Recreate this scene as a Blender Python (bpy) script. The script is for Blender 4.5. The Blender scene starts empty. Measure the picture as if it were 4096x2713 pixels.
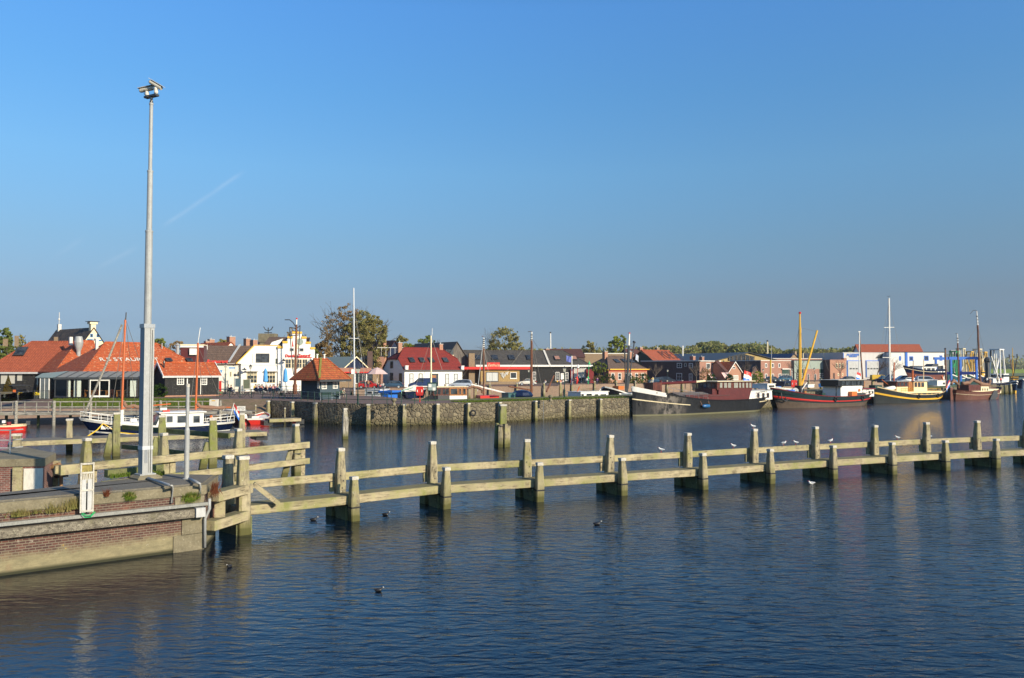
import bpy, math, random
from mathutils import Vector, Matrix
SC = bpy.context.scene
COL = SC.collection
rad = math.radians
HAZE = 0.00012
rng = random.Random(11)

# ---------------------------------------------------------------- camera
FPX, CPX, CPY, HZ, EYE = 3200.0, 2048.0, 1356.5, 1475.0, 6.0
PITCH = math.atan((HZ - CPY) / FPX)
cd = bpy.data.cameras.new('camera'); cam = bpy.data.objects.new('camera', cd); COL.objects.link(cam)
cam.location = (0, 0, EYE); cam.rotation_euler = (rad(90) + PITCH, 0, 0)
cd.sensor_width = 36; cd.lens = 36 * FPX / 4096; cd.clip_start = 0.1; cd.clip_end = 9000
SC.camera = cam
# ---------------------------------------------------------------- sky and sun
SUN_EL, SUN_AZ = 23.0, 50.0          # azimuth: degrees to the right of straight behind the camera
sdir = Vector((math.sin(rad(SUN_AZ)) * math.cos(rad(SUN_EL)), -math.cos(rad(SUN_AZ)) * math.cos(rad(SUN_EL)), math.sin(rad(SUN_EL))))
W = bpy.data.worlds.new('World'); SC.world = W; W.use_nodes = True
wn = W.node_tree.nodes; wl = W.node_tree.links
for n in list(wn): wn.remove(n)
sky = wn.new('ShaderNodeTexSky'); sky.sky_type = 'NISHITA'; sky.sun_disc = False
sky.sun_elevation = rad(SUN_EL); sky.sun_rotation = rad(180 - SUN_AZ)
sky.air_density = 1.0; sky.dust_density = 1.0; sky.ozone_density = 3.0
hs_ = wn.new('ShaderNodeHueSaturation'); hs_.inputs['Saturation'].default_value = 1.0; hs_.inputs['Hue'].default_value = 0.5
tc = wn.new('ShaderNodeTexCoord')
def wdir(px, py):
    c, s = math.cos(PITCH), math.sin(PITCH); return Vector((px-CPX, FPX*c-(CPY-py)*s, FPX*s+(CPY-py)*c)).normalized()
def wm(op, a, b=None, v=False):
    n = wn.new('ShaderNodeVectorMath' if v else 'ShaderNodeMath'); n.operation = op
    for i, x in enumerate((a, b)):
        if x is None: continue
        if isinstance(x, bpy.types.NodeSocket): wl.new(x, n.inputs[i])
        else: n.inputs[i].default_value = x
    return n.outputs['Value'] if v else n.outputs[0]
fac = None
for (p0, p1, wd, st) in (((640,915),(985,680),.0035,.10),((200,1040),(350,940),.004,.05),((360,1085),(560,985),.004,.06)):
    d0, d1 = wdir(*p0), wdir(*p1); nn_ = d0.cross(d1).normalized(); ax_ = (d1-d0).normalized(); lo, hi = d0.dot(ax_), d1.dot(ax_)
    ns = wn.new('ShaderNodeTexNoise'); ns.inputs['Scale'].default_value = 30; wl.new(tc.outputs['Generated'], ns.inputs['Vector'])
    ds = wm('ABSOLUTE', wm('ADD', wm('DOT_PRODUCT', tc.outputs['Generated'], nn_, True), wm('MULTIPLY', wm('SUBTRACT', ns.outputs[0], .5), .003)))
    m1 = wn.new('ShaderNodeMapRange'); wl.new(ds, m1.inputs[0]); m1.inputs[1].default_value = wd; m1.inputs[2].default_value = 0; m1.inputs[4].default_value = st
    al = wm('DOT_PRODUCT', tc.outputs['Generated'], ax_, True); m2 = wn.new('ShaderNodeMapRange'); wl.new(al, m2.inputs[0]); m2.inputs[1].default_value = lo; m2.inputs[2].default_value = lo+.02
    m3 = wn.new('ShaderNodeMapRange'); wl.new(al, m3.inputs[0]); m3.inputs[1].default_value = hi; m3.inputs[2].default_value = hi-.015
    q = wm('MULTIPLY', m1.outputs[0], wm('MULTIPLY', m2.outputs[0], m3.outputs[0])); q = wm('MULTIPLY', q, wm('MULTIPLY', ns.outputs[0], 1.8)); fac = q if fac is None else wm('ADD', fac, q)
mxs = wn.new('ShaderNodeMix'); mxs.data_type = 'RGBA'
sc2 = wn.new('ShaderNodeMix'); sc2.data_type = 'RGBA'; sc2.inputs[0].default_value = 1.0; sc2.inputs[7].default_value = (7.5, 7.8, 8.2, 1)
bg = wn.new('ShaderNodeBackground'); bg.inputs['Strength'].default_value = 0.101
wo = wn.new('ShaderNodeOutputWorld')
tint = wn.new('ShaderNodeMix'); tint.data_type = 'RGBA'; tint.blend_type = 'MULTIPLY'; tint.inputs[0].default_value = 1
sx = wn.new('ShaderNodeSeparateXYZ'); wl.new(tc.outputs['Generated'], sx.inputs[0]); gr = wn.new('ShaderNodeValToRGB'); e_ = gr.color_ramp.elements
while len(e_) < 9: e_.new(.5)
for e1, (p_, c_) in zip(e_, [(.003,(.65,.83,1.26)),(.02,(.54,.69,1.08)),(.0515,(.48,.57,.83)),(.083,(.55,.59,.73)),(.147,(.65,.78,.86)),(.237,(.75,1.07,1.18)),(.324,(.71,1.19,1.42)),(.414,(.74,1.32,1.71)),(.75,(.34,.68,1.10))]): e1.position = p_; e1.color = [x/1.8 for x in c_] + [1]
wl.new(sx.outputs[2], gr.inputs[0]); t2 = wn.new('ShaderNodeMix'); t2.data_type = 'RGBA'; t2.blend_type = 'MULTIPLY'; t2.inputs[0].default_value = 1; t2.inputs[7].default_value = (1.8,1.8,1.8,1)
wl.new(gr.outputs[0], t2.inputs[6]); wl.new(t2.outputs[2], tint.inputs[7])
wl.new(sky.outputs[0], hs_.inputs['Color']); wl.new(hs_.outputs[0], tint.inputs[6])
wl.new(tint.outputs[2], mxs.inputs[6]); wl.new(tint.outputs[2], sc2.inputs[6])
wl.new(sc2.outputs[2], mxs.inputs[7]); wl.new(fac, mxs.inputs[0])
wl.new(mxs.outputs[2], bg.inputs[0]); wl.new(bg.outputs[0], wo.inputs[0])
sl = bpy.data.lights.new('sun', 'SUN'); sl.energy = 5.0; sl.angle = rad(0.55); sl.color = (1.0, .87, .66)
so = bpy.data.objects.new('sun', sl); COL.objects.link(so); so.rotation_euler = sdir.to_track_quat('Z', 'Y').to_euler(); so.location = (30, -30, 60)
SC.view_settings.view_transform = 'Standard'; SC.view_settings.look = 'None'; SC.view_settings.exposure = 0.35; SC.view_settings.gamma = 1
SC.cycles.max_bounces = 6; SC.cycles.transparent_max_bounces = 12; SC.cycles.caustics_reflective = False; SC.cycles.caustics_refractive = False
SC.cycles.volume_bounces = 0

# ---------------------------------------------------------------- where a photo pixel lies in the world
def ray(px, py):
    c, s = math.cos(PITCH), math.sin(PITCH)
    u, f = (CPY - py), FPX
    return Vector((px - CPX, f * c - u * s, f * s + u * c))
def onz(px, py, z):
    d = ray(px, py); return Vector((0, 0, EYE)) + d * ((z - EYE) / d.z)
def atY(px, py, Y):
    d = ray(px, py); return Vector((0, 0, EYE)) + d * (Y / d.y)
def colY(px, Y, z):                      # ground position under a pixel column at depth Y
    return Vector((( px - CPX) / FPX * Y * math.cos(PITCH), Y, z))
def zat(py, Y, px=2048): return atY(px, py, Y).z
Z1 = lambda X, Y: (X / 3.136, 1200 + Y / 3.136)
Z2 = lambda X, Y: (600 + X / 3.136, 1200 + Y / 3.136)
Z3 = lambda X, Y: (1200 + X / 3.136, 1200 + Y / 3.136)
Z4 = lambda X, Y: (1800 + X / 3.136, 1250 + Y / 3.136)
Z5 = lambda X, Y: (2400 + X / 3.136, 1250 + Y / 3.136)
Z6 = lambda X, Y: (2900 + X / 2.852, 1150 + Y / 2.852)
Z7 = lambda X, Y: (3400 + X / 2.851, 1150 + Y / 2.851)

# ---------------------------------------------------------------- mesh builder
class MB:
    def __init__(s): s.v = []; s.f = []; s.m = []
    def add(s, vs, fs, m=0):
        o = len(s.v); s.v += [tuple(v) for v in vs]
        for f in fs: s.f.append([i + o for i in f]); s.m.append(m)
        return s
    def box(s, x0, x1, y0, y1, z0, z1, m=0):
        vs = [(x0,y0,z0),(x1,y0,z0),(x1,y1,z0),(x0,y1,z0),(x0,y0,z1),(x1,y0,z1),(x1,y1,z1),(x0,y1,z1)]
        return s.add(vs, [(0,3,2,1),(4,5,6,7),(0,1,5,4),(1,2,6,5),(2,3,7,6),(3,0,4,7)], m)
    def rbox(s, c, d, ang=0, tilt=0, m=0, taper=1.0):   # centre, full dims, z rotation, rotation about x
        mx = Matrix.Rotation(ang, 3, 'Z') @ Matrix.Rotation(tilt, 3, 'X'); h = Vector(d) / 2; vs = []
        for z in (-1, 1):
            k = taper if z > 0 else 1
            for x, y in ((-1,-1),(1,-1),(1,1),(-1,1)):
                vs.append(Vector(c) + mx @ Vector((x*h.x*k, y*h.y*k, z*h.z)))
        return s.add(vs, [(0,3,2,1),(4,5,6,7),(0,1,5,4),(1,2,6,5),(2,3,7,6),(3,0,4,7)], m)
    def beam(s, a, b, w, h, m=0, up=(0,0,1)):           # box between two points, w wide, h high
        a, b = Vector(a), Vector(b); d = (b - a).normalized(); r = d.cross(Vector(up))
        if r.length < 1e-4: r = Vector((1, 0, 0))
        r.normalize(); u = r.cross(d); vs = []
        for p in (a, b):
            for x, y in ((-1,-1),(1,-1),(1,1),(-1,1)): vs.append(p + r*(x*w/2) + u*(y*h/2))
        return s.add(vs, [(0,1,2,3),(4,7,6,5),(0,4,5,1),(1,5,6,2),(2,6,7,3),(3,7,4,0)], m)
    def tube(s, pts, r, n=6, m=0):
        pts = [Vector(p) for p in pts]; rs = r if isinstance(r, (list, tuple)) else [r] * len(pts)
        vs = []; fs = []
        for i, p in enumerate(pts):
            d = (pts[min(i+1, len(pts)-1)] - pts[max(i-1, 0)]).normalized()
            ref = Vector((0,0,1)) if abs(d.z) < .9 else Vector((1,0,0))
            a = d.cross(ref).normalized(); b = a.cross(d)
            for k in range(n):
                t = 2*math.pi*k/n + .3; vs.append(p + (a*math.cos(t) + b*math.sin(t)) * rs[i])
        for i in range(len(pts)-1):
            for k in range(n):
                k2 = (k+1) % n; fs.append((i*n+k, i*n+k2, (i+1)*n+k2, (i+1)*n+k))
        fs.append(list(range(n))[::-1]); fs.append([(len(pts)-1)*n + k for k in range(n)])
        return s.add(vs, fs, m)
    def lathe(s, prof, n=12, c=(0,0,0), m=0, ax='z', sq=False):
        vs = []; fs = []; L = len(prof); off = math.pi/4 if sq else 0; q = math.sqrt(2) if sq else 1
        for r, z in prof:
            for k in range(n):
                t = 2*math.pi*k/n + off; x, y = r*q*math.cos(t), r*q*math.sin(t)
                p = (x, y, z) if ax == 'z' else ((z, x, y) if ax == 'x' else (x, z, y))
                vs.append((p[0]+c[0], p[1]+c[1], p[2]+c[2]))
        for i in range(L-1):
            for k in range(n):
                k2 = (k+1) % n; fs.append((i*n+k, i*n+k2, (i+1)*n+k2, (i+1)*n+k))
        fs.append(list(range(n))[::-1]); fs.append([(L-1)*n+k for k in range(n)])
        return s.add(vs, fs, m)
    def prism(s, poly, d, m=0):                         # polygon of 3-D points extruded by vector d
        n = len(poly); d = Vector(d); vs = [Vector(p) for p in poly] + [Vector(p) + d for p in poly]
        fs = [list(range(n))[::-1], [n+i for i in range(n)]] + [(i, (i+1) % n, n+(i+1) % n, n+i) for i in range(n)]
        return s.add(vs, fs, m)
    def ball(s, c, r, n=8, k=6, m=0):
        r = r if isinstance(r, (list, tuple)) else (r, r, r); vs = []; fs = []
        for i in range(1, k):
            ph = math.pi*i/k
            for j in range(n):
                t = 2*math.pi*j/n; vs.append((c[0]+r[0]*math.sin(ph)*math.cos(t), c[1]+r[1]*math.sin(ph)*math.sin(t), c[2]+r[2]*math.cos(ph)))
        a = len(vs); vs.append((c[0], c[1], c[2]+r[2])); vs.append((c[0], c[1], c[2]-r[2]))
        for i in range(k-2):
            for j in range(n): fs.append((i*n+j, (i+1)*n+j, (i+1)*n+(j+1) % n, i*n+(j+1) % n))
        for j in range(n): fs.append((a, j, (j+1) % n)); fs.append((a+1, (k-2)*n+(j+1) % n, (k-2)*n+j))
        return s.add(vs, fs, m)
    def sheet(s, pts, m=0): return s.add(pts, [list(range(len(pts)))], m)
    def build(s, name, mats, parent=None, smooth=False, fix=True):
        me = bpy.data.meshes.new(name); me.from_pydata(s.v, [], s.f)
        if not isinstance(mats, (list, tuple)): mats = [mats]
        for x in mats: me.materials.append(x)
        if len(mats) > 1: me.polygons.foreach_set('material_index', s.m)
        if smooth: me.polygons.foreach_set('use_smooth', [True] * len(s.f))
        me.update()
        if fix:
            import bmesh
            bm = bmesh.new(); bm.from_mesh(me); bmesh.ops.recalc_face_normals(bm, faces=bm.faces); bm.to_mesh(me); bm.free()
        o = bpy.data.objects.new(name, me); COL.objects.link(o)
        if parent: o.parent = parent
        return o

def tag(o, label=None, cat=None, group=None, kind=None):
    if label: o['label'] = label
    if cat: o['category'] = cat
    if group: o['group'] = group
    if kind: o['kind'] = kind
    return o
def thing(name, label, cat, loc=(0,0,0), rz=0, group=None):
    o = bpy.data.objects.new(name, None); o.empty_display_size = .3; COL.objects.link(o)
    o.location = loc; o.rotation_euler = (0, 0, rz); return tag(o, label, cat, group)
def dup(root, loc, rz=0, label=None, group=None, sc=None):
    def cp(o, par):
        c = o.copy(); COL.objects.link(c); c.parent = par
        for ch in KIDS.get(o.name, ()): cp(bpy.data.objects[ch], c)
        return c
    KIDS = {}
    for o in COL.objects:
        if o.parent: KIDS.setdefault(o.parent.name, []).append(o.name)
    r = cp(root, None); r.location = loc; r.rotation_euler = (0, 0, rz)
    if sc: r.scale = sc if isinstance(sc, (list, tuple)) else (sc, sc, sc)
    if label: r['label'] = label
    if group: r['group'] = group
    return r

# ---------------------------------------------------------------- materials
def _base(name):
    m = bpy.data.materials.new(name); m.use_nodes = True; nt = m.node_tree
    return m, nt, nt.nodes['Principled BSDF']
def _n(nt, t, **kw):
    n = nt.nodes.new(t)
    for k, v in kw.items():
        if k in n.inputs.keys(): n.inputs[k].default_value = v
        else: setattr(n, k, v)
    return n
def c4(c): return (c[0], c[1], c[2], 1)
def _coord(nt, sc=(1,1,1), rot=(0,0,0)):
    tc = nt.nodes.new('ShaderNodeTexCoord'); mp = nt.nodes.new('ShaderNodeMapping')
    mp.inputs['Scale'].default_value = sc; mp.inputs['Rotation'].default_value = rot
    nt.links.new(tc.outputs['Object'], mp.inputs[0]); return mp.outputs[0]
def _coordr(nt, sc=(1,1,1)):               # object coordinates shifted per object so repeats differ
    v = _coord(nt, sc); oi = nt.nodes.new('ShaderNodeObjectInfo'); a = nt.nodes.new('ShaderNodeVectorMath'); a.operation = 'MULTIPLY_ADD'
    nt.links.new(oi.outputs['Random'], a.inputs[0]); a.inputs[1].default_value = (53, 71, 37); nt.links.new(v, a.inputs[2]); return a.outputs[0]
def _wallc(nt, k=1.0):                     # (x+y, z) so brick and tile courses run level on every face
    tc = nt.nodes.new('ShaderNodeTexCoord'); sp = nt.nodes.new('ShaderNodeSeparateXYZ'); ad = nt.nodes.new('ShaderNodeMath'); cb = nt.nodes.new('ShaderNodeCombineXYZ')
    nt.links.new(tc.outputs['Object'], sp.inputs[0]); nt.links.new(sp.outputs[0], ad.inputs[0]); nt.links.new(sp.outputs[1], ad.inputs[1])
    nt.links.new(ad.outputs[0], cb.inputs[0]); nt.links.new(sp.outputs[2], cb.inputs[1])
    return cb.outputs[0]
def _mix(nt, fac, a, b, blend='MIX'):
    m = nt.nodes.new('ShaderNodeMix'); m.data_type = 'RGBA'; m.blend_type = blend
    for i, x in ((0, fac), (6, a), (7, b)):
        if isinstance(x, bpy.types.NodeSocket): nt.links.new(x, m.inputs[i])
        else: m.inputs[i].default_value = x if i == 0 else c4(x)
    return m.outputs[2]
def _ramp(nt, src, p0, p1, c0=(0,0,0), c1=(1,1,1)):
    r = nt.nodes.new('ShaderNodeValToRGB'); e = r.color_ramp.elements
    e[0].position, e[1].position = p0, p1; e[0].color, e[1].color = c4(c0), c4(c1)
    nt.links.new(src, r.inputs[0]); return r.outputs[0]
def _bump(nt, bs, h, strength=.5, dist=.02):
    b = nt.nodes.new('ShaderNodeBump'); b.inputs['Strength'].default_value = strength; b.inputs['Distance'].default_value = dist
    nt.links.new(h, b.inputs['Height']); nt.links.new(b.outputs[0], bs.inputs['Normal'])
def paint(name, c, rough=.5, var=.16, sc=1.3, metal=0, spec=.5):
    m, nt, bs = _base(name)
    n = _n(nt, 'ShaderNodeTexNoise', Scale=sc, Detail=5.0, Roughness=.65); nt.links.new(_coord(nt), n.inputs['Vector'])
    n2 = _n(nt, 'ShaderNodeTexNoise', Scale=sc*9, Detail=3.0); nt.links.new(_coord(nt, (1,1,.35)), n2.inputs['Vector'])
    a = _mix(nt, _ramp(nt, n.outputs[0], .3, .7), [x*(1-var) for x in c], [min(x*(1+var*.6), 1) for x in c])
    b = _mix(nt, _ramp(nt, n2.outputs[0], .45, .75), a, [x*(1-var*1.6) for x in c])
    nt.links.new(b, bs.inputs['Base Color']); bs.inputs['Roughness'].default_value = rough; bs.inputs['Metallic'].default_value = metal
    bs.inputs['Specular IOR Level'].default_value = spec
    return m
def wood(name, c1, c2, moss=(.10,.12,.02), mossf=.5, grain='z', rough=.85, wet=False):
    m, nt, bs = _base(name)
    sc = {'z': (9, 9, .7), 'x': (.5, 9, 9), 'y': (9, .5, 9)}[grain]
    n = _n(nt, 'ShaderNodeTexNoise', Scale=1.0, Detail=7.0, Roughness=.75); nt.links.new(_coordr(nt, sc), n.inputs['Vector'])
    a = _mix(nt, _ramp(nt, n.outputs[0], .40, .60), [x*.5 for x in c1], c2)
    crk = _n(nt, 'ShaderNodeTexNoise', Scale=3.0, Detail=3.0); nt.links.new(_coordr(nt, tuple(x*1.7 for x in sc)), crk.inputs['Vector'])
    a = _mix(nt, _ramp(nt, crk.outputs[0], .56, .64), a, [x*.22 for x in c1])
    bl = _n(nt, 'ShaderNodeTexNoise', Scale=2.2, Detail=5.0, Roughness=.7); nt.links.new(_coordr(nt), bl.inputs['Vector']); a = _mix(nt, _ramp(nt, bl.outputs[0], .42, .62), a, [x*1.12 for x in c2]) if mossf > .3 else a
    g = _n(nt, 'ShaderNodeTexNoise', Scale=1.1, Detail=5.0, Roughness=.7); nt.links.new(_coordr(nt), g.inputs['Vector'])
    gf = _ramp(nt, g.outputs[0], .62 - mossf*.3, .80 - mossf*.2)
    a = _mix(nt, gf, a, moss)
    lc = _n(nt, 'ShaderNodeTexNoise', Scale=14.0, Detail=2.0); nt.links.new(_coordr(nt), lc.inputs['Vector'])
    a = _mix(nt, _ramp(nt, lc.outputs[0], .68, .74), a, (.45, .43, .30))
    ge = nt.nodes.new('ShaderNodeNewGeometry'); gz = nt.nodes.new('ShaderNodeSeparateXYZ'); nt.links.new(ge.outputs['True Normal'], gz.inputs[0])
    if mossf > .4: a = _mix(nt, _ramp(nt, gz.outputs[2], .6, .9, (0,0,0), (.72,.72,.72)), a, (.11,.105,.05))
    if wet:                                 # tide-wet, algae-dark foot of a pile (object z = 0 at the water)
        tc = nt.nodes.new('ShaderNodeTexCoord'); sp = nt.nodes.new('ShaderNodeSeparateXYZ'); nt.links.new(tc.outputs['Object'], sp.inputs[0])
        ad = nt.nodes.new('ShaderNodeMath'); ad.operation = 'MULTIPLY_ADD'; nt.links.new(g.outputs[0], ad.inputs[0]); ad.inputs[1].default_value = -.35
        nt.links.new(sp.outputs[2], ad.inputs[2])
        a = _mix(nt, _ramp(nt, ad.outputs[0], .02, .10, (1,1,1), (0,0,0)), a, (.018, .017, .008))
        a = _mix(nt, _ramp(nt, ad.outputs[0], .15, .65, (.75,.75,.75), (0,0,0)), a, (.10, .095, .022))
    nt.links.new(a, bs.inputs['Base Color']); bs.inputs['Roughness'].default_value = rough
    _bump(nt, bs, n.outputs[0], .6, .03)
    return m
def brick(name, c1, c2, mortar, bw=.22, bh=.065, mt=.012, dirt=(.05,.05,.03), dirtf=.3, bump=.4):
    m, nt, bs = _base(name); v = _wallc(nt)
    b = _n(nt, 'ShaderNodeTexBrick', Scale=1.0); b.inputs['Color1'].default_value = c4(c1); b.inputs['Color2'].default_value = c4(c2); b.inputs['Mortar'].default_value = c4(mortar)
    b.inputs['Mortar Size'].default_value = mt; b.inputs['Brick Width'].default_value = bw; b.inputs['Row Height'].default_value = bh; b.inputs['Mortar Smooth'].default_value = .1
    nt.links.new(v, b.inputs['Vector'])
    n = _n(nt, 'ShaderNodeTexNoise', Scale=.7, Detail=6.0, Roughness=.7); nt.links.new(_coord(nt), n.inputs['Vector'])
    a = _mix(nt, _ramp(nt, n.outputs[0], .72 - dirtf*.5, .9 - dirtf*.3), b.outputs[0], dirt)
    n2 = _n(nt, 'ShaderNodeTexNoise', Scale=4.0, Detail=4.0); nt.links.new(_coord(nt), n2.inputs['Vector'])
    a = _mix(nt, .55, a, _ramp(nt, n2.outputs[0], .3, .7, (.5,.5,.5), (1,1,1)), 'MULTIPLY')
    nt.links.new(a, bs.inputs['Base Color']); bs.inputs['Roughness'].default_value = .9
    _bump(nt, bs, b.outputs['Fac'], -bump, .02)
    return m
def tiles(name, c1, c2, w=.24, h=.22, streak=(.05,.03,.02), lichen=None, sf=.35):
    m, nt, bs = _base(name); v = _wallc(nt)
    sp = nt.nodes.new('ShaderNodeSeparateXYZ'); nt.links.new(v, sp.inputs[0])
    def sn(src, per, ph=0):
        a = nt.nodes.new('ShaderNodeMath'); a.operation = 'MULTIPLY'; a.inputs[1].default_value = 2*math.pi/per; nt.links.new(src, a.inputs[0])
        s_ = nt.nodes.new('ShaderNodeMath'); s_.operation = 'SINE'; nt.links.new(a.outputs[0], s_.inputs[0]); return s_.outputs[0]
    col = sn(sp.outputs[0], w)
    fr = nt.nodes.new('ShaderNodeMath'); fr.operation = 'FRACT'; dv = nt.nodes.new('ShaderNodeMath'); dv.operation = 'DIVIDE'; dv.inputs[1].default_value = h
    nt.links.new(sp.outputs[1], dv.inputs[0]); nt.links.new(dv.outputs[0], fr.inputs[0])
    b = _n(nt, 'ShaderNodeTexBrick', Scale=1.0, offset=0.0); b.inputs['Color1'].default_value = c4(c1); b.inputs['Color2'].default_value = c4(c2)
    b.inputs['Mortar'].default_value = c4([x*.45 for x in c1]); b.inputs['Mortar Size'].default_value = .012
    b.inputs['Brick Width'].default_value = w; b.inputs['Row Height'].default_value = h; nt.links.new(v, b.inputs['Vector'])
    n = _n(nt, 'ShaderNodeTexNoise', Scale=1.4, Detail=7.0, Roughness=.75); nt.links.new(_coord(nt), n.inputs['Vector'])
    a = _mix(nt, _ramp(nt, n.outputs[0], .70 - sf*.4, .92 - sf*.3), b.outputs[0], streak)
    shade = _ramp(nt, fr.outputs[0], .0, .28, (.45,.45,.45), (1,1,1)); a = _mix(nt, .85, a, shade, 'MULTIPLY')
    n4 = _n(nt, 'ShaderNodeTexNoise', Scale=5.5, Detail=4.0, Roughness=.8); nt.links.new(_coord(nt, (1,1,.5)), n4.inputs['Vector']); a = _mix(nt, .8, a, _ramp(nt, n4.outputs[0], .36, .64, (.55,.5,.5), (1.25,1.2,1.15)), 'MULTIPLY')
    if lichen:
        n3 = _n(nt, 'ShaderNodeTexNoise', Scale=3.5, Detail=5.0); nt.links.new(_coord(nt), n3.inputs['Vector'])
        a = _mix(nt, _ramp(nt, n3.outputs[0], .60, .68), a, lichen)
    nt.links.new(a, bs.inputs['Base Color']); bs.inputs['Roughness'].default_value = .8
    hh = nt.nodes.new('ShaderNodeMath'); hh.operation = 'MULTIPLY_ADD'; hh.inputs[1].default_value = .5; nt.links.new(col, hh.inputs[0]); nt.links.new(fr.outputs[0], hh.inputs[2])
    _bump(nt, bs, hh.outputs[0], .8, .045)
    return m
def stone(name, c1, c2, grout, scale=2.6, lichen=(.42,.22,.03), lf=.35):
    m, nt, bs = _base(name); v = _coord(nt)
    nz = _n(nt, 'ShaderNodeTexNoise', Scale=2.0, Detail=2.0); nt.links.new(v, nz.inputs['Vector'])
    mx = nt.nodes.new('ShaderNodeMix'); mx.data_type = 'VECTOR'; mx.inputs[0].default_value = .07; nt.links.new(v, mx.inputs[4]); nt.links.new(nz.outputs['Color'], mx.inputs[5])
    e = _n(nt, 'ShaderNodeTexVoronoi', Scale=scale, feature='DISTANCE_TO_EDGE'); nt.links.new(mx.outputs[1], e.inputs['Vector'])
    cl = _n(nt, 'ShaderNodeTexVoronoi', Scale=scale); nt.links.new(mx.outputs[1], cl.inputs['Vector'])
    a = _mix(nt, _ramp(nt, cl.outputs['Color'], .2, .8), c1, c2)
    n = _n(nt, 'ShaderNodeTexNoise', Scale=6.0, Detail=6.0); nt.links.new(v, n.inputs['Vector'])
    a = _mix(nt, .7, a, _ramp(nt, n.outputs[0], .3, .7, (.5,.5,.5), (1.0,1.0,1.0)), 'MULTIPLY')
    a = _mix(nt, _ramp(nt, e.outputs['Distance'], .02, .075, (1,1,1), (0,0,0)), a, grout)
    l = _n(nt, 'ShaderNodeTexNoise', Scale=1.8, Detail=6.0, Roughness=.75); nt.links.new(v, l.inputs['Vector'])
    a = _mix(nt, _ramp(nt, l.outputs[0], .74 - lf*.3, .80 - lf*.25), a, lichen)
    tc = nt.nodes.new('ShaderNodeTexCoord'); sp = nt.nodes.new('ShaderNodeSeparateXYZ'); nt.links.new(tc.outputs['Object'], sp.inputs[0])
    a = _mix(nt, _ramp(nt, sp.outputs[2], .12, .22, (1,1,1), (0,0,0)), a, (.02,.018,.01))
    a = _mix(nt, _ramp(nt, sp.outputs[2], .3, 1.0, (.5,.5,.5), (0,0,0)), a, (.12,.10,.035))
    nt.links.new(a, bs.inputs['Base Color']); bs.inputs['Roughness'].default_value = .9
    _bump(nt, bs, _ramp(nt, e.outputs['Distance'], .0, .16), 1.0, .12)
    return m
def ground(name, c1, c2, c3=None, sc=.35, rough=.95, bh=.5, fine=9):
    m, nt, bs = _base(name); v = _coord(nt)
    n = _n(nt, 'ShaderNodeTexNoise', Scale=sc, Detail=7.0, Roughness=.7); nt.links.new(v, n.inputs['Vector'])
    a = _mix(nt, _ramp(nt, n.outputs[0], .35, .65), c1, c2)
    f = _n(nt, 'ShaderNodeTexNoise', Scale=fine, Detail=5.0, Roughness=.7); nt.links.new(v, f.inputs['Vector'])
    a = _mix(nt, .7, a, _ramp(nt, f.outputs[0], .3, .7, (.55,.55,.55), (1,1,1)), 'MULTIPLY')
    if c3: a = _mix(nt, _ramp(nt, f.outputs[0], .62, .7), a, c3)
    nt.links.new(a, bs.inputs['Base Color']); bs.inputs['Roughness'].default_value = rough
    _bump(nt, bs, f.outputs[0], bh, .04); return m
def glass(name, c=(.02,.025,.03), rough=.06):
    m, nt, bs = _base(name); bs.inputs['Base Color'].default_value = c4(c); bs.inputs['Roughness'].default_value = rough
    n = _n(nt, 'ShaderNodeTexNoise', Scale=1.7, Detail=2.0); nt.links.new(_coord(nt), n.inputs['Vector'])
    nt.links.new(_mix(nt, _ramp(nt, n.outputs[0], .4, .65), c, [min(1, x*2.4+.01) for x in c]), bs.inputs['Base Color'])
    return m
def clear(name):
    m, nt, bs = _base(name); out = nt.nodes['Material Output']
    t = nt.nodes.new('ShaderNodeBsdfTransparent'); t.inputs[0].default_value = (.93,.96,.95,1); g = nt.nodes.new('ShaderNodeBsdfGlossy'); g.inputs['Roughness'].default_value = .03
    f = nt.nodes.new('ShaderNodeFresnel'); f.inputs[0].default_value = 1.28; mx = nt.nodes.new('ShaderNodeMixShader')
    nt.links.new(f.outputs[0], mx.inputs[0]); nt.links.new(t.outputs[0], mx.inputs[1]); nt.links.new(g.outputs[0], mx.inputs[2]); nt.links.new(mx.outputs[0], out.inputs[0])
    return m
def leafm(name, c1, c2, c3=None, sc=.9):
    m, nt, bs = _base(name); out = nt.nodes['Material Output']; v = _coord(nt)
    n = _n(nt, 'ShaderNodeTexNoise', Scale=sc, Detail=4.0); nt.links.new(v, n.inputs['Vector'])
    f = _n(nt, 'ShaderNodeTexNoise', Scale=sc*9, Detail=1.0); nt.links.new(v, f.inputs['Vector'])
    a = _mix(nt, _ramp(nt, n.outputs[0], .35, .65), c1, c2)
    if c3: a = _mix(nt, _ramp(nt, f.outputs[0], .52, .62), a, c3)
    nt.links.new(a, bs.inputs['Base Color']); bs.inputs['Roughness'].default_value = .75; bs.inputs['Specular IOR Level'].default_value = .2
    t = nt.nodes.new('ShaderNodeBsdfTranslucent'); nt.links.new(a, t.inputs[0]); mx = nt.nodes.new('ShaderNodeMixShader'); mx.inputs[0].default_value = .42
    nt.links.new(bs.outputs[0], mx.inputs[1]); nt.links.new(t.outputs[0], mx.inputs[2]); nt.links.new(mx.outputs[0], out.inputs[0])
    return m
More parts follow.
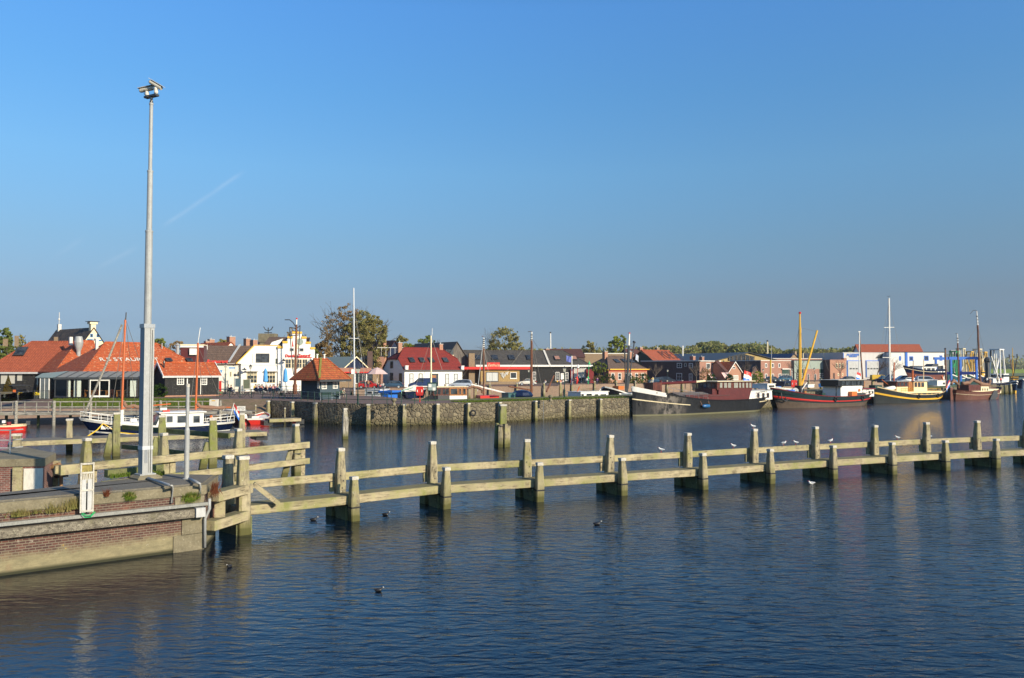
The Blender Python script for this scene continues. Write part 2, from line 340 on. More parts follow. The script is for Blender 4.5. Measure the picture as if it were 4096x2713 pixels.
def stripes(name, cols, per, axis=0):       # hard bands across one object axis (flags, awnings, ribbed cladding)
    m, nt, bs = _base(name); tc = nt.nodes.new('ShaderNodeTexCoord'); sp = nt.nodes.new('ShaderNodeSeparateXYZ'); nt.links.new(tc.outputs['Object'], sp.inputs[0])
    d = nt.nodes.new('ShaderNodeMath'); d.operation = 'DIVIDE'; d.inputs[1].default_value = per; fr = nt.nodes.new('ShaderNodeMath'); fr.operation = 'FRACT'
    nt.links.new(sp.outputs[axis], d.inputs[0]); nt.links.new(d.outputs[0], fr.inputs[0])
    r = nt.nodes.new('ShaderNodeValToRGB'); r.color_ramp.interpolation = 'CONSTANT'; e = r.color_ramp.elements
    while len(e) < len(cols): e.new(.5)
    for i, c in enumerate(cols): e[i].position = i/len(cols); e[i].color = c4(c)
    nt.links.new(fr.outputs[0], r.inputs[0]); nt.links.new(r.outputs[0], bs.inputs['Base Color']); bs.inputs['Roughness'].default_value = .7
    return m

M = {}
M['white'] = paint('white_paint', (.80,.77,.70), .5, .05); M['cream'] = paint('cream_paint', (.78,.66,.42), .5, .06)
M['offwhite'] = paint('old_white_paint', (.66,.62,.54), .6, .12); M['grey'] = paint('grey_paint', (.30,.31,.32), .5)
M['lgrey'] = paint('light_grey_paint', (.48,.48,.47), .5); M['black'] = paint('black_paint', (.010,.010,.012), .35, .3)
M['tar'] = wood('tarred_boards', (.016,.015,.015), (.022,.021,.021), (.018,.018,.018), 0, 'z'); M['navy'] = paint('navy_paint', (.006,.013,.045), .25, .2)
M['red'] = paint('red_paint', (.62,.03,.02), .4, .08); M['dred'] = paint('dark_red_paint', (.20,.018,.02), .35, .15); M['maroon'] = paint('maroon_paint', (.105,.018,.016), .4, .2)
M['orange'] = paint('orange_paint', (.70,.16,.03), .5); M['yellow'] = paint('yellow_paint', (.75,.42,.03), .45, .08); M['blue'] = paint('blue_paint', (.03,.16,.60), .4, .08)
M['lblue'] = paint('light_blue_cloth', (.08,.34,.72), .7); M['green'] = paint('dark_green_paint', (.012,.045,.032), .4); M['bgreen'] = paint('bright_green_paint', (.02,.45,.14), .5)
M['sage'] = paint('sage_cladding', (.27,.32,.27), .6, .08); M['dgrey'] = paint('dark_grey_paint', (.045,.048,.052), .5); M['teal'] = paint('teal_paint', (.02,.10,.11), .4)
M['kiosk'] = paint('blue_grey_boards', (.045,.075,.095), .55, .18); M['varn'] = wood('varnished_wood', (.42,.15,.035), (.50,.20,.05), (.4,.15,.03), 0, 'z', .35)
M['mahog'] = wood('mahogany', (.12,.026,.016), (.16,.04,.022), (.12,.03,.02), 0, 'z', .35); M['mast'] = wood('mast_wood', (.20,.07,.03), (.26,.10,.045), (.2,.07,.03), 0, 'z', .5)
M['mastorange'] = paint('orange_varnish', (.52,.12,.03), .4, .1); M['canvas'] = paint('brown_canvas', (.25,.14,.09), .9, .2, 3); M['galv'] = paint('galvanised_steel', (.36,.365,.355), .5, .14, 5, .05)
M['steel'] = paint('steel', (.35,.36,.37), .35, .1, 3, .7); M['alu'] = paint('aluminium', (.62,.63,.64), .35, .05, 3, .5)
M['pile'] = wood('weathered_pile', (.27,.225,.135), (.37,.315,.20), (.185,.175,.045), .55, 'z', wet=True)
M['beam'] = wood('weathered_beam', (.33,.265,.15), (.42,.35,.215), (.20,.20,.06), .58, 'x'); M['plank'] = wood('deck_planks', (.20,.17,.125), (.27,.235,.175), (.16,.15,.08), .2, 'x')
M['railw'] = wood('pale_rail_wood', (.34,.31,.26), (.42,.39,.33), (.26,.26,.18), .2, 'x'); M['greenwood'] = wood('algae_wood', (.12,.13,.05), (.17,.17,.07), (.08,.10,.02), .6, 'x')
M['capw'] = paint('white_cap', (.58,.54,.46), .8, .35, 7); M['brickp'] = brick('old_pier_brick', (.105,.045,.035), (.17,.075,.05), (.27,.24,.19), .26, .085, .014, (.24,.20,.10), .22, .6)
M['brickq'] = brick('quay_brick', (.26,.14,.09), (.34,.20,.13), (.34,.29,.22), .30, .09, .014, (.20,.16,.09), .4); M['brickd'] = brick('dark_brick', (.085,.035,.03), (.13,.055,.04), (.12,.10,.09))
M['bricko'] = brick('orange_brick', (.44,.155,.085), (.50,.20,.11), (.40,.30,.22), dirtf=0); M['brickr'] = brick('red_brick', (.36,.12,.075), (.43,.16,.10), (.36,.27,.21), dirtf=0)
M['bricky'] = brick('yellow_brick', (.46,.27,.07), (.25,.12,.03), (.52,.40,.20), .24, .09, .015, (.3,.2,.06), .2); M['brickt'] = brick('brown_brick', (.30,.185,.10), (.22,.13,.07), (.36,.29,.19), dirtf=.1)
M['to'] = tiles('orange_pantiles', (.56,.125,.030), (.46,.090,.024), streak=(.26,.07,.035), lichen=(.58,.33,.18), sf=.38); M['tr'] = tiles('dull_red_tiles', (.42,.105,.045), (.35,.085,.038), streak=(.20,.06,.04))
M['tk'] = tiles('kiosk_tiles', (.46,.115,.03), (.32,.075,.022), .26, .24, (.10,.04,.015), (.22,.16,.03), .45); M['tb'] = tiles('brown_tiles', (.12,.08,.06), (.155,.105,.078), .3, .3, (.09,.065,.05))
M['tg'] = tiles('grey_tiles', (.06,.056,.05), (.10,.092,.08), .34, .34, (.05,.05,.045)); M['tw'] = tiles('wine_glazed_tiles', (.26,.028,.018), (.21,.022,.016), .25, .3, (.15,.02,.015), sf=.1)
M['tm'] = tiles('dark_maroon_tiles', (.09,.035,.03), (.12,.05,.04), .3, .3, (.07,.035,.03)); M['td'] = tiles('mottled_black_tiles', (.028,.026,.028), (.20,.14,.09), .3, .3, (.02,.02,.02), None, .6)
M['stone'] = stone('basalt_wall', (.115,.092,.062), (.25,.205,.13), (.24,.205,.135), 2.5); M['conc'] = ground('old_concrete', (.17,.145,.09), (.28,.24,.155), (.36,.33,.25), 1.2, .9, .4, 14)
M['quaytop'] = ground('grey_topping', (.125,.11,.085), (.20,.18,.14), (.34,.33,.30), .8, .9, .3, 12); M['pave'] = ground('brick_paving', (.15,.095,.075), (.20,.13,.10), None, .2, .9, .3, 7)
M['grass'] = ground('grass', (.095,.145,.015), (.14,.20,.025), (.17,.19,.04), .5, .95, 1.0, 8); M['earth'] = ground('bank_earth', (.16,.11,.055), (.22,.15,.08), (.12,.12,.04), .6, .95, 1.0, 5)
M['field'] = ground('marsh', (.10,.14,.03), (.15,.16,.05), None, .03, .95, .5, 1); M['glass'] = glass('window_glass'); M['gblind'] = paint('blind', (.45,.43,.37), .6, .06)
M['curtain'] = stripes('net_curtain', [(.62,.62,.58), (.45,.46,.44), (.55,.56,.53)], .35); M['clear'] = clear('clear_glass'); M['rubber'] = paint('rubber', (.02,.02,.02), .8)
M['skin'] = paint('skin', (.50,.27,.18), .6, .1); M['feather'] = paint('white_feathers', (.78,.76,.72), .8, .05); M['gull'] = paint('grey_feathers', (.38,.40,.43), .8, .1); M['coot'] = paint('black_feathers', (.015,.015,.018), .5)
M['rope'] = paint('yellow_rope', (.75,.48,.04), .8); M['wire'] = paint('rigging_wire', (.22,.20,.17), .5); M['ribbed'] = stripes('ribbed_white_cladding', [(.64,.60,.56), (.64,.60,.56), (.45,.43,.41)], .55)
M['vrib'] = stripes('upright_boards', [(.045,.075,.095)]*5 + [(.018,.03,.04)], .22)
M['awn'] = stripes('striped_awning', [(.72,.70,.66), (.60,.16,.12)], .5); M['dutch'] = stripes('tricolour_cloth', [(.02,.06,.30), (.72,.70,.68), (.50,.02,.02)], 1.0, 2)
M['leafd'] = leafm('dark_leaves', (.035,.055,.012), (.07,.085,.018), (.10,.09,.02)); M['leafg'] = leafm('green_leaves', (.13,.19,.045), (.21,.26,.06), (.24,.23,.06))
M['leafb'] = leafm('autumn_leaves', (.27,.20,.085), (.34,.26,.11), (.38,.20,.09)); M['leafy'] = leafm('yellow_green_leaves', (.25,.30,.03), (.33,.34,.05)); M['leafo'] = leafm('olive_leaves', (.25,.26,.075), (.34,.31,.11), (.38,.27,.11))
M['ycream'] = paint('yellow_cream_paint', (.84,.64,.36), .5, .06); M['hedge'] = leafm('hedge_leaves', (.03,.07,.01), (.06,.11,.015)); M['conif'] = leafm('golden_conifer', (.16,.11,.015), (.11,.09,.015)); M['bark'] = wood('bark', (.10,.075,.05), (.15,.12,.08), (.1,.1,.05), .2)
M['twig'] = paint('twigs', (.15,.11,.08), .9); M['flower'] = paint('yellow_flowers', (.85,.62,.02), .8); M['forest'] = leafm('far_wood', (.20,.21,.06), (.34,.30,.12), (.26,.30,.08), .05)
M['reed'] = leafm('dry_reed', (.30,.22,.10), (.24,.19,.08)); M['darkglass'] = glass('dark_glazing', (.012,.015,.02), .12)
# ---------------------------------------------------------------- building kit
class Frame:
    """local frame of a building: origin front-left corner at ground, +x along the front, +y away"""
    def __init__(s, pxA, D, ang, pxB=None, L=None, z=2.3):
        s.A = colY(pxA, D, z); a = rad(ang); s.a = a; s.u = Vector((math.cos(a), math.sin(a), 0)); s.v = Vector((-math.sin(a), math.cos(a), 0)); s.z = z
        s.L = L if L is not None else s.lx(pxB)
        s.root = None
    def _hit(s, P, n, px, py):
        d = ray(px, py); o = Vector((0, 0, EYE)); t = (P - o).dot(n) / d.dot(n); q = o + d*t - s.A
        return q.dot(s.u), q.dot(s.v), q.z
    def lx(s, px, y=0): return s._hit(s.A + s.v*y, s.v, px, 1500)[0]
    def fr(s, px, py, y=0):                    # (x, z) on the front plane (or a plane y deeper)
        q = s._hit(s.A + s.v*y, s.v, px, py); return q[0], q[2]
    def sd(s, px, py, x=0):                    # (y, z) on the plane of the left side
        q = s._hit(s.A + s.u*x, s.u, px, py); return q[1], q[2]
    def make(s, name, label, cat='building', group=None):
        s.root = thing(name, label, cat, s.A, s.a, group); return s.root
    def w(s, x, y, z): return s.A + s.u*x + s.v*y + Vector((0, 0, z))

def slab(mb, pts, t=.14, m=0): mb.prism([Vector(p) for p in pts], (0, 0, -t), m)
def gable_house(f, dep, ez, rz, wall, roof, kind='side', ov=.35, hl=0, hr=0, x0=0, x1=None, y0=0, gz=None, fascia=None, part='wall', ry=None, trim=None):
    """kind side: ridge along x; front: ridge along y; hl / hr = hip run at left / right end; gz = height where a half hip starts"""
    L = f.L if x1 is None else x1; y1 = y0 + dep; R = f.root; w = MB(); r = MB()
    if kind == 'flat':
        w.box(x0, L, y0, y1, -.3, ez); w.build(part, wall, R)
        r.box(x0-.08, L+.08, y0-.08, y1+.08, ez+.003, ez+.22); return r.build('roof', roof, R)
    if kind == 'front':
        xm = (x0+L)/2; w.prism([(x0,y0,-.3),(L,y0,-.3),(L,y0,ez),(xm,y0,rz-.1),(x0,y0,ez)], (0, dep, 0)); w.build(part, wall, R)
        sl = (rz-ez)/(xm-x0); e = ez - sl*ov
        slab(r, [(x0-ov,y0-ov,e+.1),(xm,y0-ov,rz+.1),(xm,y1+ov,rz+.1),(x0-ov,y1+ov,e+.1)]); slab(r, [(xm,y0-ov,rz+.1),(L+ov,y0-ov,e+.1),(L+ov,y1+ov,e+.1),(xm,y1+ov,rz+.1)])
        o = r.build('roof', roof, R)
        if trim:
            t = MB(); t.prism([(x0-ov-.02,y0-ov-.06,e-.1),(xm,y0-ov-.06,rz-.1),(L+ov+.02,y0-ov-.06,e-.1),(L+ov+.02,y0-ov-.06,e+.14),(xm,y0-ov-.06,rz+.16),(x0-ov-.02,y0-ov-.06,e+.14)], (0,.05,0)); t.build('bargeboard', trim, R)
        return o
    ym = (y0+y1)/2 if ry is None else ry; sl = (rz-ez)/(ym-y0); e = ez - sl*ov + .1
    gz = gz if gz is not None else (rz-.1 if not (hl or hr) else ez); 
    def gpoly(x, hip):
        if not hip: return [(x,y0,-.3),(x,y1,-.3),(x,y1,ez),(x,ym,rz-.12),(x,y0,ez)]
        k = (gz-ez)/(rz-ez)
        return [(x,y0,-.3),(x,y1,-.3),(x,y1,ez),(x,y1-(y1-ym)*k,gz),(x,y0+(ym-y0)*k,gz),(x,y0,ez)]
    w.prism([(x0,y0,-.3),(L,y0,-.3),(L,y0,ez),(x0,y0,ez)], (0, dep, 0))
    w.prism([(p[0], p[1], max(p[2], ez-.001)) if p[2] < ez else p for p in gpoly(x0, hl)], (.3, 0, 0)); w.prism([(p[0], p[1], max(p[2], ez-.001)) if p[2] < ez else p for p in gpoly(L, hr)], (-.3, 0, 0))
    w.build(part, wall, R)
    A, B = x0-ov, L+ov; top = rz+.1; k = (gz-ez)/(rz-ez) if (hl or hr) else 0; ovz = e
    yl = lambda kk: (y0-ov) + (ym-y0+ov)*kk
    def edge(x, hip, side):                       # outline points from eave to ridge
        if not hip: return [(x, y0-ov, e)], [(x, ym, top)], None
        zz = gz+.1 if gz > ez+.01 else e; kk = (zz-e)/(top-e) 
        return [(x, y0-ov, e)] + ([(x, yl(kk), zz)] if kk > .01 else []), [(x+side*(hip+ov*0), ym, top)], (zz, kk)
    la, lb, lk = edge(A, hl, 1); ra, rb, rk = edge(B, hr, -1)
    slab(r, la + lb + rb + ra[::-1])
    mir = lambda P: [(p[0], 2*ym-p[1] if abs((y1-ym)-(ym-y0)) < .01 else ym+(ym-p[1])*(y1-ym+ov)/(ym-y0+ov), p[2]) for p in P]
    slab(r, mir(la + lb + rb + ra[::-1]))
    if hl: a = la[-1]; slab(r, [a, lb[0], mir([a])[0]])
    if hr: a = ra[-1]; slab(r, [a, rb[0], mir([a])[0]])
    o = r.build('roof', roof, R)
    rt = MB(); rt.tube([lb[0], rb[0]], .13, 6)
    if hl: rt.tube([lb[0], la[-1]], .11, 6)
    if hr: rt.tube([rb[0], ra[-1]], .11, 6)
    rt.build('ridge_tiles', roof if not isinstance(roof, list) else roof[0], o)
    if fascia:
        t = MB(); t.box(A+.02, B-.02, y0-ov-.06, y0-ov-.003, e-.28, e-.02); t.build('fascia', fascia, R)
    return o
def window(f, rect, frame, nx=2, nz=2, glassm=None, side='f', t=.07, sill=None, x=0, y=0, proud=.06, bar=.05, name='window', par=None):
    """rect = pixel corners (x0,y0,x1,y1) on the front ('f') or left-side ('s') wall"""
    if side == 'f': a0, z1 = f.fr(rect[0], rect[1], y); a1, z0 = f.fr(rect[2], rect[3], y)
    else: a0, z1 = f.sd(rect[0], rect[1], x); a1, z0 = f.sd(rect[2], rect[3], x)
    if a0 > a1: a0, a1 = a1, a0
    return window_m(f, a0, a1, z0, z1, frame, nx, nz, glassm, side, t, sill, x, y, proud, bar, name, par)
def window_m(f, a0, a1, z0, z1, frame, nx=2, nz=2, glassm=None, side='f', t=.07, sill=None, x=0, y=0, proud=.06, bar=.05, name='window', par=None):
    fm = MB()
    def bx(mb, p0, p1, q0, q1, d0, d1):
        if side == 'f': mb.box(p0, p1, y-d1, y-d0, q0, q1)
        else: mb.box(x-d1, x-d0, p0, p1, q0, q1)
    bx(fm, a0, a0+t, z0, z1, 0, proud); bx(fm, a1-t, a1, z0, z1, 0, proud); bx(fm, a0+t, a1-t, z0, z0+t, 0, proud); bx(fm, a0+t, a1-t, z1-t, z1, 0, proud)
    for i in range(1, nx): c = a0+(a1-a0)*i/nx; bx(fm, c-bar/2, c+bar/2, z0+t, z1-t, .01, proud-.005)
    for i in range(1, nz): c = z0+(z1-z0)*i/nz; bx(fm, a0+t, a1-t, c-bar/2, c+bar/2, .01, proud-.008)
    if sill: bx(fm, a0-.08, a1+.08, z0-.1, z0-.002, 0, .13)
    o = fm.build(name, frame, par or f.root, fix=False)
    g = MB(); bx(g, a0+t*.8, a1-t*.8, z0+t*.8, z1-t*.8, .002, .025); g.build('pane', glassm or M['glass'], o, fix=False)
    return o
def chimney(f, px, py, w, zb, yl, mat=None, cap=True, par=None):
    w *= .62; x, z = f.fr(px, py, yl); b = MB(); b.box(x-w/2, x+w/2, yl-w/2, yl+w/2, zb, z)
    o = b.build('chimney', mat or M['bricko'], par or f.root)
    if cap: c = MB(); c.box(x-w/2-.06, x+w/2+.06, yl-w/2-.06, yl+w/2+.06, z+.002, z+.1); c.lathe([(.11,0),(.09,.32)], 8, (x, yl, z+.1)); c.build('chimney_pot', M['lgrey'], o)
    return o
def skylight(f, px, py, w, h, e0, r0, mat=None, par=None):
    """roof window lying on the front slope; e0=(y,z) at eave line, r0=(y,z) at ridge"""
    d = ray(px, py); best = None
    ey, ez = e0; ry, rz = r0; n = Vector((0, -(rz-ez), (ry-ey))); nw = f.u*0 + f.v*n.y + Vector((0,0,n.z)); P = f.w(0, ey, ez); o = Vector((0,0,EYE))
    t = (P-o).dot(nw)/d.dot(nw); q = o+d*t-f.A; x, y, z = q.dot(f.u), q.dot(f.v), q.z
    sl = Vector((0, ry-ey, rz-ez)).normalized(); nn = Vector((0, -sl.z, sl.y)); c = Vector((x, y, z)) + nn*.12
    b = MB(); s2 = sl*h/2; ux = Vector((w/2, 0, 0))
    def quad(k, o_, tt): return [c-ux*k-s2*k+nn*o_, c+ux*k-s2*k+nn*o_, c+ux*k+s2*k+nn*o_, c-ux*k+s2*k+nn*o_]
    b.prism(quad(1, 0, 0), nn*.12); o_ = b.build('roof_window', M['dgrey'], par or f.root)
    g = MB(); g.prism(quad(.82, .12, 0), nn*.015); g.build('pane', mat or M['glass'], o_)
    return o_

def text(txt, size, mat, parent, name='lettering', mtx=None, ext=.02, shear=0, bold=0):
    cu = bpy.data.curves.new(name, 'FONT'); cu.body = txt; cu.size = size; cu.extrude = ext; cu.align_x = 'CENTER'; cu.align_y = 'CENTER'; cu.shear = shear; cu.offset = bold
    t = bpy.data.objects.new(name, cu); COL.objects.link(t); bpy.context.view_layer.update()
    me = bpy.data.meshes.new_from_object(t.evaluated_get(bpy.context.evaluated_depsgraph_get())); me.name = name
    bpy.data.objects.remove(t); me.materials.clear(); me.materials.append(mat)
    if mtx is not None: me.transform(mtx)
    o = bpy.data.objects.new(name, me); COL.objects.link(o); o.parent = parent
    return o
def facing(x, y, z, rz=0, rx=90): return Matrix.Translation((x, y, z)) @ Matrix.Rotation(rad(rz), 4, 'Z') @ Matrix.Rotation(rad(rx), 4, 'X')

# ---------------------------------------------------------------- trees
def crown_mesh(name, n, shape, leaf, mat, parent, seed, clumps=26, dens=1.0):
    """n leaf faces gathered in clumps inside an uneven volume; shape(u)-> list of (centre, radii)"""
    r = random.Random(seed); vs = []; fs = []
    cl = []
    for c, rd in shape:
        k = max(3, int(3.2 * clumps * (rd[0]*rd[1]*rd[2])**(1/3) / max((s[1][0]*s[1][1]*s[1][2])**(1/3) for s in shape)))
        for _ in range(k):
            while True:
                p = Vector((r.uniform(-1,1), r.uniform(-1,1), r.uniform(-1,1)))
                if .25 < p.length < 1: break
            q = p.normalized() * (p.length**.45); cr = r.uniform(.13, .27) * min(rd)
            cl.append((Vector(c) + Vector((q.x*rd[0], q.y*rd[1], q.z*rd[2])), cr))
    for i in range(n):
        c, cr = cl[r.randrange(len(cl))]
        d = Vector((r.gauss(0,1), r.gauss(0,1), r.gauss(0,1))); d = d.normalized() * cr * (r.random()**.4) * (1.25 if r.random() < .12 else 1)
        p = c + Vector((d.x, d.y, d.z*.8)); s = leaf * r.uniform(.6, 1.3)
        a = Vector((r.gauss(0,1), r.gauss(0,1), r.gauss(0,.7))).normalized(); b = a.cross(Vector((r.gauss(0,1), r.gauss(0,1), r.gauss(0,1)))).normalized()
        o = len(vs); vs += [tuple(p-a*s*.5), tuple(p+b*s*.38), tuple(p+a*s*.5), tuple(p-b*s*.38)]; fs.append((o, o+1, o+2, o+3))
    me = bpy.data.meshes.new(name); me.from_pydata(vs, [], fs); me.materials.append(mat); o = bpy.data.objects.new(name, me); COL.objects.link(o); o.parent = parent
    return o
def limbs(mb, p, d, ln, r, depth, R, spread=.6, up=.12, n=5, kids=(2, 3)):
    p = Vector(p); d = d.normalized(); mid = p + d*ln*.5 + Vector((R.gauss(0,1), R.gauss(0,1), 0))*ln*.05; q = p + d*ln
    mb.tube([p, mid, q], [r, r*.82, r*.62], n)
    if depth == 0: return
    for i in range(R.randint(*kids)):
        nd = (d + Vector((R.gauss(0,1), R.gauss(0,1), R.gauss(0,.5)+up))*spread).normalized()
        limbs(mb, q if i < 2 else mid, nd, ln*R.uniform(.62, .86), r*.6, depth-1, R, spread, up, max(3, n-1), kids)
def tree(name, label, base, h, shape, leafn, leaf, mat, seed, tr=.25, group='trees around the harbour', stems=1, depth=3, clumps=26):
    t = thing(name, label, 'tree', base, 0, group); R = random.Random(seed); b = MB()
    for k in range(stems):
        d = Vector((R.gauss(0,.12 if stems == 1 else .28), R.gauss(0,.12 if stems == 1 else .28), 1)); limbs(b, (R.gauss(0,.25)*(stems > 1), R.gauss(0,.25)*(stems > 1), -.2), d, h*.34, tr*(1 if stems == 1 else .6), depth, R, .42, .25)
    b.build('trunk', M['bark'], t, fix=False)
    if leafn: crown_mesh('crown', leafn, shape, leaf, mat, t, seed+5, clumps)
    return t
def bare_tree(label, base, h, seed, group='bare young trees on the quay', depth=5, tr=.13):
    t = thing('bare_tree', label, 'tree', base, 0, group); R = random.Random(seed); b = MB(); b.tube([(0,0,-.2),(.05,0,h*.3)], [tr, tr*.8], 6); b.build('trunk', M['bark'], t, fix=False)
    b = MB()
    for k in range(5): limbs(b, (.05,0,h*.3), Vector((R.gauss(0,.7), R.gauss(0,.7), 1.1)), h*.24, tr*.45, depth-2, R, .38, .32, 4, (3, 4))
    b.build('crown', M['twig'], t, fix=False); return t
def bush(name, label, base, rx, rz, mat, seed, n=500, leaf=.16, cat='bush', group=None, ry=None):
    o = crown_mesh(name, n, [((0,0,rz*.75), (rx, ry or rx, rz))], leaf, mat, None, seed, 30); o.location = base
    return tag(o, label, cat, group)

# ---------------------------------------------------------------- boats
class Hull:
    """bow at local x = 0, stern at x = L, y across, z = 0 at the water"""
    def __init__(s, L, B, zb, zm, zs, full=.5, rake=.0, stern=.55, flare=.12, sternrake=.6, plumb=True, n=26, zmin=-.35, wlk=.86, bowk=.42):
        s.L, s.B, s.zb, s.zm, s.zs, s.full, s.rake, s.stern, s.flare, s.sr, s.n, s.zmin, s.wlk, s.bowk = L, B, zb, zm, zs, full, rake, stern, flare, sternrake, n, zmin, wlk, bowk
    def sheer(s, t):
        m = .62
        if t < m: k = 1 - t/m; return s.zm + (s.zb-s.zm)*k**2.1
        k = (t-m)/(1-m); return s.zm + (s.zs-s.zm)*k**2
    def half(s, t):                          # half beam at deck
        a = min(1, t/s.bowk); b = min(1, (1-t)/.30)
        ha = math.sin(a*math.pi/2)**.72 if a > 0 else 0; hb = s.stern + (1-s.stern)*math.sin(b*math.pi/2)**.8
        if s.stern < .2: hb = max(.03, math.sin(b*math.pi/2)**.6)
        return s.B/2*ha*hb
    def pt(s, t, k, side=1, off=0):          # k: 0 at keel line, 1 at sheer
        zt = s.sheer(t); z = s.zmin + (zt - s.zmin)*k
        hh = s.half(t); wl = s.wlk if t < .8 else s.wlk - (s.wlk-.35)*((t-.8)/.2)**1.5
        if t < .25: wl = s.wlk - .34*(1-t/.25)
        y = hh*(wl + (1-wl)*k**(1.2)) + off
        x = s.L*t - s.rake*(k)*(1-t)**4*1.0 + s.rake*(1-t)**4 + s.sr*(k-1)*max(0, (t-.72)/.28)**2
        if off and t < .02: x -= off
        return Vector((x, side*y, z))
    def build(s, mat, parent, name='hull', deckm=None, deckz=-.35, bands=None):
        """bands: list of (k_from, k_to, material) from keel to sheer"""
        bands = bands or [(0, 1, mat)]; ks = sorted({b[0] for b in bands} | {b[1] for b in bands} | {0, .25, .5, .75, 1}); mats = []; b = MB()
        for x in bands:
            if x[2] not in mats: mats.append(x[2])
        def mi(k):
            for x in bands:
                if x[0] <= k < x[1]: return mats.index(x[2])
            return 0
        ts = [ (i/s.n)**1.25 for i in range(s.n+1)]
        for side in (1, -1):
            g = [[s.pt(t, k, side) for k in ks] for t in ts]
            for i in range(s.n):
                for j in range(len(ks)-1): b.add([g[i][j], g[i+1][j], g[i+1][j+1], g[i][j+1]], [(0,1,2,3) if side < 0 else (3,2,1,0)], mi((ks[j]+ks[j+1])/2))
        for j in range(len(ks)-1):
            b.add([s.pt(1,ks[j],1), s.pt(1,ks[j],-1), s.pt(1,ks[j+1],-1), s.pt(1,ks[j+1],1)], [(3,2,1,0)], mi((ks[j]+ks[j+1])/2))
        o = b.build(name, mats, parent, fix=False)
        for p in o.data.polygons: p.use_smooth = True
        d = MB(); l = [s.pt(t, 1, 1) for t in ts]; r_ = [s.pt(t, 1, -1) for t in ts]
        for i in range(s.n):
            q = [l[i], l[i+1], r_[i+1], r_[i]]; d.add([(p.x, p.y*.97, p.z+deckz) for p in q], [(0,1,2,3)])
        d.build('deck', deckm or M['plank'], parent, fix=False)
        return o
    def strake(s, k0, k1, mat, parent, name='rubbing_strake', t0=0, t1=1, off=.05, stern=True):
        b = MB(); N = s.n; 
        for side in (1, -1):
            ts = [t0 + (t1-t0)*(i/N)**1.2 for i in range(N+1)]
            f = lambda k, t: k(t) if callable(k) else k
            for i in range(N):
                P = [s.pt(ts[i], f(k0,ts[i]), side, off), s.pt(ts[i+1], f(k0,ts[i+1]), side, off), s.pt(ts[i+1], f(k1,ts[i+1]), side, off), s.pt(ts[i], f(k1,ts[i]), side, off)]
                Q = [s.pt(ts[i], f(k0,ts[i]), side, -.02), s.pt(ts[i+1], f(k0,ts[i+1]), side, -.02), s.pt(ts[i+1], f(k1,ts[i+1]), side, -.02), s.pt(ts[i], f(k1,ts[i]), side, -.02)]
                b.add(P+Q, [(0,1,2,3),(3,2,6,7),(0,4,5,1)])
        if stern and t1 == 1:
            f = lambda k: k(1) if callable(k) else k
            P = [s.pt(1,f(k0),1,off)+Vector((off,0,0)), s.pt(1,f(k0),-1,off)+Vector((off,0,0)), s.pt(1,f(k1),-1,off)+Vector((off,0,0)), s.pt(1,f(k1),1,off)+Vector((off,0,0))]
            b.prism(P, (-.05,0,0))
        return b.build(name, mat, parent)
def boat_frame(name, label, bow, stern, cat='boat', group='boats moored in the harbour', z=0):
    b, s_ = Vector((bow.x, bow.y, z)), Vector((stern.x, stern.y, z)); d = s_-b
    t = thing(name, label, cat, b, math.atan2(d.y, d.x), group); return t, d.length
def wires(parent, segs, r=.024, name='rigging', mat=None):
    b = MB()
    for a, c in segs: b.tube([a, c], r, 3)
    return b.build(name, mat or M['wire'], parent, fix=False)
def cabin(parent, x0, x1, w, z0, z1, mat, roofm, name='cabin', slope=(.0, .0), wins=None, ov=.12, rt=.08, wm=None, tw=1.0, framem=None):
    """box cabin with raked ends, overhanging roof and side windows [(x0,x1,z0,z1)]"""
    b = MB(); h = w/2; g = h*tw
    b.add([(x0,-h,z0),(x1,-h,z0),(x1,h,z0),(x0,h,z0),(x0+slope[0],-g,z1),(x1-slope[1],-g,z1),(x1-slope[1],g,z1),(x0+slope[0],g,z1)], [(0,3,2,1),(4,5,6,7),(0,1,5,4),(1,2,6,5),(2,3,7,6),(3,0,4,7)])
    c = b.build(name, mat, parent); r = MB(); r.box(x0+slope[0]-ov, x1-slope[1]+ov, -g-ov, g+ov, z1+.002, z1+rt); r.build('cabin_roof', roofm, parent)
    for q in wins or []:
        for sd in (-1, 1):
            m = MB(); k = lambda z: h + (g-h)*(z-z0)/(z1-z0); m.prism([(q[0], sd*(k(q[2])+.01), q[2]), (q[1], sd*(k(q[2])+.01), q[2]), (q[1], sd*(k(q[3])+.01), q[3]), (q[0], sd*(k(q[3])+.01), q[3])], (0, sd*.03, 0)); o = m.build('window', framem or mat, c)
            m = MB(); e = .07; m.prism([(q[0]+e, sd*(k(q[2]+e)+.042), q[2]+e), (q[1]-e, sd*(k(q[2]+e)+.042), q[2]+e), (q[1]-e, sd*(k(q[3]-e)+.042), q[3]-e), (q[0]+e, sd*(k(q[3]-e)+.042), q[3]-e)], (0, sd*.01, 0)); m.build('window_pane', wm or M['glass'], c)
    return c
def endwins(par, x, w, z0, z1, n, sd=-1, framem=None):
    for i in range(n):
        a = -w/2 + w*(i+.12)/n; c = -w/2 + w*(i+.88)/n; m = MB(); m.box(*( (x-.03, x-.005) if sd < 0 else (x+.005, x+.03)), a, c, z0, z1); m.build('window', M['glass'], par)
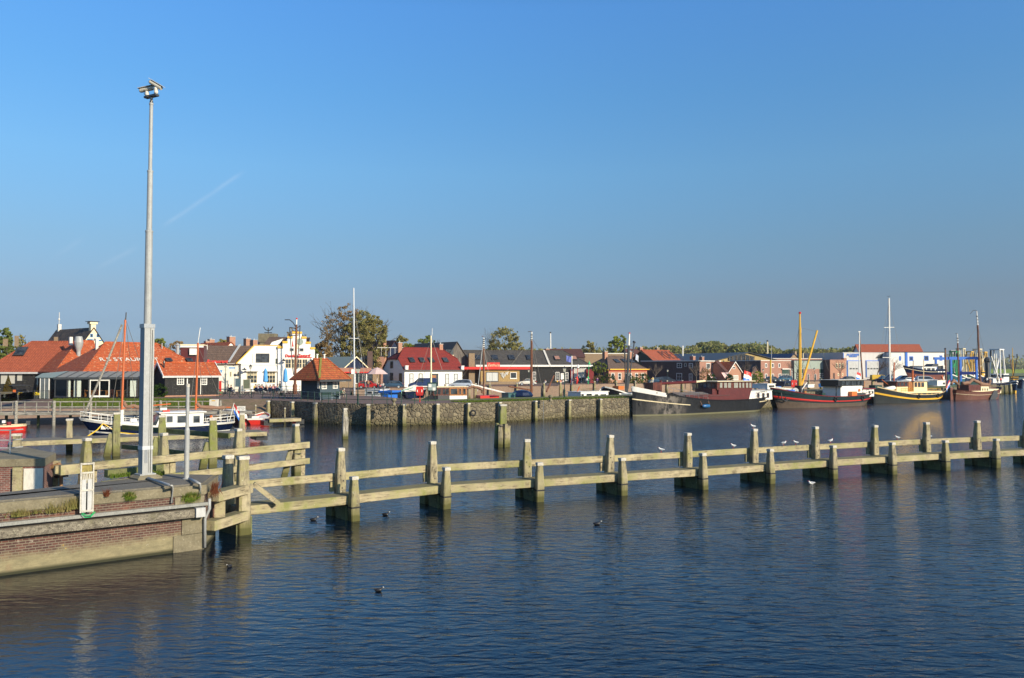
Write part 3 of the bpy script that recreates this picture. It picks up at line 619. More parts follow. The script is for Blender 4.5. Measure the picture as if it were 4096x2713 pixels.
def flag(parent, base, h, fl, fh, mat, lean=(0,0), ang=0, name='ensign', limp=.0, polem=None):
    b = Vector(base); top = b + Vector((lean[0], lean[1], h)); p = MB(); p.tube([b, top], .03, 5); po = p.build('flagstaff', polem or M['white'], parent)
    me = MB(); nx, nz = 8, 6; vs = []; 
    for i in range(nx+1):
        for j in range(nz+1):
            u = i/nx; x = math.cos(ang)*fl*u*(1-limp*.5); y = math.sin(ang)*fl*u*(1-limp*.5) + .07*fh*math.sin(u*8+j*.4); vs.append((x, y, -fh*(1-j/nz) - limp*fl*u*.8 + .03*math.sin(u*6)))
    fs = [(i*(nz+1)+j, (i+1)*(nz+1)+j, (i+1)*(nz+1)+j+1, i*(nz+1)+j+1) for i in range(nx) for j in range(nz)]
    me.add(vs, fs); o = me.build(name, mat, parent, fix=False); o.location = top; return o
def flag_tri(parent, base, h, fl, fh, lean=(0,0), ang=0, limp=.0, name='ensign'):
    """red-white-blue cloth, three bands as face materials"""
    b = Vector(base); top = b + Vector((lean[0], lean[1], h)); p = MB(); p.tube([b, top], .03, 5); p.build('flagstaff', M['white'], parent)
    me = MB(); nx, nz = 8, 6
    vs = [(math.cos(ang)*fl*i/nx*(1-limp*.5), math.sin(ang)*fl*i/nx + .08*fh*math.sin(i+j*.4), -fh*(1-j/nz) - limp*fl*(i/nx)*.9) for i in range(nx+1) for j in range(nz+1)]
    for i in range(nx):
        for j in range(nz):
            q = (i*(nz+1)+j, (i+1)*(nz+1)+j, (i+1)*(nz+1)+j+1, i*(nz+1)+j+1); me.add([vs[k] for k in q], [(0,1,2,3)], j//2)
    o = me.build(name, [M['blue'], M['white'], M['red']], parent, fix=False); o.location = top; return o

# ---------------------------------------------------------------- people, birds, cars, bikes, lamps
def skin_mesh(name, verts, edges, radii, mat, parent, sub=1):
    me = bpy.data.meshes.new(name); me.from_pydata(verts, edges, []); me.materials.append(mat); o = bpy.data.objects.new(name, me); COL.objects.link(o); o.parent = parent
    sk = o.modifiers.new('skin', 'SKIN'); sk.use_smooth_shade = True
    for v, r in zip(me.skin_vertices[0].data, radii): v.radius = (r, r) if not isinstance(r, tuple) else r
    me.skin_vertices[0].data[0].use_root = True
    if sub: s_ = o.modifiers.new('sub', 'SUBSURF'); s_.levels = sub; s_.render_levels = sub
    return o
CLOTH = {}
def cloth(c):
    if c not in CLOTH: CLOTH[c] = paint('cloth_%d' % len(CLOTH), c, .85, .15, 6)
    return CLOTH[c]
def person(label, loc, rz, pose, top, legs, hair=(.08,.05,.03), group='people around the harbour', ls=1.0):
    """faces local -y"""
    t = thing('person', label, 'person', loc, rz, group)
    if pose == 'stand':
        V = dict(pel=(0,0,.95), ch=(0,.0,1.33), nk=(0,0,1.50), hd=(0,-.02,1.64), hl=(.1,0,.9), kl=(.11,-.02,.5), al=(.11,.02,.08), tl=(.12,-.14,.04), hr=(-.1,0,.9), kr=(-.11,-.03,.5), ar=(-.12,.05,.08), tr=(-.12,-.1,.04),
                 sl=(.19,0,1.42), el=(.25,.02,1.12), wl=(.22,-.14,.92), sr=(-.19,0,1.42), er=(-.25,.02,1.12), wr=(-.23,-.12,.9))
    elif pose == 'sit':
        V = dict(pel=(0,.02,.52), ch=(0,.03,.9), nk=(0,.0,1.08), hd=(0,-.04,1.22), hl=(.1,0,.5), kl=(.13,-.44,.5), al=(.13,-.42,.1), tl=(.13,-.57,.05), hr=(-.1,0,.5), kr=(-.13,-.44,.5), ar=(-.13,-.45,.1), tr=(-.13,-.6,.05),
                 sl=(.19,.02,1.0), el=(.26,-.06,.74), wl=(.16,-.32,.72), sr=(-.19,.02,1.0), er=(-.26,-.06,.74), wr=(-.14,-.34,.7))
    else:  # bent forward on a bench
        V = dict(pel=(0,.02,.48), ch=(0,-.22,.82), nk=(0,-.34,.95), hd=(0,-.46,1.02), hl=(.1,0,.46), kl=(.13,-.44,.5), al=(.13,-.5,.1), tl=(.13,-.64,.05), hr=(-.1,0,.46), kr=(-.13,-.44,.5), ar=(-.13,-.4,.1), tr=(-.13,-.54,.05),
                 sl=(.18,-.28,.9), el=(.22,-.36,.66), wl=(.1,-.56,.6), sr=(-.18,-.28,.9), er=(-.22,-.36,.66), wr=(-.1,-.56,.6))
    E = [('pel','ch'),('ch','nk'),('nk','hd'),('pel','hl'),('hl','kl'),('kl','al'),('al','tl'),('pel','hr'),('hr','kr'),('kr','ar'),('ar','tr'),('ch','sl'),('sl','el'),('el','wl'),('ch','sr'),('sr','er'),('er','wr')]
    Rr = dict(pel=.13, ch=.13, nk=.055, hd=.10, hl=.08, kl=.055, al=.04, tl=.035, hr=.08, kr=.055, ar=.04, tr=.035, sl=.06, el=.042, wl=.03, sr=.06, er=.042, wr=.03)
    def sub(keys, nm, mat, k, root, trim=()):
        ks = list(keys); ks.remove(root); ks = [root]+ks; ed = [(ks.index(a), ks.index(b)) for a, b in E if a in ks and b in ks]
        skin_mesh(nm, [V[q] for q in ks], ed, [Rr[q]*k for q in ks], mat, t)
    sub(V.keys(), 'body', M['skin'], 1, 'pel'); sub(['pel','ch','sl','el','wl','sr','er','wr'] if ls > .9 else ['pel','ch','sl','el','sr','er'], 'shirt', cloth(top), 1.18, 'pel'); sub(['pel','hl','kl','al','hr','kr','ar'], 'trousers', cloth(legs), 1.2, 'pel')
    h = MB(); hd = V['hd']; h.ball((hd[0], hd[1]+.03, hd[2]+.05), (.105, .115, .10), 10, 7); h.build('hair', cloth(hair), t, smooth=True)
    return t
def bird(kind, label, loc, rz, group):
    gull = kind == 'gull'; t = thing('gull' if gull else 'coot', label, 'bird', loc, rz, group); s = 1.0
    if gull:   # standing, faces -y
        z = .10; skin_mesh('body', [(0,.0,z+.09),(0,-.09,z+.13),(0,-.14,z+.21),(0,-.15,z+.245),(0,.12,z+.08),(0,.22,z+.075)], [(0,1),(1,2),(2,3),(0,4),(4,5)], [.075,.065,.035,.04,.045,.015], M['feather'], t)
        for sd in (-1, 1): m = MB(); m.ball((sd*.06,.05,z+.10), (.025,.17,.055), 8, 5); m.build('wing', M['gull'], t, smooth=True)
        l = MB(); l.tube([(.025,0,0),(.025,.0,z+.05)], .008, 4); l.tube([(-.025,0,0),(-.025,.0,z+.05)], .008, 4); l.build('legs', M['red'], t)
        l = MB(); l.tube([(0,-.18,z+.245),(0,-.23,z+.235)], [.012,.004], 5); l.build('beak', M['red'], t)
    elif kind == 'swimgull':
        skin_mesh('body', [(0,.0,.05),(0,-.1,.08),(0,-.14,.16),(0,-.15,.19),(0,.14,.07),(0,.24,.09)], [(0,1),(1,2),(2,3),(0,4),(4,5)], [.08,.065,.035,.04,.05,.015], M['feather'], t)
        for sd in (-1, 1): m = MB(); m.ball((sd*.06,.07,.09), (.025,.16,.045), 8, 5); m.build('wing', M['gull'], t, smooth=True)
        l = MB(); l.tube([(0,-.18,.19),(0,-.23,.18)], [.012,.004], 5); l.build('beak', M['red'], t)
    else:
        skin_mesh('body', [(0,.0,.05),(0,-.11,.08),(0,-.16,.16),(0,-.18,.2),(0,.14,.07),(0,.22,.10)], [(0,1),(1,2),(2,3),(0,4),(4,5)], [.095,.075,.035,.042,.06,.02], M['coot'], t)
        l = MB(); l.tube([(0,-.21,.205),(0,-.27,.185)], [.02,.006], 5); l.build('beak', M['white'], t)
    return t
CARP = {
 'hatch': ([(0,.35),(.02,.62),(.12,.74),(.85,.92),(1.0,.95),(1.55,1.38),(1.8,1.45),(3.0,1.46),(3.5,1.36),(3.95,.98),(4.08,.85),(4.1,.35)], [(1.15,.98),(1.62,1.36),(1.85,1.4),(2.95,1.41),(3.4,1.32),(3.68,1.0)], .72, 3.3, .31),
 'mpv': ([(0,.38),(.02,.7),(.15,.85),(.75,1.0),(1.55,1.52),(2.0,1.64),(3.4,1.66),(4.2,1.55),(4.45,1.05),(4.52,.9),(4.55,.38)], [(.95,1.05),(1.65,1.5),(2.05,1.58),(3.4,1.6),(3.95,1.5),(4.15,1.08)], .82, 3.65, .33),
 'van': ([(0,.4),(.02,.8),(.2,.95),(.95,1.18),(1.65,1.82),(2.1,1.95),(4.9,1.97),(5.1,1.85),(5.15,.4)], [(1.15,1.22),(1.75,1.78),(2.1,1.85),(2.75,1.86),(2.75,1.22)], .95, 4.2, .36),
 'minibus': ([(0,.4),(.02,.75),(.25,.95),(.9,1.1),(1.85,1.78),(2.3,1.88),(4.5,1.88),(4.85,1.7),(5.0,1.1),(5.0,.4)], [(1.2,1.16),(1.95,1.72),(2.3,1.78),(4.4,1.78),(4.65,1.62),(4.72,1.16)], .9, 4.0, .35),
 'beetle': ([(0,.35),(.03,.55),(.2,.75),(.55,.88),(1.05,.96),(1.2,1.0),(1.55,1.38),(1.9,1.48),(2.4,1.46),(3.0,1.25),(3.6,.9),(3.95,.6),(4.05,.35)], [(1.28,1.03),(1.58,1.33),(1.9,1.41),(2.4,1.38),(2.85,1.2),(2.95,1.05)], .75, 3.2, .33),
}
def car(kind, label, loc, rz, col, group='cars parked along the quay', flip=False):
    """nose at local x=0, side facing -y"""
    prof, win, fx, rx_, wr = CARP[kind]; t = thing('parked_car', label, 'van' if kind in ('van', 'minibus') else 'car', loc, rz, group); L = prof[-1][0]; w = 1.72 if kind != 'van' else 1.9
    body = MB(); N = len(prof); ys = [-.5, -.47, -.36, .36, .47, .5]; ins = [.06, .0, 0, 0, 0, .06]
    vs = []; zb = .95 if kind in ('hatch', 'beetle') else 1.08
    for k, yy in enumerate(ys):
        for x, z in prof:
            tuck = max(0, (z-zb))*.28 if True else 0; hw = abs(yy)*w
            y = math.copysign(max(0, hw - tuck*(1 if abs(yy) > .4 else .2)), yy); q = .05 if abs(yy) == .5 else 0
            vs.append((x + (q if x < L/2 else -q), y, z - (q*.6 if z > .5 else -q*.2)))
    fs = [(k*N+i, (k+1)*N+i, (k+1)*N+(i+1) % N, k*N+(i+1) % N) for k in range(5) for i in range(N)] + [list(range(N)), [5*N+i for i in range(N)][::-1]]
    body.add(vs, fs); body.build('body', cloth(col) if False else paint('car_paint', col, .22, .04, 2, .2), t, smooth=False)
    for sd in (-1, 1):
        g = MB(); tk = lambda z: sd*(w/2 - max(0, z-zb)*.28 + .012); g.sheet([(x, tk(z), z) for x, z in win]); g.build('side_window', M['glass'], t)
        p = MB(); xm = (fx+rx_)/2; zz = win[0][1]; p.box(xm-.04, xm+.04, *sorted((tk(zz)+sd*.004, tk(zz+.38)+sd*.01)), zz, zz+.36); p.build('door_pillar', M['black'], t)
    g = MB(); a, b2 = win[0], win[1]; hw = w*.40
    g.sheet([(a[0]-.14, -hw, a[1]+.03), (a[0]-.14, hw, a[1]+.03), (b2[0]-.06, hw*.93, b2[1]+.06), (b2[0]-.06, -hw*.93, b2[1]+.06)]); g.build('windscreen', M['glass'], t)
    for x in (fx, rx_):
        for sd in (-1, 1):
            m = MB(); m.lathe([(wr,-.11),(wr,.11)], 16, (x, sd*(w/2-.09), wr), ax='y'); o = m.build('wheel', M['rubber'], t); m = MB(); m.lathe([(wr*.62,-.118),(wr*.62,.118)], 12, (x, sd*(w/2-.09), wr), ax='y'); m.build('rim', M['alu'], o)
    for sd in (-1, 1):
        m = MB(); m.ball((.09, sd*.6, .66), (.09,.17,.09), 8, 5); m.build('headlight', M['white'], t); m = MB(); m.box(L-.06, L+.015, sd*.62-.13, sd*.62+.13, .78, .93); m.build('tail_light', M['red'], t)
        m = MB(); m.box(win[0][0]+.12, win[0][0]+.26, *sorted((sd*w/2, sd*(w/2+.16))), win[0][1]+.02, win[0][1]+.14); m.build('wing_mirror', M['black'], t)
    m = MB(); m.box(-.04, .1, -w*.46, w*.46, .3, .45); m.box(L-.1, L+.04, -w*.46, w*.46, .3, .45); m.build('bumper', M['dgrey'], t)
    return t
def bicycle(label, loc, rz, group='bicycles leaning on the railing', basket=False, col=None):
    t = thing('bicycle', label, 'bicycle', loc, rz, group)
    for x in (-.54, .54):
        m = MB(); pts = [(x+.34*math.cos(a*math.pi/8), 0, .35+.34*math.sin(a*math.pi/8)) for a in range(17)]; m.tube(pts, .022, 5); o = m.build('wheel', M['rubber'], t)
        m = MB()
        for a in range(8): m.tube([(x,0,.35),(x+.33*math.cos(a*math.pi/4),0,.35+.33*math.sin(a*math.pi/4))], .004, 3)
        m.build('spokes', M['steel'], o)
    m = MB(); m.tube([(-.54,0,.35),(-.1,0,.32),(-.2,0,.85),(-.54,0,.35)], .017, 5); m.tube([(-.1,0,.32),(.36,0,.78)], .02, 5); m.tube([(-.17,0,.62),(.38,0,.68)], .016, 5); m.tube([(.54,0,.35),(.36,0,.86)], .018, 5); m.build('frame', col or M['black'], t)
    m = MB(); m.tube([(.36,0,.86),(.35,0,1.02),(.28,-.25,1.04)], .014, 5); m.tube([(.35,0,1.02),(.28,.25,1.04)], .014, 5); m.build('handlebar', M['steel'], t)
    m = MB(); m.ball((-.22,0,.93), (.13,.08,.04), 8, 5); m.tube([(-.2,0,.85),(-.21,0,.92)], .014, 5); m.build('saddle', M['black'], t)
    m = MB(); m.box(-.75, -.32, -.06, .06, .70, .72); m.build('carrier', M['black'], t)
    if basket: m = MB(); m.rbox((-.54, -.12, .52), (.36, .1, .34)); m.rbox((-.54, .12, .52), (.36, .1, .34)); m.build('pannier', cloth((.16,.18,.08)), t)
    return t
def lantern(label, loc, h=4.4, group='lantern posts on the quays'):
    t = thing('street_lantern', label, 'street lamp', loc, 0, group)
    m = MB(); m.lathe([(.14,0),(.14,.12),(.09,.2),(.085,.9),(.12,.94),(.12,1.0),(.06,1.06),(.05,h*.62),(.075,h*.63),(.04,h*.65),(.035,h-.75),(.07,h-.74),(.03,h-.70)], 10); m.tube([(-.3,0,h-1.0),(.3,0,h-1.0)], .02, 5); m.build('post', M['green'], t)
    m = MB(); m.lathe([(.11,h-.68),(.21,h-.22)], 4, sq=True); o = m.build('lamp_glass', paint('opal_glass', (.55,.53,.44), .25), t)
    m = MB(); m.lathe([(.26,h-.22),(.08,h-.06),(.05,h),(.01,h+.14)], 4, sq=True); m.build('lamp_cap', M['dgrey'], t)
    return t
def railing(pts, name, label, h=1.05, mat=None, rails=(1.0,.5), r=.028, every=None, group=None, cat='railing', pr=None):
    t = thing(name, label, cat, pts[0], 0, group); o = Vector(pts[0]); mat = mat or M['green']
    for p in pts:
        m = MB(); q = Vector(p)-o; m.lathe([(pr or .04,0),(pr or .04,h),(.055,h+.01),(.05,h+.06),(.01,h+.09)], 8, q); m.build('post', mat, t)
    for k in rails:
        m = MB(); m.tube([Vector(p)-o+Vector((0,0,h*k)) for p in pts], r, 5); m.build('rail', mat, t)
    return t
# ================================================================ SETTING
QZ = 2.3
def water_mat():
    m, nt, bs = _base('harbour_water'); bs.inputs['Base Color'].default_value = (.001, .006, .015, 1); bs.inputs['Roughness'].default_value = .035; bs.inputs['IOR'].default_value = 1.46
    bs.inputs['Specular IOR Level'].default_value = .5
    v = _coord(nt, (1, 2.5, 1), (0, 0, rad(7)))
    wv = _n(nt, 'ShaderNodeTexNoise', Scale=1.5, Detail=1.5, Roughness=.5, Distortion=.5); nt.links.new(v, wv.inputs['Vector'])
    w2 = _n(nt, 'ShaderNodeTexNoise', Scale=4.6, Detail=3.0, Roughness=.6); nt.links.new(_coord(nt, (1, 2.2, 1), (0, 0, rad(-6))), w2.inputs['Vector'])
    w3 = _n(nt, 'ShaderNodeTexNoise', Scale=.16, Detail=2.0); nt.links.new(_coord(nt), w3.inputs['Vector'])
    w0 = _n(nt, 'ShaderNodeTexNoise', Scale=.33, Detail=2.0); nt.links.new(_coord(nt, (1, 1.6, 1), (0, 0, rad(30))), w0.inputs['Vector'])
    # calm lee close to the brick pier, livelier water further out
    tc = nt.nodes.new('ShaderNodeTexCoord'); sp = nt.nodes.new('ShaderNodeSeparateXYZ'); nt.links.new(tc.outputs['Object'], sp.inputs[0])
    mr = nt.nodes.new('ShaderNodeMapRange'); mr.inputs[1].default_value = -11; mr.inputs[2].default_value = -1; mr.inputs[3].default_value = .42; mr.inputs[4].default_value = 1.0
    nt.links.new(sp.outputs[0], mr.inputs[0])
    def mul(a, b):
        n = nt.nodes.new('ShaderNodeMath'); n.operation = 'MULTIPLY'
        for i, x in enumerate((a, b)):
            if isinstance(x, (int, float)): n.inputs[i].default_value = x
            else: nt.links.new(x, n.inputs[i])
        return n.outputs[0]
    def add(a, b):
        n = nt.nodes.new('ShaderNodeMath'); nt.links.new(a, n.inputs[0]); nt.links.new(b, n.inputs[1]); return n.outputs[0]
    h = add(add(mul(wv.outputs[0], .046), mul(mul(w2.outputs[0], .017), _ramp(nt, w3.outputs[0], .35, .6, (.45,.45,.45), (1,1,1)))), mul(w0.outputs[0], .03))
    h = mul(h, mr.outputs[0])
    m2 = nt.nodes.new('ShaderNodeMapRange'); m2.inputs[1].default_value = 22; m2.inputs[2].default_value = 80; m2.inputs[3].default_value = 1.0; m2.inputs[4].default_value = 2.3
    nt.links.new(sp.outputs[1], m2.inputs[0]); h = mul(h, m2.outputs[0])
    b = nt.nodes.new('ShaderNodeBump'); b.inputs['Strength'].default_value = 1.0; b.inputs['Distance'].default_value = 1.0
    nt.links.new(h, b.inputs['Height']); nt.links.new(b.outputs[0], bs.inputs['Normal'])
    return m
M['water'] = water_mat()
w = MB(); w.sheet([(-400,-60,0),(2500,-60,0),(2500,5000,0),(-400,5000,0)]); tag(w.build('water', M['water']), 'dark blue rippled harbour water', kind='structure')

def P(px, D, z=0.0): return colY(px, D, z)
wall = [P(1087,93.6), onz(1170,1686,0), onz(1250,1692,0), onz(1350,1698,0), onz(1467,1703,0), onz(1600,1703,0), onz(1740,1700,0), onz(1860,1696,0), onz(2050,1687,0), onz(2250,1675,0), onz(2521,1664,0), P(3010,119), P(3435,139), P(3745,155), P(3985,187)]
inner = [P(3975,200), P(3740,170), P(3400,152), P(3000,132), P(2521,113), P(2300,106), P(2000,100), P(1850,97), P(1700,95), P(1640,96.5), P(1580,102), P(1500,108), P(1400,112)]
far = [P(1410,138), P(1480,147), P(1560,154), P(1850,157.5), P(1900,168), P(2225,172), P(2234,187), P(2500,197), P(2750,208), P(3300,237), P(3500,252), P(3790,300), P(3835,380)]
bank = [Vector((-330,97,0)), P(300,97), P(850,97), P(930,98), P(1087,97)]
def Zs(p, z): return (p[0], p[1], z)
lm = MB(); lm.sheet([Zs(p, QZ) for p in bank + wall + inner + far] + [(380,900,QZ),(600,3500,QZ),(-2500,3500,QZ),(-2500,97,QZ)])
tag(lm.build('ground', M['pave']), 'brown brick paved quay and town ground', kind='structure')
# left bank: grass slope, brick foot
g = MB(); L0 = [(-330,97,QZ),Zs(P(300,97),QZ),Zs(P(850,97),QZ)]; L1 = [(-330,89,1.55),Zs(P(300,89),1.55),Zs(P(850,89),1.55)]
for i in range(2): g.sheet([L1[i], L1[i+1], L0[i+1], L0[i]])
gb = g.build('bank', M['pave']); tag(gb, 'sloping bank below the restaurant', kind='structure')
g = MB()
for i in range(2):
    a, b = Vector(L1[i]), Vector(L1[i+1]); g.sheet([a, b, (b.x, b.y-1.6, -.4), (a.x, a.y-1.6, -.4)])
    
tag(g.build('brick_revetment', M['brickq']), 'sloping brick foot of the left bank behind the jetty', 'revetment')
g = MB(); pts0 = [Zs(P(850,97),QZ), Zs(P(930,98),QZ), Zs(P(1087,97),QZ), Zs(P(1090,94),QZ)]; pts1 = [Zs(P(850,87.4),-.4), Zs(P(960,89),-.4), Zs(P(1060,89.5),-.4), Zs(P(1089,93),-.4)]
for i in range(3): g.sheet([pts1[i], pts1[i+1], pts0[i+1], pts0[i]])
tag(g.build('slipway_slope', brick('slope_brick', (.23,.12,.075), (.29,.165,.10), (.26,.21,.14), .3, .1, .014, (.16,.13,.06), .75)), 'brown paved slope running down to the water beside the basalt wall', 'slope')
def gstrip(name, label, front, back, z, m, kind='structure', cat=None):
    g = MB(); n = min(len(front), len(back))
    for i in range(n-1): g.sheet([Zs(front[i], z), Zs(front[i+1], z), Zs(back[i+1], z), Zs(back[i], z)])
    return tag(g.build(name, m), label, cat, kind=kind)
def offs(line, d):
    out = []
    for i, p in enumerate(line):
        a = line[max(0, i-1)]; b = line[min(len(line)-1, i+1)]; t = (Vector((b.x-a.x, b.y-a.y, 0))).normalized(); out.append(Vector((p.x - t.y*d, p.y + t.x*d, 0)))
    return out
gl = wall[7:]; gstrip('grass_verge', 'strip of green grass along the top of the basalt wall', offs(gl, .1), offs(gl, 3.4), QZ+.004, M['grass'])
gstrip('grass_verge', 'grass edge along the inner side of the mole', offs(wall[6:], 8.0)[0:1] + offs(wall[7:], 7.0), offs(wall[6:], 9.2)[0:1] + offs(wall[7:], 8.9), QZ+.004, M['grass'])
g = MB(); g.sheet([Zs(P(205,89.6),1.63), Zs(P(850,89.6),1.63), Zs(P(850,97.6),2.31), Zs(P(215,97.6),2.31)]); tag(g.build('grass_lawn', M['grass']), 'bright green lawn below the restaurant terrace', kind='structure')
# rough grass blades on the verges
def tufts(name, label, line0, line1, z, n, h, mat, seed):
    r = random.Random(seed); vs = []; fs = []
    for _ in range(n):
        i = r.randrange(len(line0)-1); a = r.random(); b = r.random(); p = line0[i].lerp(line0[i+1], a); q = line1[i].lerp(line1[i+1], a); c = p.lerp(q, b)
        zz = z if not callable(z) else z(b); s = h*r.uniform(.5, 1.3); t = r.uniform(0, math.pi); w_ = s*.22; o = len(vs)
        dx, dy = math.cos(t)*w_, math.sin(t)*w_; lx, ly = r.gauss(0, s*.3), r.gauss(0, s*.3)
        vs += [(c.x-dx, c.y-dy, zz), (c.x+dx, c.y+dy, zz), (c.x+lx, c.y+ly, zz+s)]; fs.append((o, o+1, o+2))
    me = bpy.data.meshes.new(name); me.from_pydata(vs, [], fs); me.materials.append(mat); o = bpy.data.objects.new(name, me); COL.objects.link(o)
    return tag(o, label, 'grass', kind='stuff')
M['blade'] = leafm('grass_blades', (.085,.14,.012), (.14,.20,.025), (.20,.20,.05), 1.0)
tufts('grass', 'uneven grass blades along the verge of the basalt wall', offs(gl, .15)[:5], offs(gl, 3.2)[:5], QZ, 9000, .16, M['blade'], 3)
tufts('grass', 'grass blades on the lawn below the restaurant', [P(210,89.8), P(850,89.8)], [P(216,97.4), P(850,97.4)], lambda b: 1.62+.67*b, 16000, .20, M['blade'], 4)
def wallobj(name, label, line, d, z0, z1, m, cat='quay wall'):
    g = MB(); b = offs(line, d)
    for i in range(len(line)-1):
        g.add([Zs(line[i],z0), Zs(line[i+1],z0), Zs(line[i+1],z1), Zs(line[i],z1), Zs(b[i],z0), Zs(b[i+1],z0), Zs(b[i+1],z1), Zs(b[i],z1)], [(0,1,2,3),(5,4,7,6),(3,2,6,7)])
    n = len(line)-1; g.add([Zs(line[0],z0), Zs(b[0],z0), Zs(b[0],z1), Zs(line[0],z1)], [(0,1,2,3)]); g.add([Zs(line[n],z0), Zs(b[n],z0), Zs(b[n],z1), Zs(line[n],z1)], [(3,2,1,0)])
    return tag(g.build(name, m), label, cat)
wallobj('basalt_wall', 'long curved quay wall of rounded basalt stones with orange lichen', wall, .5, -.6, QZ-.004, M['stone'])
wallobj('inner_wall', 'plain brick wall on the inner side of the mole', inner, .3, -.6, QZ-.004, M['brickq'])
fw = wallobj('brick_quay_wall', 'sunlit brick quay wall along the far side of the inner basin', far, -.4, -.6, QZ-.05, M['brickq'])
cp = MB()
for i in range(len(far)-1): cp.beam(Zs(far[i], QZ+.03), Zs(far[i+1], QZ+.03), .5, .16)
cp.build('coping', M['brickd'], fw)
# marsh and far shore on the right
g = MB(); g.sheet([onz(3830,1502,.6), onz(3960,1503,.6), onz(4300,1507,.6), Vector((2400,1400,.6)), Vector((2400,3600,.6)), Vector((300,3600,.6)), Vector((300,700,.6))])
tag(g.build('marsh_land', M['field']), 'green salt marsh beyond the river mouth', kind='structure')
g = MB(); d0, d1 = onz(3950,1493,.8), Vector((1500,1250,.8)); g.prism([d0+Vector((-30,0,-1)), d0+Vector((-30,4,4.4)), d0+Vector((-30,30,-1))], d1-d0)
tag(g.build('dike', M['grass']), 'long green sea dike at the river mouth', kind='structure')

# tree-clad horizon: far wood as one mass
def woodland(name, label, spans, seed, n, leaf, mat):
    r = random.Random(seed); vs = []; fs = []; cl = []
    for x0, x1, D0, D1, ytop, jit in spans:
        k = int((x1-x0)/6.5)
        for i in range(k):
            t = r.random(); px = x0+(x1-x0)*t; D = r.uniform(D0, D1); yt = (ytop(px) if callable(ytop) else ytop) + r.gauss(0, jit); z = zat(yt, D); R_ = r.uniform(3.0, 5.5)*D/480
            cl.append((P(px, D, max(QZ+R_*.7, z-R_)), R_)); 
            for q in range(2): cl.append((P(px+r.uniform(-20,20), D-4, QZ+(z-QZ)*r.uniform(.15,.75)), R_*1.15))
    for i in range(n):
        c, R_ = cl[r.randrange(len(cl))]; d = Vector((r.gauss(0,1), r.gauss(0,1), r.gauss(0,1))).normalized()*R_*r.random()**.35; p = c+d; s = leaf*r.uniform(.6,1.4)
        a = Vector((r.gauss(0,1), r.gauss(0,1), r.gauss(0,1))).normalized(); b = a.cross(Vector((r.gauss(0,1), r.gauss(0,1), r.gauss(0,1)))).normalized(); o = len(vs)
        vs += [tuple(p-a*s*.5), tuple(p+b*s*.4), tuple(p+a*s*.5), tuple(p-b*s*.4)]; fs.append((o,o+1,o+2,o+3))
    me = bpy.data.meshes.new(name); me.from_pydata(vs, [], fs); me.materials.append(mat); o = bpy.data.objects.new(name, me); COL.objects.link(o); return tag(o, label, 'wood', kind='stuff')
ht = lambda px: 1383 + 9*math.sin(px/97) + 5*math.sin(px/31+1) + max(0, (px-3000)*.045)
woodland('woodland', 'broad belt of autumn wood behind the town on the right', [(2540,3620,470,520,ht,4)], 5, 120000, 1.8, M['forest'])
woodland('woodland', 'low tree belt behind the roofs in the middle', [(2080,2620,420,460,lambda p: 1404+5*math.sin(p/40),4)], 6, 26000, 1.8, M['forest'])
woodland('woodland', 'faint blue tree line at the river mouth on the right', [(3950,4400,1500,1700,1469,1.2)], 7, 5000, 6.5, M['forest'])

# haze
hz = MB(); hz.box(-900, 1900, -40, 2600, -2, 60); ho = hz.build('haze', bpy.data.materials.new('haze_air')); hm = ho.data.materials[0]; hm.use_nodes = True
for n in list(hm.node_tree.nodes):
    if n.type != 'OUTPUT_MATERIAL': hm.node_tree.nodes.remove(n)
pv = hm.node_tree.nodes.new('ShaderNodeVolumePrincipled'); pv.inputs['Color'].default_value = (.72,.80,.90,1); pv.inputs['Density'].default_value = HAZE; pv.inputs['Anisotropy'].default_value = .2
hm.node_tree.links.new(pv.outputs[0], hm.node_tree.nodes['Material Output'].inputs['Volume']); tag(ho, 'thin even haze over the harbour', kind='stuff')
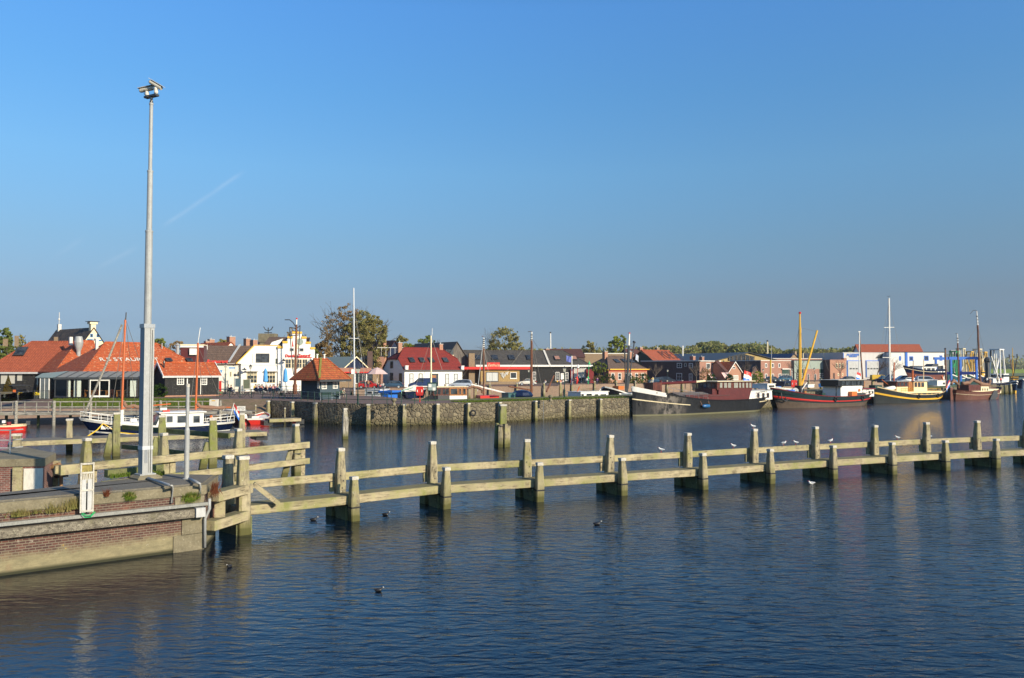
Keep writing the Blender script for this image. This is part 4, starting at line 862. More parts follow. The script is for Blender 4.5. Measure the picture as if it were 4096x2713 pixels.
# ================================================================ FOREGROUND PIER
def pier_mat():
    m = brick('pier_face_brick', (.07,.03,.025), (.135,.055,.04), (.19,.155,.115), .24, .078, .013, (.20,.17,.09), .15, .8); nt = m.node_tree; bs = nt.nodes['Principled BSDF']; src = bs.inputs['Base Color'].links[0].from_socket
    tc = nt.nodes.new('ShaderNodeTexCoord'); sp = nt.nodes.new('ShaderNodeSeparateXYZ'); nt.links.new(tc.outputs['Object'], sp.inputs[0])
    n = _n(nt, 'ShaderNodeTexNoise', Scale=1.5, Detail=7.0, Roughness=.75); nt.links.new(_coord(nt), n.inputs['Vector'])
    a = nt.nodes.new('ShaderNodeMath'); a.operation = 'MULTIPLY_ADD'; nt.links.new(n.outputs[0], a.inputs[0]); a.inputs[1].default_value = -.75; nt.links.new(sp.outputs[2], a.inputs[2])
    p2 = _n(nt, 'ShaderNodeTexNoise', Scale=2.4, Detail=9.0, Roughness=.8); nt.links.new(_coord(nt, (1,1,2.2)), p2.inputs['Vector'])
    c = _mix(nt, _ramp(nt, a.outputs[0], .05, .32, (.92,.92,.92), (0,0,0)), src, _mix(nt, _ramp(nt, p2.outputs[0], .35, .65), (.30,.255,.14), (.17,.15,.085)))
    p = _n(nt, 'ShaderNodeTexNoise', Scale=.55, Detail=5.0, Roughness=.6); nt.links.new(_coord(nt), p.inputs['Vector'])
    c = _mix(nt, _ramp(nt, p.outputs[0], .53, .66, (0,0,0), (.7,.7,.7)), c, (.25,.10,.06))
    e = _n(nt, 'ShaderNodeTexNoise', Scale=2.1, Detail=8.0, Roughness=.8); nt.links.new(_coord(nt, (1,1,1.8)), e.inputs['Vector'])
    c = _mix(nt, _ramp(nt, e.outputs[0], .63, .68), c, (.55,.50,.42))
    y = _n(nt, 'ShaderNodeTexNoise', Scale=3.0, Detail=6.0, Roughness=.8); nt.links.new(_coord(nt), y.inputs['Vector'])
    c = _mix(nt, _ramp(nt, y.outputs[0], .66, .70), c, (.48,.30,.03))
    c = _mix(nt, _ramp(nt, sp.outputs[2], .06, .16, (1,1,1), (0,0,0)), c, (.03,.03,.012)); nt.links.new(c, bs.inputs['Base Color']); return m
M['pier'] = pier_mat(); PZ = 2.17
pb, pc = onz(815,2195,0), onz(862,2140,0); pa = onz(0,2305,0); pa = pa + (pa-pb).normalized()*9
b1, b2, b3, b4 = onz(676,1895,PZ), onz(415,1925,PZ), onz(217,1946,PZ), onz(0,1970,PZ); b4 = b4 + (b4-b3).normalized()*9
pier = thing('brick_pier', 'old brick pier with concrete top in the left foreground', 'pier', pb)
def loc3(p, z): return (p.x-pb.x, p.y-pb.y, z)
outline = [pa, pb, pc, b1, b2, b3, b4]
def inset(d):
    n = len(outline); out = []
    for i in range(n):
        a, p, b = outline[i-1], outline[i], outline[(i+1) % n]; e0 = Vector((p.x-a.x, p.y-a.y, 0)).normalized(); e1 = Vector((b.x-p.x, b.y-p.y, 0)).normalized(); n0 = Vector((-e0.y, e0.x, 0)); n1 = Vector((-e1.y, e1.x, 0)); m = (n0+n1).normalized(); out.append(Vector((p.x, p.y, 0)) + m*d/max(.4, m.dot(n0)))
    return out
b = MB(); b.prism([loc3(p, -.6) for p in outline], (0,0,2.42)); b.build('brick_wall', M['pier'], pier)
b = MB(); b.prism([loc3(p, 1.821) for p in inset(-.06)], (0,0,.30)); b.build('concrete_capping', M['conc'], pier)
b = MB(); b.prism([loc3(p, 2.121) for p in inset(.10)], (0,0,.05)); b.build('pier_top', M['quaytop'], pier)
fd = (pb-pa); fl = fd.length; fd.normalize(); fn = Vector((fd.y, -fd.x, 0))      # along the face, outward normal
def face(px, py, o=0.0):                                                           # pixel -> point on the pier face, o metres proud
    d = ray(px, py); n = fn; q = Vector((0,0,EYE)); t = (pb + fn*o - q).dot(n)/d.dot(n); return q + d*t - pb
b = MB()
for x0, x1, z0, z1 in ((-.95,-.02,1.15,1.78),(-.72,-.0,.55,1.13),(-.98,-.0,-.5,.53),(-.62,-.0,1.795,1.81)):
    c = fd*((x0+x1)/2) + fn*.0; b.rbox((c.x, c.y, (z0+z1)/2), (x1-x0, .09, z1-z0), math.atan2(fd.y, fd.x))
b.build('corner_stones', M['conc'], pier)
a0 = face(-60,2130,.12); a1 = face(790,2040,.12); zt = .5*(a0.z+a1.z)
wl_ = MB(); wl_.beam(fd*(-fl+1)+fn*.14+Vector((0,0,1.25)), fd*-.28+fn*.14+Vector((0,0,1.25)), .26, .27); wl_.build('timber_wale', M['plank'], pier)
wb = MB(); c = fd*-.22+fn*.2; wb.rbox((c.x, c.y, 1.27), (.3,.34,.3), math.atan2(fd.y, fd.x)); wb.build('wale_end_block', M['lgrey'], pier)
tr = MB(); tr.beam(fd*(-fl+1)+fn*.22+Vector((0,0,1.52)), fd*.12+fn*.22+Vector((0,0,1.52)), .10, .10); tr.build('cable_tray', paint('tray_grey', (.27,.27,.245), .5, .25, 4), pier)
# steps of stone on the sunny side face and small coping timbers on the back edge
b = MB(); q0, q1 = onz(415,1915,PZ), onz(640,1890,PZ); b.beam(loc3(q0+Vector((0,.15,0)), PZ+.15), loc3(q1+Vector((0,.15,0)), PZ+.15), .25, .26); b.build('edge_timber', M['greenwood'], pier)
# conduits over the edge
def pipe(name, pts, r, label): 
    m = MB(); o = Vector(pts[0]); m.tube([Vector(p)-o for p in pts], r, 8); t = m.build(name, M['galv'], None, smooth=True); t.location = o; return tag(t, label, 'pipe', 'grey conduits on the pier')
def arc(p, q, s, n=5): return [Vector(p).lerp(Vector(q), i/n) for i in range(n+1)]
k0, k1 = onz(592,1913,PZ+.06), onz(675,1940,PZ+.10); k2 = Vector(k1) + Vector((.22,-.18,-.05)); k3 = pb + face(688,2000,.1)
pipe('conduit', [k0, k1, k1.lerp(k2,.6)+Vector((0,0,.02)), Vector((k3.x, k3.y, k2.z-.12)), k3+Vector((0,0,-.1))], .045, 'grey bent conduit leading from the camera mast over the pier edge')
k0, k1 = onz(757,1915,PZ+.06), onz(785,1928,PZ+.10); k3 = pb + face(800,1975,.1)
pipe('conduit', [k0, k1, k1+Vector((.15,-.12,-.04)), Vector((k3.x, k3.y, 2.05)), k3], .045, 'shorter grey bent conduit from the slim grey pole')
m = MB(); k = [pb+face(838,1995,.26), pb+face(838,2035,.24), pb+face(820,2075,.14), pb+face(819,2190,.12)]; m.tube([p-k[0] for p in k], .05, 8); t = m.build('drain_pipe', M['galv'], None, smooth=True); t.location = k[0]; tag(t, 'thin grey pipe running down the pier corner into the water', 'pipe')
# cable ladder box
lb = pb + face(346,2050,.30); cl = thing('cable_ladder', 'white steel cable ladder frame with grey cable covers on the pier wall', 'cable ladder', lb, math.atan2(fd.y, fd.x))
hgt = face(346,1851,.3).z - face(346,2050,.3).z; m = MB()
for x in (-.19,.15): m.box(x, x+.04, -.03, .03, 0, hgt)
m.build('frame', M['capw'], cl)
for zz in (.02, hgt*.43, hgt*.78, hgt-.06): m = MB(); m.box(-.15, .15, -.025, .025, zz, zz+.05); m.build('rung', M['capw'], cl)
for x in (-.14, .02): m = MB(); m.box(x, x+.12, .0, .04, .0, hgt*.66); m.build('cable_cover', M['lgrey'], cl)
m = MB()
for i in range(5): m.tube([(-.1+i*.05, .02, hgt*.64), (-.12+i*.055+(.03 if i > 2 else 0), .03, hgt*.80)], .015, 5)
m.build('cables', M['offwhite'], cl); m = MB(); m.box(-.15, .15, .03, .06, hgt*.80, hgt-.05); m.build('back_plate', paint('rusty_plate', (.30,.24,.07), .8, .4, 4), cl)
m = MB(); m.tube([(-.15,-.05,-.02),(-.05,-.08,-.14),(.1,-.08,-.14),(.24,-.05,.0)], .012, 4); m.tube([(-.12,-.05,-.0),(0,-.07,-.09),(.12,-.07,-.09),(.2,-.05,.02)], .012, 4); m.build('loose_cable', M['bgreen'], cl)
# dry plants and weeds growing from the pier
def weeds(label, p, n, h, spread, mat, seed, hang=False):
    r = random.Random(seed); vs = []; fs = []
    for _ in range(n):
        x, y = r.gauss(0, spread), r.gauss(0, .05); s = h*r.uniform(.4, 1.2); o = len(vs); lx = r.gauss(0, s*.35); z1 = -s*.7 if hang and r.random() < .6 else s
        c = fd*x + fn*(.03+abs(y)); e = fd*(x+lx) + fn*(.08+abs(r.gauss(0,.06)+ (s*.3 if hang else 0))); w_ = fd*.012
        vs += [tuple(c-w_), tuple(c+w_), (e.x, e.y, z1)]; fs.append((o,o+1,o+2))
    me = bpy.data.meshes.new('weed'); me.from_pydata(vs, [], fs); me.materials.append(mat); o = bpy.data.objects.new('weed', me); COL.objects.link(o); o.location = p; return tag(o, label, 'plant', 'weeds growing on the pier wall')
M['dry'] = leafm('dry_grass', (.30,.24,.10), (.20,.20,.05)); M['rustleaf'] = leafm('red_creeper', (.22,.06,.03), (.14,.05,.02))
for i, (px, py, n, h, s, mm, lb_, hg) in enumerate([(760,1990,260,.22,.13,M['blade'],'grassy tuft hanging over the pier wall below the slim grey pole',True),(300,2035,160,.34,.12,M['dry'],'dry grass beside the white cable ladder',False),(220,2050,70,.36,.16,M['dry'],'dry tall grass growing from the pier wall',False),(75,2065,120,.22,.12,M['dry'],'low dry tuft at the far left of the pier wall',False),(160,2052,60,.16,.25,M['dry'],'low green weeds on the left pier wall',False),(515,1985,200,.18,.08,M['blade'],'small green weed in the brickwork under the camera mast',True),(425,1985,60,.26,.03,M['rustleaf'],'thin reddish weed right of the cable ladder',False),(855,1960,120,.34,.07,M['rustleaf'],'red creeper on the pier corner',True)]):
    weeds(lb_, pb + face(px, py, .0 if px > 800 else .02), n, h, s, mm, 30+i, hg)
tufts('grass', 'grass tuft beside the foot of the camera mast', [onz(600,1905,PZ), onz(640,1908,PZ)], [onz(605,1895,PZ), onz(660,1897,PZ)], PZ, 500, .13, M['blade'], 8)
tufts('grass', 'green moss and grass on the edge timber', [onz(440,1925,PZ), onz(520,1915,PZ)], [onz(440,1915,PZ), onz(520,1908,PZ)], PZ+.08, 400, .10, M['blade'], 9)
# rear block of the old lock
B0, B1, B2 = onz(178,1834,PZ), onz(220,1812,PZ), onz(-250,1842,PZ)
for q in (B0, B1, B2): q.z = 0
blk = thing('lock_wall', 'old brick lock wall with concrete top behind the pier', 'lock wall', B0)
l = lambda p, z: (p.x-B0.x, p.y-B0.y, z); ev = (B1-B0)
def blkpoly(o=0): 
    e = (B2-B0).normalized(); n = Vector((e.y, -e.x, 0)); n = n if n.y < 0 else -n; s_ = -e
    return [l(B2+n*o, 0), l(B0+n*o+s_*o, 0), l(B1+s_*o, 0), l(B1+(B2-B0)*.35+Vector((0,1.5,0)), 0), l(B2+Vector((0,6,0)), 0)]
b = MB(); b.prism([(x, y, -.6) for x, y, z in blkpoly()], (0,0,2.45)); b.build('brick_face', brick('lock_brick', (.26,.085,.06), (.15,.05,.04), (.32,.26,.22), .24, .08, .013, (.10,.05,.04), .45), blk)
b = MB(); b.prism([(x, y, 1.851) for x, y, z in blkpoly(.05)], (0,0,.32)); b.build('capping', M['conc'], blk)
e = (B2-B0).normalized(); en = Vector((e.y,-e.x,0)); en = en if en.y < 0 else -en; ang = math.atan2(-e.y, -e.x)
b = MB(); c = e*1.0+en*.06; b.rbox((c.x, c.y, .65), (.34,.22,2.35), ang); c = (B1-B0)*.92+Vector((.12,-.05,0)); b.rbox((c.x, c.y, .65), (.30,.3,2.4), ang); b.build('timber_post', M['beam'], blk)
b = MB(); c = e*.41+en*.02; b.rbox((c.x, c.y, .6), (.74,.08,2.3), ang); b.build('concrete_panel', M['offwhite'], blk)
t = thing('galvanised_railing', 'galvanised steel safety railing on the lock wall at the left edge', 'railing', onz(20,1815,PZ)); m = MB()
for x in (-.9,-.32,.22): m.tube([(x,0,0),(x,0,1.05)], .035, 6)
m.build('post', M['galv'], t)
for zz in (.25,.6,1.05): m = MB(); m.tube([(-.95,0,zz),(.22,0,zz),(.42,.6,zz)], .03, 6); m.build('rail', M['galv'], t)
m = MB(); m.lathe([(.10,0),(.11,.5),(.13,.52)], 10); t = m.build('black_pipe_end', M['black']); t.location = onz(222,1905,1.2); t.rotation_euler = (0, rad(80), 0); tag(t, 'black plastic pipe sticking out of the lock wall', 'pipe')
m = MB(); m.tube([(0,0,-1.4),(0,0,.75)], .07, 8); m.tube([(0,0,.75),(-.12,0,.86),(-.5,0,.70),(-.8,0,.86)], .09, 8); t = m.build('bent_pipe', paint('rusty_pipe', (.30,.17,.08), .6, .3)); t.location = onz(245,1935,.9); tag(t, 'rusty upright pipe with black bend in the lock gap', 'pipe')

# ---------------------------------------------------------------- camera mast and slim pole
mb_ = onz(580,1913,PZ); mast = thing('camera_mast', 'tall grey telescopic mast with two surveillance cameras on top', 'camera mast', mb_, rad(48))
m = MB(); m.lathe([(.42,0),(.42,.05),(.30,.13)], 4, sq=True); m.build('concrete_foot', M['conc'], mast)
m = MB(); m.rbox((0,0,.15), (.55,.5,.04)); m.build('base_plate', M['galv'], mast)
zt1 = atY(590,1298,mb_.y).z-PZ; m = MB(); m.box(-.172,.172,-.172,.172,.17,zt1); m.build('box_section', M['galv'], mast)
m = MB(); m.box(.03,.042,-.180,-.173,.2,zt1-.1); m.build('seam', M['dgrey'], mast); m = MB(); m.box(-.11,.0,-.181,-.173,.55,1.05); m.build('hatch', M['steel'], mast); m = MB(); m.tube([(.10,-.185,.2),(.10,-.185,zt1-.2)],.012,5); m.build('cable', M['dgrey'], mast)
z_b = atY(590,1790,mb_.y).z-PZ; m = MB(); m.box(-.185,.185,-.185,.185,z_b-.07,z_b+.06); m.build('clamp_band', M['alu'], mast); m = MB(); m.box(-.20,.185,-.19,.185,zt1-.13,zt1+.01); m.build('clamp_band', M['steel'], mast)
secs = [(1298,930,.120),(930,690,.090),(690,420,.062)]
for i, (ya, yb_, r) in enumerate(secs):
    za, zb = atY(595,ya,mb_.y).z-PZ, atY(600,yb_,mb_.y).z-PZ; m = MB(); m.lathe([(r*1.05,za-(.1 if i else .3)),(r,zb),(r+.012,zb+.002),(r+.012,zb+.06),(r*.8,zb+.08)], 14, (0,.0,0)); m.build('tube', M['galv'], mast, smooth=False)
zt3 = atY(603,420,mb_.y).z-PZ; m = MB(); m.lathe([(.058,zt3+.02),(.058,zt3+.13)], 12); m.build('black_band', M['black'], mast)
ztop = atY(603,390,mb_.y).z-PZ; m = MB(); m.lathe([(.05,zt3),(.05,ztop)], 12); m.build('tube', M['galv'], mast)
ha = rad(-48)+rad(-28)
m = MB(); m.rbox((0,0,ztop+.04), (.62,.16,.07), ha, 0); m.build('cross_arm', M['dgrey'], mast)
def cctv(px, tilt, rz_, nm, up=0):
    c = Matrix.Rotation(ha,3,'Z') @ Vector((px,0,0)); br = MB(); br.lathe([(.04,ztop+.08),(.07,ztop+.12),(.07,ztop+.22+up),(.04,ztop+.26+up)], 10, (c.x, c.y, 0)); o = br.build('pan_tilt_head', M['offwhite'], mast)
    mx = Matrix.Translation((c.x, c.y, ztop+.33+up)) @ Matrix.Rotation(rz_,4,'Z') @ Matrix.Rotation(tilt,4,'Y')
    b = MB(); b.lathe([(.06,-.27),(.075,-.26),(.078,.22),(.07,.24)], 12, (0,0,0), ax='x'); b.v = [tuple(mx @ Vector(v)) for v in b.v]; o = b.build('camera_housing', paint('housing_cream', (.62,.57,.46), .45, .1), mast)
    b = MB(); b.rbox((-.02,0,.085), (.62,.19,.015)); b.v = [tuple(mx @ Vector(v)) for v in b.v]; b.build('sun_shield', M['offwhite'], o)
    b = MB(); b.lathe([(.06,0),(.06,.012)], 12, (-.285,0,0), ax='x'); b.v = [tuple(mx @ Vector(v)) for v in b.v]; b.build('lens_window', M['darkglass'], o)
cctv(-.24, rad(-7), rad(-48)-rad(12), 'a'); cctv(.24, rad(31), rad(-48)-rad(8), 'b', .07)
m = MB(); m.tube([(.0,-.05,ztop-.12),(-.15,-.12,ztop-.06),(-.3,-.1,ztop+.02),(-.26,0,ztop+.2)], .012, 5); m.build('cable', M['black'], mast)
gp = onz(746,1916,PZ); zs, ztp = atY(750,1712,gp.y).z-PZ, atY(752,1535,gp.y).z-PZ; t = thing('grey_pole', 'slim round grey steel pole standing on the pier corner', 'pole', gp)
m = MB(); m.lathe([(.14,0),(.14,.02),(.085,.03),(.085,zs-.08),(.062,zs)], 14); m.build('lower_tube', M['galv'], t, smooth=False); m = MB(); m.lathe([(.06,zs),(.06,ztp-.12)], 14); m.build('upper_tube', M['galv'], t); m = MB(); m.lathe([(.066,ztp-.118),(.066,ztp-.02),(.03,ztp)], 14); m.build('cap', M['capw'], t)

# ================================================================ TIMBER GUIDE WORK
def post_mesh(h, a=.20, top=.125, foot=-.6, wob=0, seed=0, taper_at=.55):
    r = random.Random(seed); b = MB(); rings = [(foot,1),( .0,1),(h*taper_at*.5,1.0),(h*taper_at,.97),(h*(taper_at+1)*.5,.83),(h-.13,top/a)]; vs = []; 
    for z, k in rings:
        ox, oy = r.gauss(0,.008), r.gauss(0,.008)
        for t in range(8):
            qx, qy = ((1,-.8),(1,.8),(.8,1),(-.8,1),(-1,.8),(-1,-.8),(-.8,-1),(.8,-1))[t]; vs.append((ox + a*k*qx, oy + a*k*qy, z))
    fs = [(i*8+j, i*8+(j+1) % 8, (i+1)*8+(j+1) % 8, (i+1)*8+j) for i in range(len(rings)-1) for j in range(8)] + [list(range(8))[::-1], [(len(rings)-1)*8+j for j in range(8)]]
    b.add(vs, fs); return b
def add_post(parent, p, h, name='post', ang=0, a=.20, top=.125, cap=True, seed=0, lean=None, taper=.55, mat=None):
    o = post_mesh(h, a, top, seed=seed, taper_at=taper).build(name, mat or M['pile'], parent); o.location = p; o.rotation_euler = (lean[0] if lean else rng.gauss(0,.013), lean[1] if lean else rng.gauss(0,.013), ang)
    if cap:
        c = MB(); q = top*1.12; c.lathe([(q,h-.128),(q,h-.02),(q*.93,h)], 4, sq=True); co = c.build('white_cap', M['capw'], o)
    return o
fpx = [(974,2137),(1416,2083),(1781,2035),(2157,2007),(2491,1981),(2813,1957),(3083,1934),(3334,1914),(3571,1897),(3784,1882),(3985,1870),(4180,1861),(4370,1853)]
fp = [onz(x, y, 0) for x, y in fpx]; fp = [fp[0]+(fp[0]-fp[1])*.0] + fp[1:]
fence = thing('guide_fence', 'long timber guide fence of paired posts and two beams standing across the water', 'guide fence', fp[0]); O = fp[0]
offp = []
for i, p in enumerate(fp):
    a = fp[max(0,i-1)]; b = fp[min(len(fp)-1,i+1)]; t = (b-a).normalized(); n = Vector((-t.y, t.x, 0)); offp.append((t, n)); 
for i, p in enumerate(fp):
    t, n = offp[i]; ang = math.atan2(t.y, t.x) + rng.uniform(-.08,.08)
    if i == 0:
        add_post(fence, p-O, 2.82, 'big_post', ang, .22, .17, seed=i); q = colY(918, 30.1, 0); add_post(fence, q-O, 2.76, 'big_post', ang+.1, .20, .15, seed=40)
        b = MB(); c = (p+q)/2-O; b.rbox((c.x, c.y, .22), (1.3,.62,.8), math.atan2((q-p).y,(q-p).x)); b.build('cross_block', M['greenwood'], fence)
        continue
    sp_ = add_post(fence, p-O, rng.uniform(1.72,1.80), 'short_post', ang, .185, .125, seed=i, taper=.45); b = MB(); b.lathe([(.197,.50),(.197,.56)], 4, sq=True); b.build('iron_band', M['rubber'], sp_)
    tp_ = add_post(fence, p+n*1.28-O, rng.uniform(2.68,2.78), 'tall_post', ang+rng.uniform(-.1,.1), .19, .125, seed=i+20, taper=.62); b = MB()
    for bx_, bz_ in ((-.07,1.66),(.06,1.44),(.02,1.15)): b.box(bx_-.022,bx_+.022,-.20,-.17,bz_-.022,bz_+.022)
    b.build('bolts', M['rubber'], tp_)
    b = MB(); c = p+n*.66-O; b.rbox((c.x, c.y, .05), (.5,.85,1.0), math.atan2(t.y,t.x)); c = p+n*1.72-O-t*.08; b.rbox((c.x, c.y, .18), (.42,.55,.8), math.atan2(t.y,t.x)); b.build('cross_block', M['greenwood'], fence)
    b = MB(); c = p+n*1.52-O-t*.16; b.rbox((c.x, c.y, 1.18), (.36,.12,.40), math.atan2(t.y,t.x)); b.build('packing_block', M['beam'], fence)
def beamobj(name, a, b, w, h, parent, mat):
    a, b = Vector(a), Vector(b); d = b-a; m = MB(); m.box(0, d.length, -w/2, w/2, -h/2, h/2); o = m.build(name, mat, parent); o.location = a; o.rotation_euler = (0, -math.asin(d.z/d.length), math.atan2(d.y, d.x)); 
    mod = o.modifiers.new('edge', 'BEVEL'); mod.width = .02; mod.segments = 1; return o
for i in range(len(fp)-1):
    n0, n1 = offp[i][1], offp[i+1][1]; s0 = fp[i]+n0*.66-O; s1 = fp[i+1]+n1*.66-O; dd = (s1-s0).normalized(); dz = rng.uniform(-.012,.012)
    if i == 0: s0 = s0 - dd*.2
    beamobj('lower_beam', s0+Vector((0,0,.79+dz)), s1-dd*.012+Vector((0,0,.79+dz)), .92, .35, fence, M['beam'])
    r0 = fp[i]+n0*1.52-O; r1 = fp[i+1]+n1*1.52-O; dd = (r1-r0).normalized(); beamobj('top_rail', r0+dd*.006+Vector((0,0,1.56)), r1-dd*.006+Vector((0,0,1.56)), .13, .32, fence, M['beam'])
# joint to the pier
q = colY(918, 30.1, 0); c0 = onz(862,1985,1.6); c0.z = 0; J = fp[0]
beamobj('joint_beam', c0-O+Vector((.0,-.3,1.62)), J-O+Vector((0,.3,1.62)), .55, .33, fence, M['beam']); beamobj('joint_beam', c0-O+Vector((.0,-.6,.70)), J-O+Vector((0,-.1,.70)), .5, .34, fence, M['beam'])
b = MB(); c = c0.lerp(J,.28)-O+Vector((0,-.35,1.16)); b.rbox((c.x,c.y,1.16), (.34,.3,.56), .3); b.build('joint_post', M['beam'], fence); b = MB(); c = c0.lerp(J,.85)-O+Vector((0,.1,0)); b.rbox((c.x,c.y,1.16), (.1,.4,.56), .3); b.build('joint_post', M['beam'], fence)
b = MB(); b.beam(J-O+Vector((.2,.45,1.75)), J-O+Vector((1.05,.75,.98)), .3, .16); b.build('diagonal_brace', M['beam'], fence)
# second guide work with two rails
Pa, Pb = onz(300,1868,1.72), onz(1237,1768,1.86); Pa.z = Pb.z = 0; g2 = thing('rail_fence', 'mossy timber fence with two long rails behind the pier', 'guide fence', Pa); d2 = (Pb-Pa).normalized(); n2 = Vector((-d2.y, d2.x, 0))
def on2(px): 
    k = (px-CPX)/FPX; s = (k*Pa.y-Pa.x)/(d2.x-k*d2.y); return Pa + d2*s
for i, (px, h) in enumerate([(359,2.92),(678,2.9),(967,2.87),(1203,2.9)]):
    p = on2(px)+n2*.32; add_post(g2, p-Pa, h, 'post', math.atan2(d2.y,d2.x)+rng.uniform(-.1,.1), .21, .13, seed=60+i, taper=.6)
    b = MB(); c = p-Pa-n2*.05+d2*.34; b.rbox((c.x,c.y,.6), (.28,.3,1.9), math.atan2(d2.y,d2.x)); b.build('rail_support', M['beam'], g2)
p = on2(1165)+n2*.5; add_post(g2, p-Pa, 1.75, 'slanted_post', .3, .17, .12, cap=False, seed=70, lean=(0, rad(13)))
b = MB(); c = on2(1203)+n2*.32-Pa; b.rbox((c.x,c.y,1.25), (.52,.52,.04), .3); b.build('iron_band', M['dgrey'], g2)
beamobj('top_rail', on2(228)-Pa+Vector((0,0,1.68)), on2(1240)-Pa+Vector((0,0,1.70)), .16, .36, g2, M['beam']); beamobj('lower_rail', on2(415)-Pa+Vector((0,0,.80)), on2(1240)-Pa+Vector((0,0,.80)), .2, .33, g2, M['beam'])
b = MB(); c = on2(288)-Pa-n2*.14; b.rbox((c.x,c.y,1.66), (1.0,.3,.42), math.atan2(d2.y,d2.x)); b.build('rail_end_block', M['beam'], g2)
# third: mooring dolphins with planks
Q0, Q1 = onz(475,1825,0), onz(862,1872,0); g3 = thing('dolphin_fence', 'three green mossy dolphins joined by planks beside the pontoon', 'guide fence', Q0); d3 = (Q1-Q0).normalized(); n3 = Vector((-d3.y, d3.x, 0))
def on3(px): k = (px-CPX)/FPX; s = (k*Q0.y-Q0.x)/(d3.x-k*d3.y); return Q0 + d3*s
M['gpile'] = wood('green_pile', (.22,.20,.10), (.29,.26,.15), (.17,.19,.035), .85, 'z', wet=True)
for i, px in enumerate((472,655,858)):
    p = on3(px); add_post(g3, p-Q0, 2.98, 'post', .5+rng.uniform(-.1,.1), .24, .19, seed=80+i, taper=.75, mat=M['gpile']); add_post(g3, p-Q0+Vector((-.55,-.2,0)), 1.7, 'slanted_post', .5, .22, .16, cap=False, seed=84+i, lean=(0, rad(10)), mat=M['gpile'])
beamobj('plank', on3(478)-Q0+n3*.3+Vector((0,0,1.95)), on3(905)-Q0+n3*.3+Vector((0,0,1.95)), .14, .32, g3, M['greenwood']); beamobj('plank', on3(478)-Q0+n3*.3+Vector((0,0,.62)), on3(900)-Q0+n3*.3+Vector((0,0,.62)), .14, .3, g3, M['greenwood'])
# free-standing piles
def pile(label, px, py=None, D=None, top=2.6, a=.2, tp=.13, ang=.4, seed=0, mat=None, round_=False, group=None, name='mooring_pile', cap=True):
    p = onz(px, py, 0) if py else colY(px, D, 0); t = thing(name, label, 'mooring pile', p, 0, group or 'mooring piles in the harbour')
    if round_:
        b = MB(); b.lathe([(a,-.6),(a,top-.12),(a*.9,top-.1)], 10); b.build('shaft', mat or M['pile'], t); b = MB(); b.lathe([(a*1.1,top-.1),(a*1.1,top-.03),(a*.5,top+.03)], 10); b.build('white_cap', M['capw'], t)
    else: add_post(t, (0,0,0), top, 'shaft', ang, a, tp, cap, seed, mat=mat, taper=.6)
    return t
pile('mossy mooring pile standing at the left end of the pontoon behind the lock wall', 75, D=47, top=2.2, a=.24, tp=.22, seed=1); pile('slim mooring pile in front of the blue boat bow with a metal collar', 277, 1800, top=2.3, a=.21, tp=.2, seed=2)
sp = pile('pale mooring pile with a white notice board on top', 970, D=54.2, top=3.0, a=.22, tp=.15, seed=3)
m = MB(); m.tube([(-.1,-.05,2.9),(-.1,-.05,3.3)], .02, 5); m.build('sign_bracket', M['steel'], sp); m = MB(); m.box(-.30,.25,-.10,-.07,3.16,3.47); so_ = m.build('notice_board', M['white'], sp)
for k, (tx, zz) in enumerate((('Passantenhaven', 3.40), ('Boxen niet langer', 3.315), ('dan  7  meter', 3.235))): text(tx, .068, M['black'], so_, mtx=facing(-.02, -.104, zz), ext=.002)
pile('lone pale mooring pile in front of the basalt wall', 1380, 1756, top=2.62, a=.24, tp=.15, seed=4, mat=wood('bleached_pile', (.36,.32,.25), (.47,.43,.35), (.26,.24,.12), .25, 'z', wet=True))
for i, (px, py, yt, r) in enumerate([(1139,1695,1632,.075),(1022,1683,1620,.075),(995,1668,1602,.09)]):
    p = onz(px, py, 0); pile(['thin round pile beside the small pontoon', 'thin round white-topped pile left of the basalt wall', 'thin grey pile at the end of the jetty'][i], px, py, top=atY(px,yt,p.y).z, a=r, round_=True, seed=5)
dp = onz(2008,1787,0); dl = thing('dolphin', 'cluster of tall and short mossy piles standing alone in mid channel', 'dolphin', dp, 0)
add_post(dl, (.02,.1,0), 3.25, 'tall_pile', .3, .27, .24, True, 90, taper=.8, mat=M['gpile'])
for i, (x, y, h, ln) in enumerate([(-.42,-.05,1.95,.04),(-.12,-.35,1.85,.0),(.22,-.3,1.9,-.02),(.42,.0,1.75,-.05),(-.3,.35,1.8,.03)]): add_post(dl, (x,y,0), h, 'short_pile', .4+i, .17, .15, False, 91+i, lean=(0,ln), mat=M['gpile'] if i == 0 else M['pile'])
b = MB(); b.tube([(-.5,-.45,1.75),(.0,-.56,1.6),(.5,-.2,1.75)], .03, 5); b.build('chain', M['dgrey'], dl)
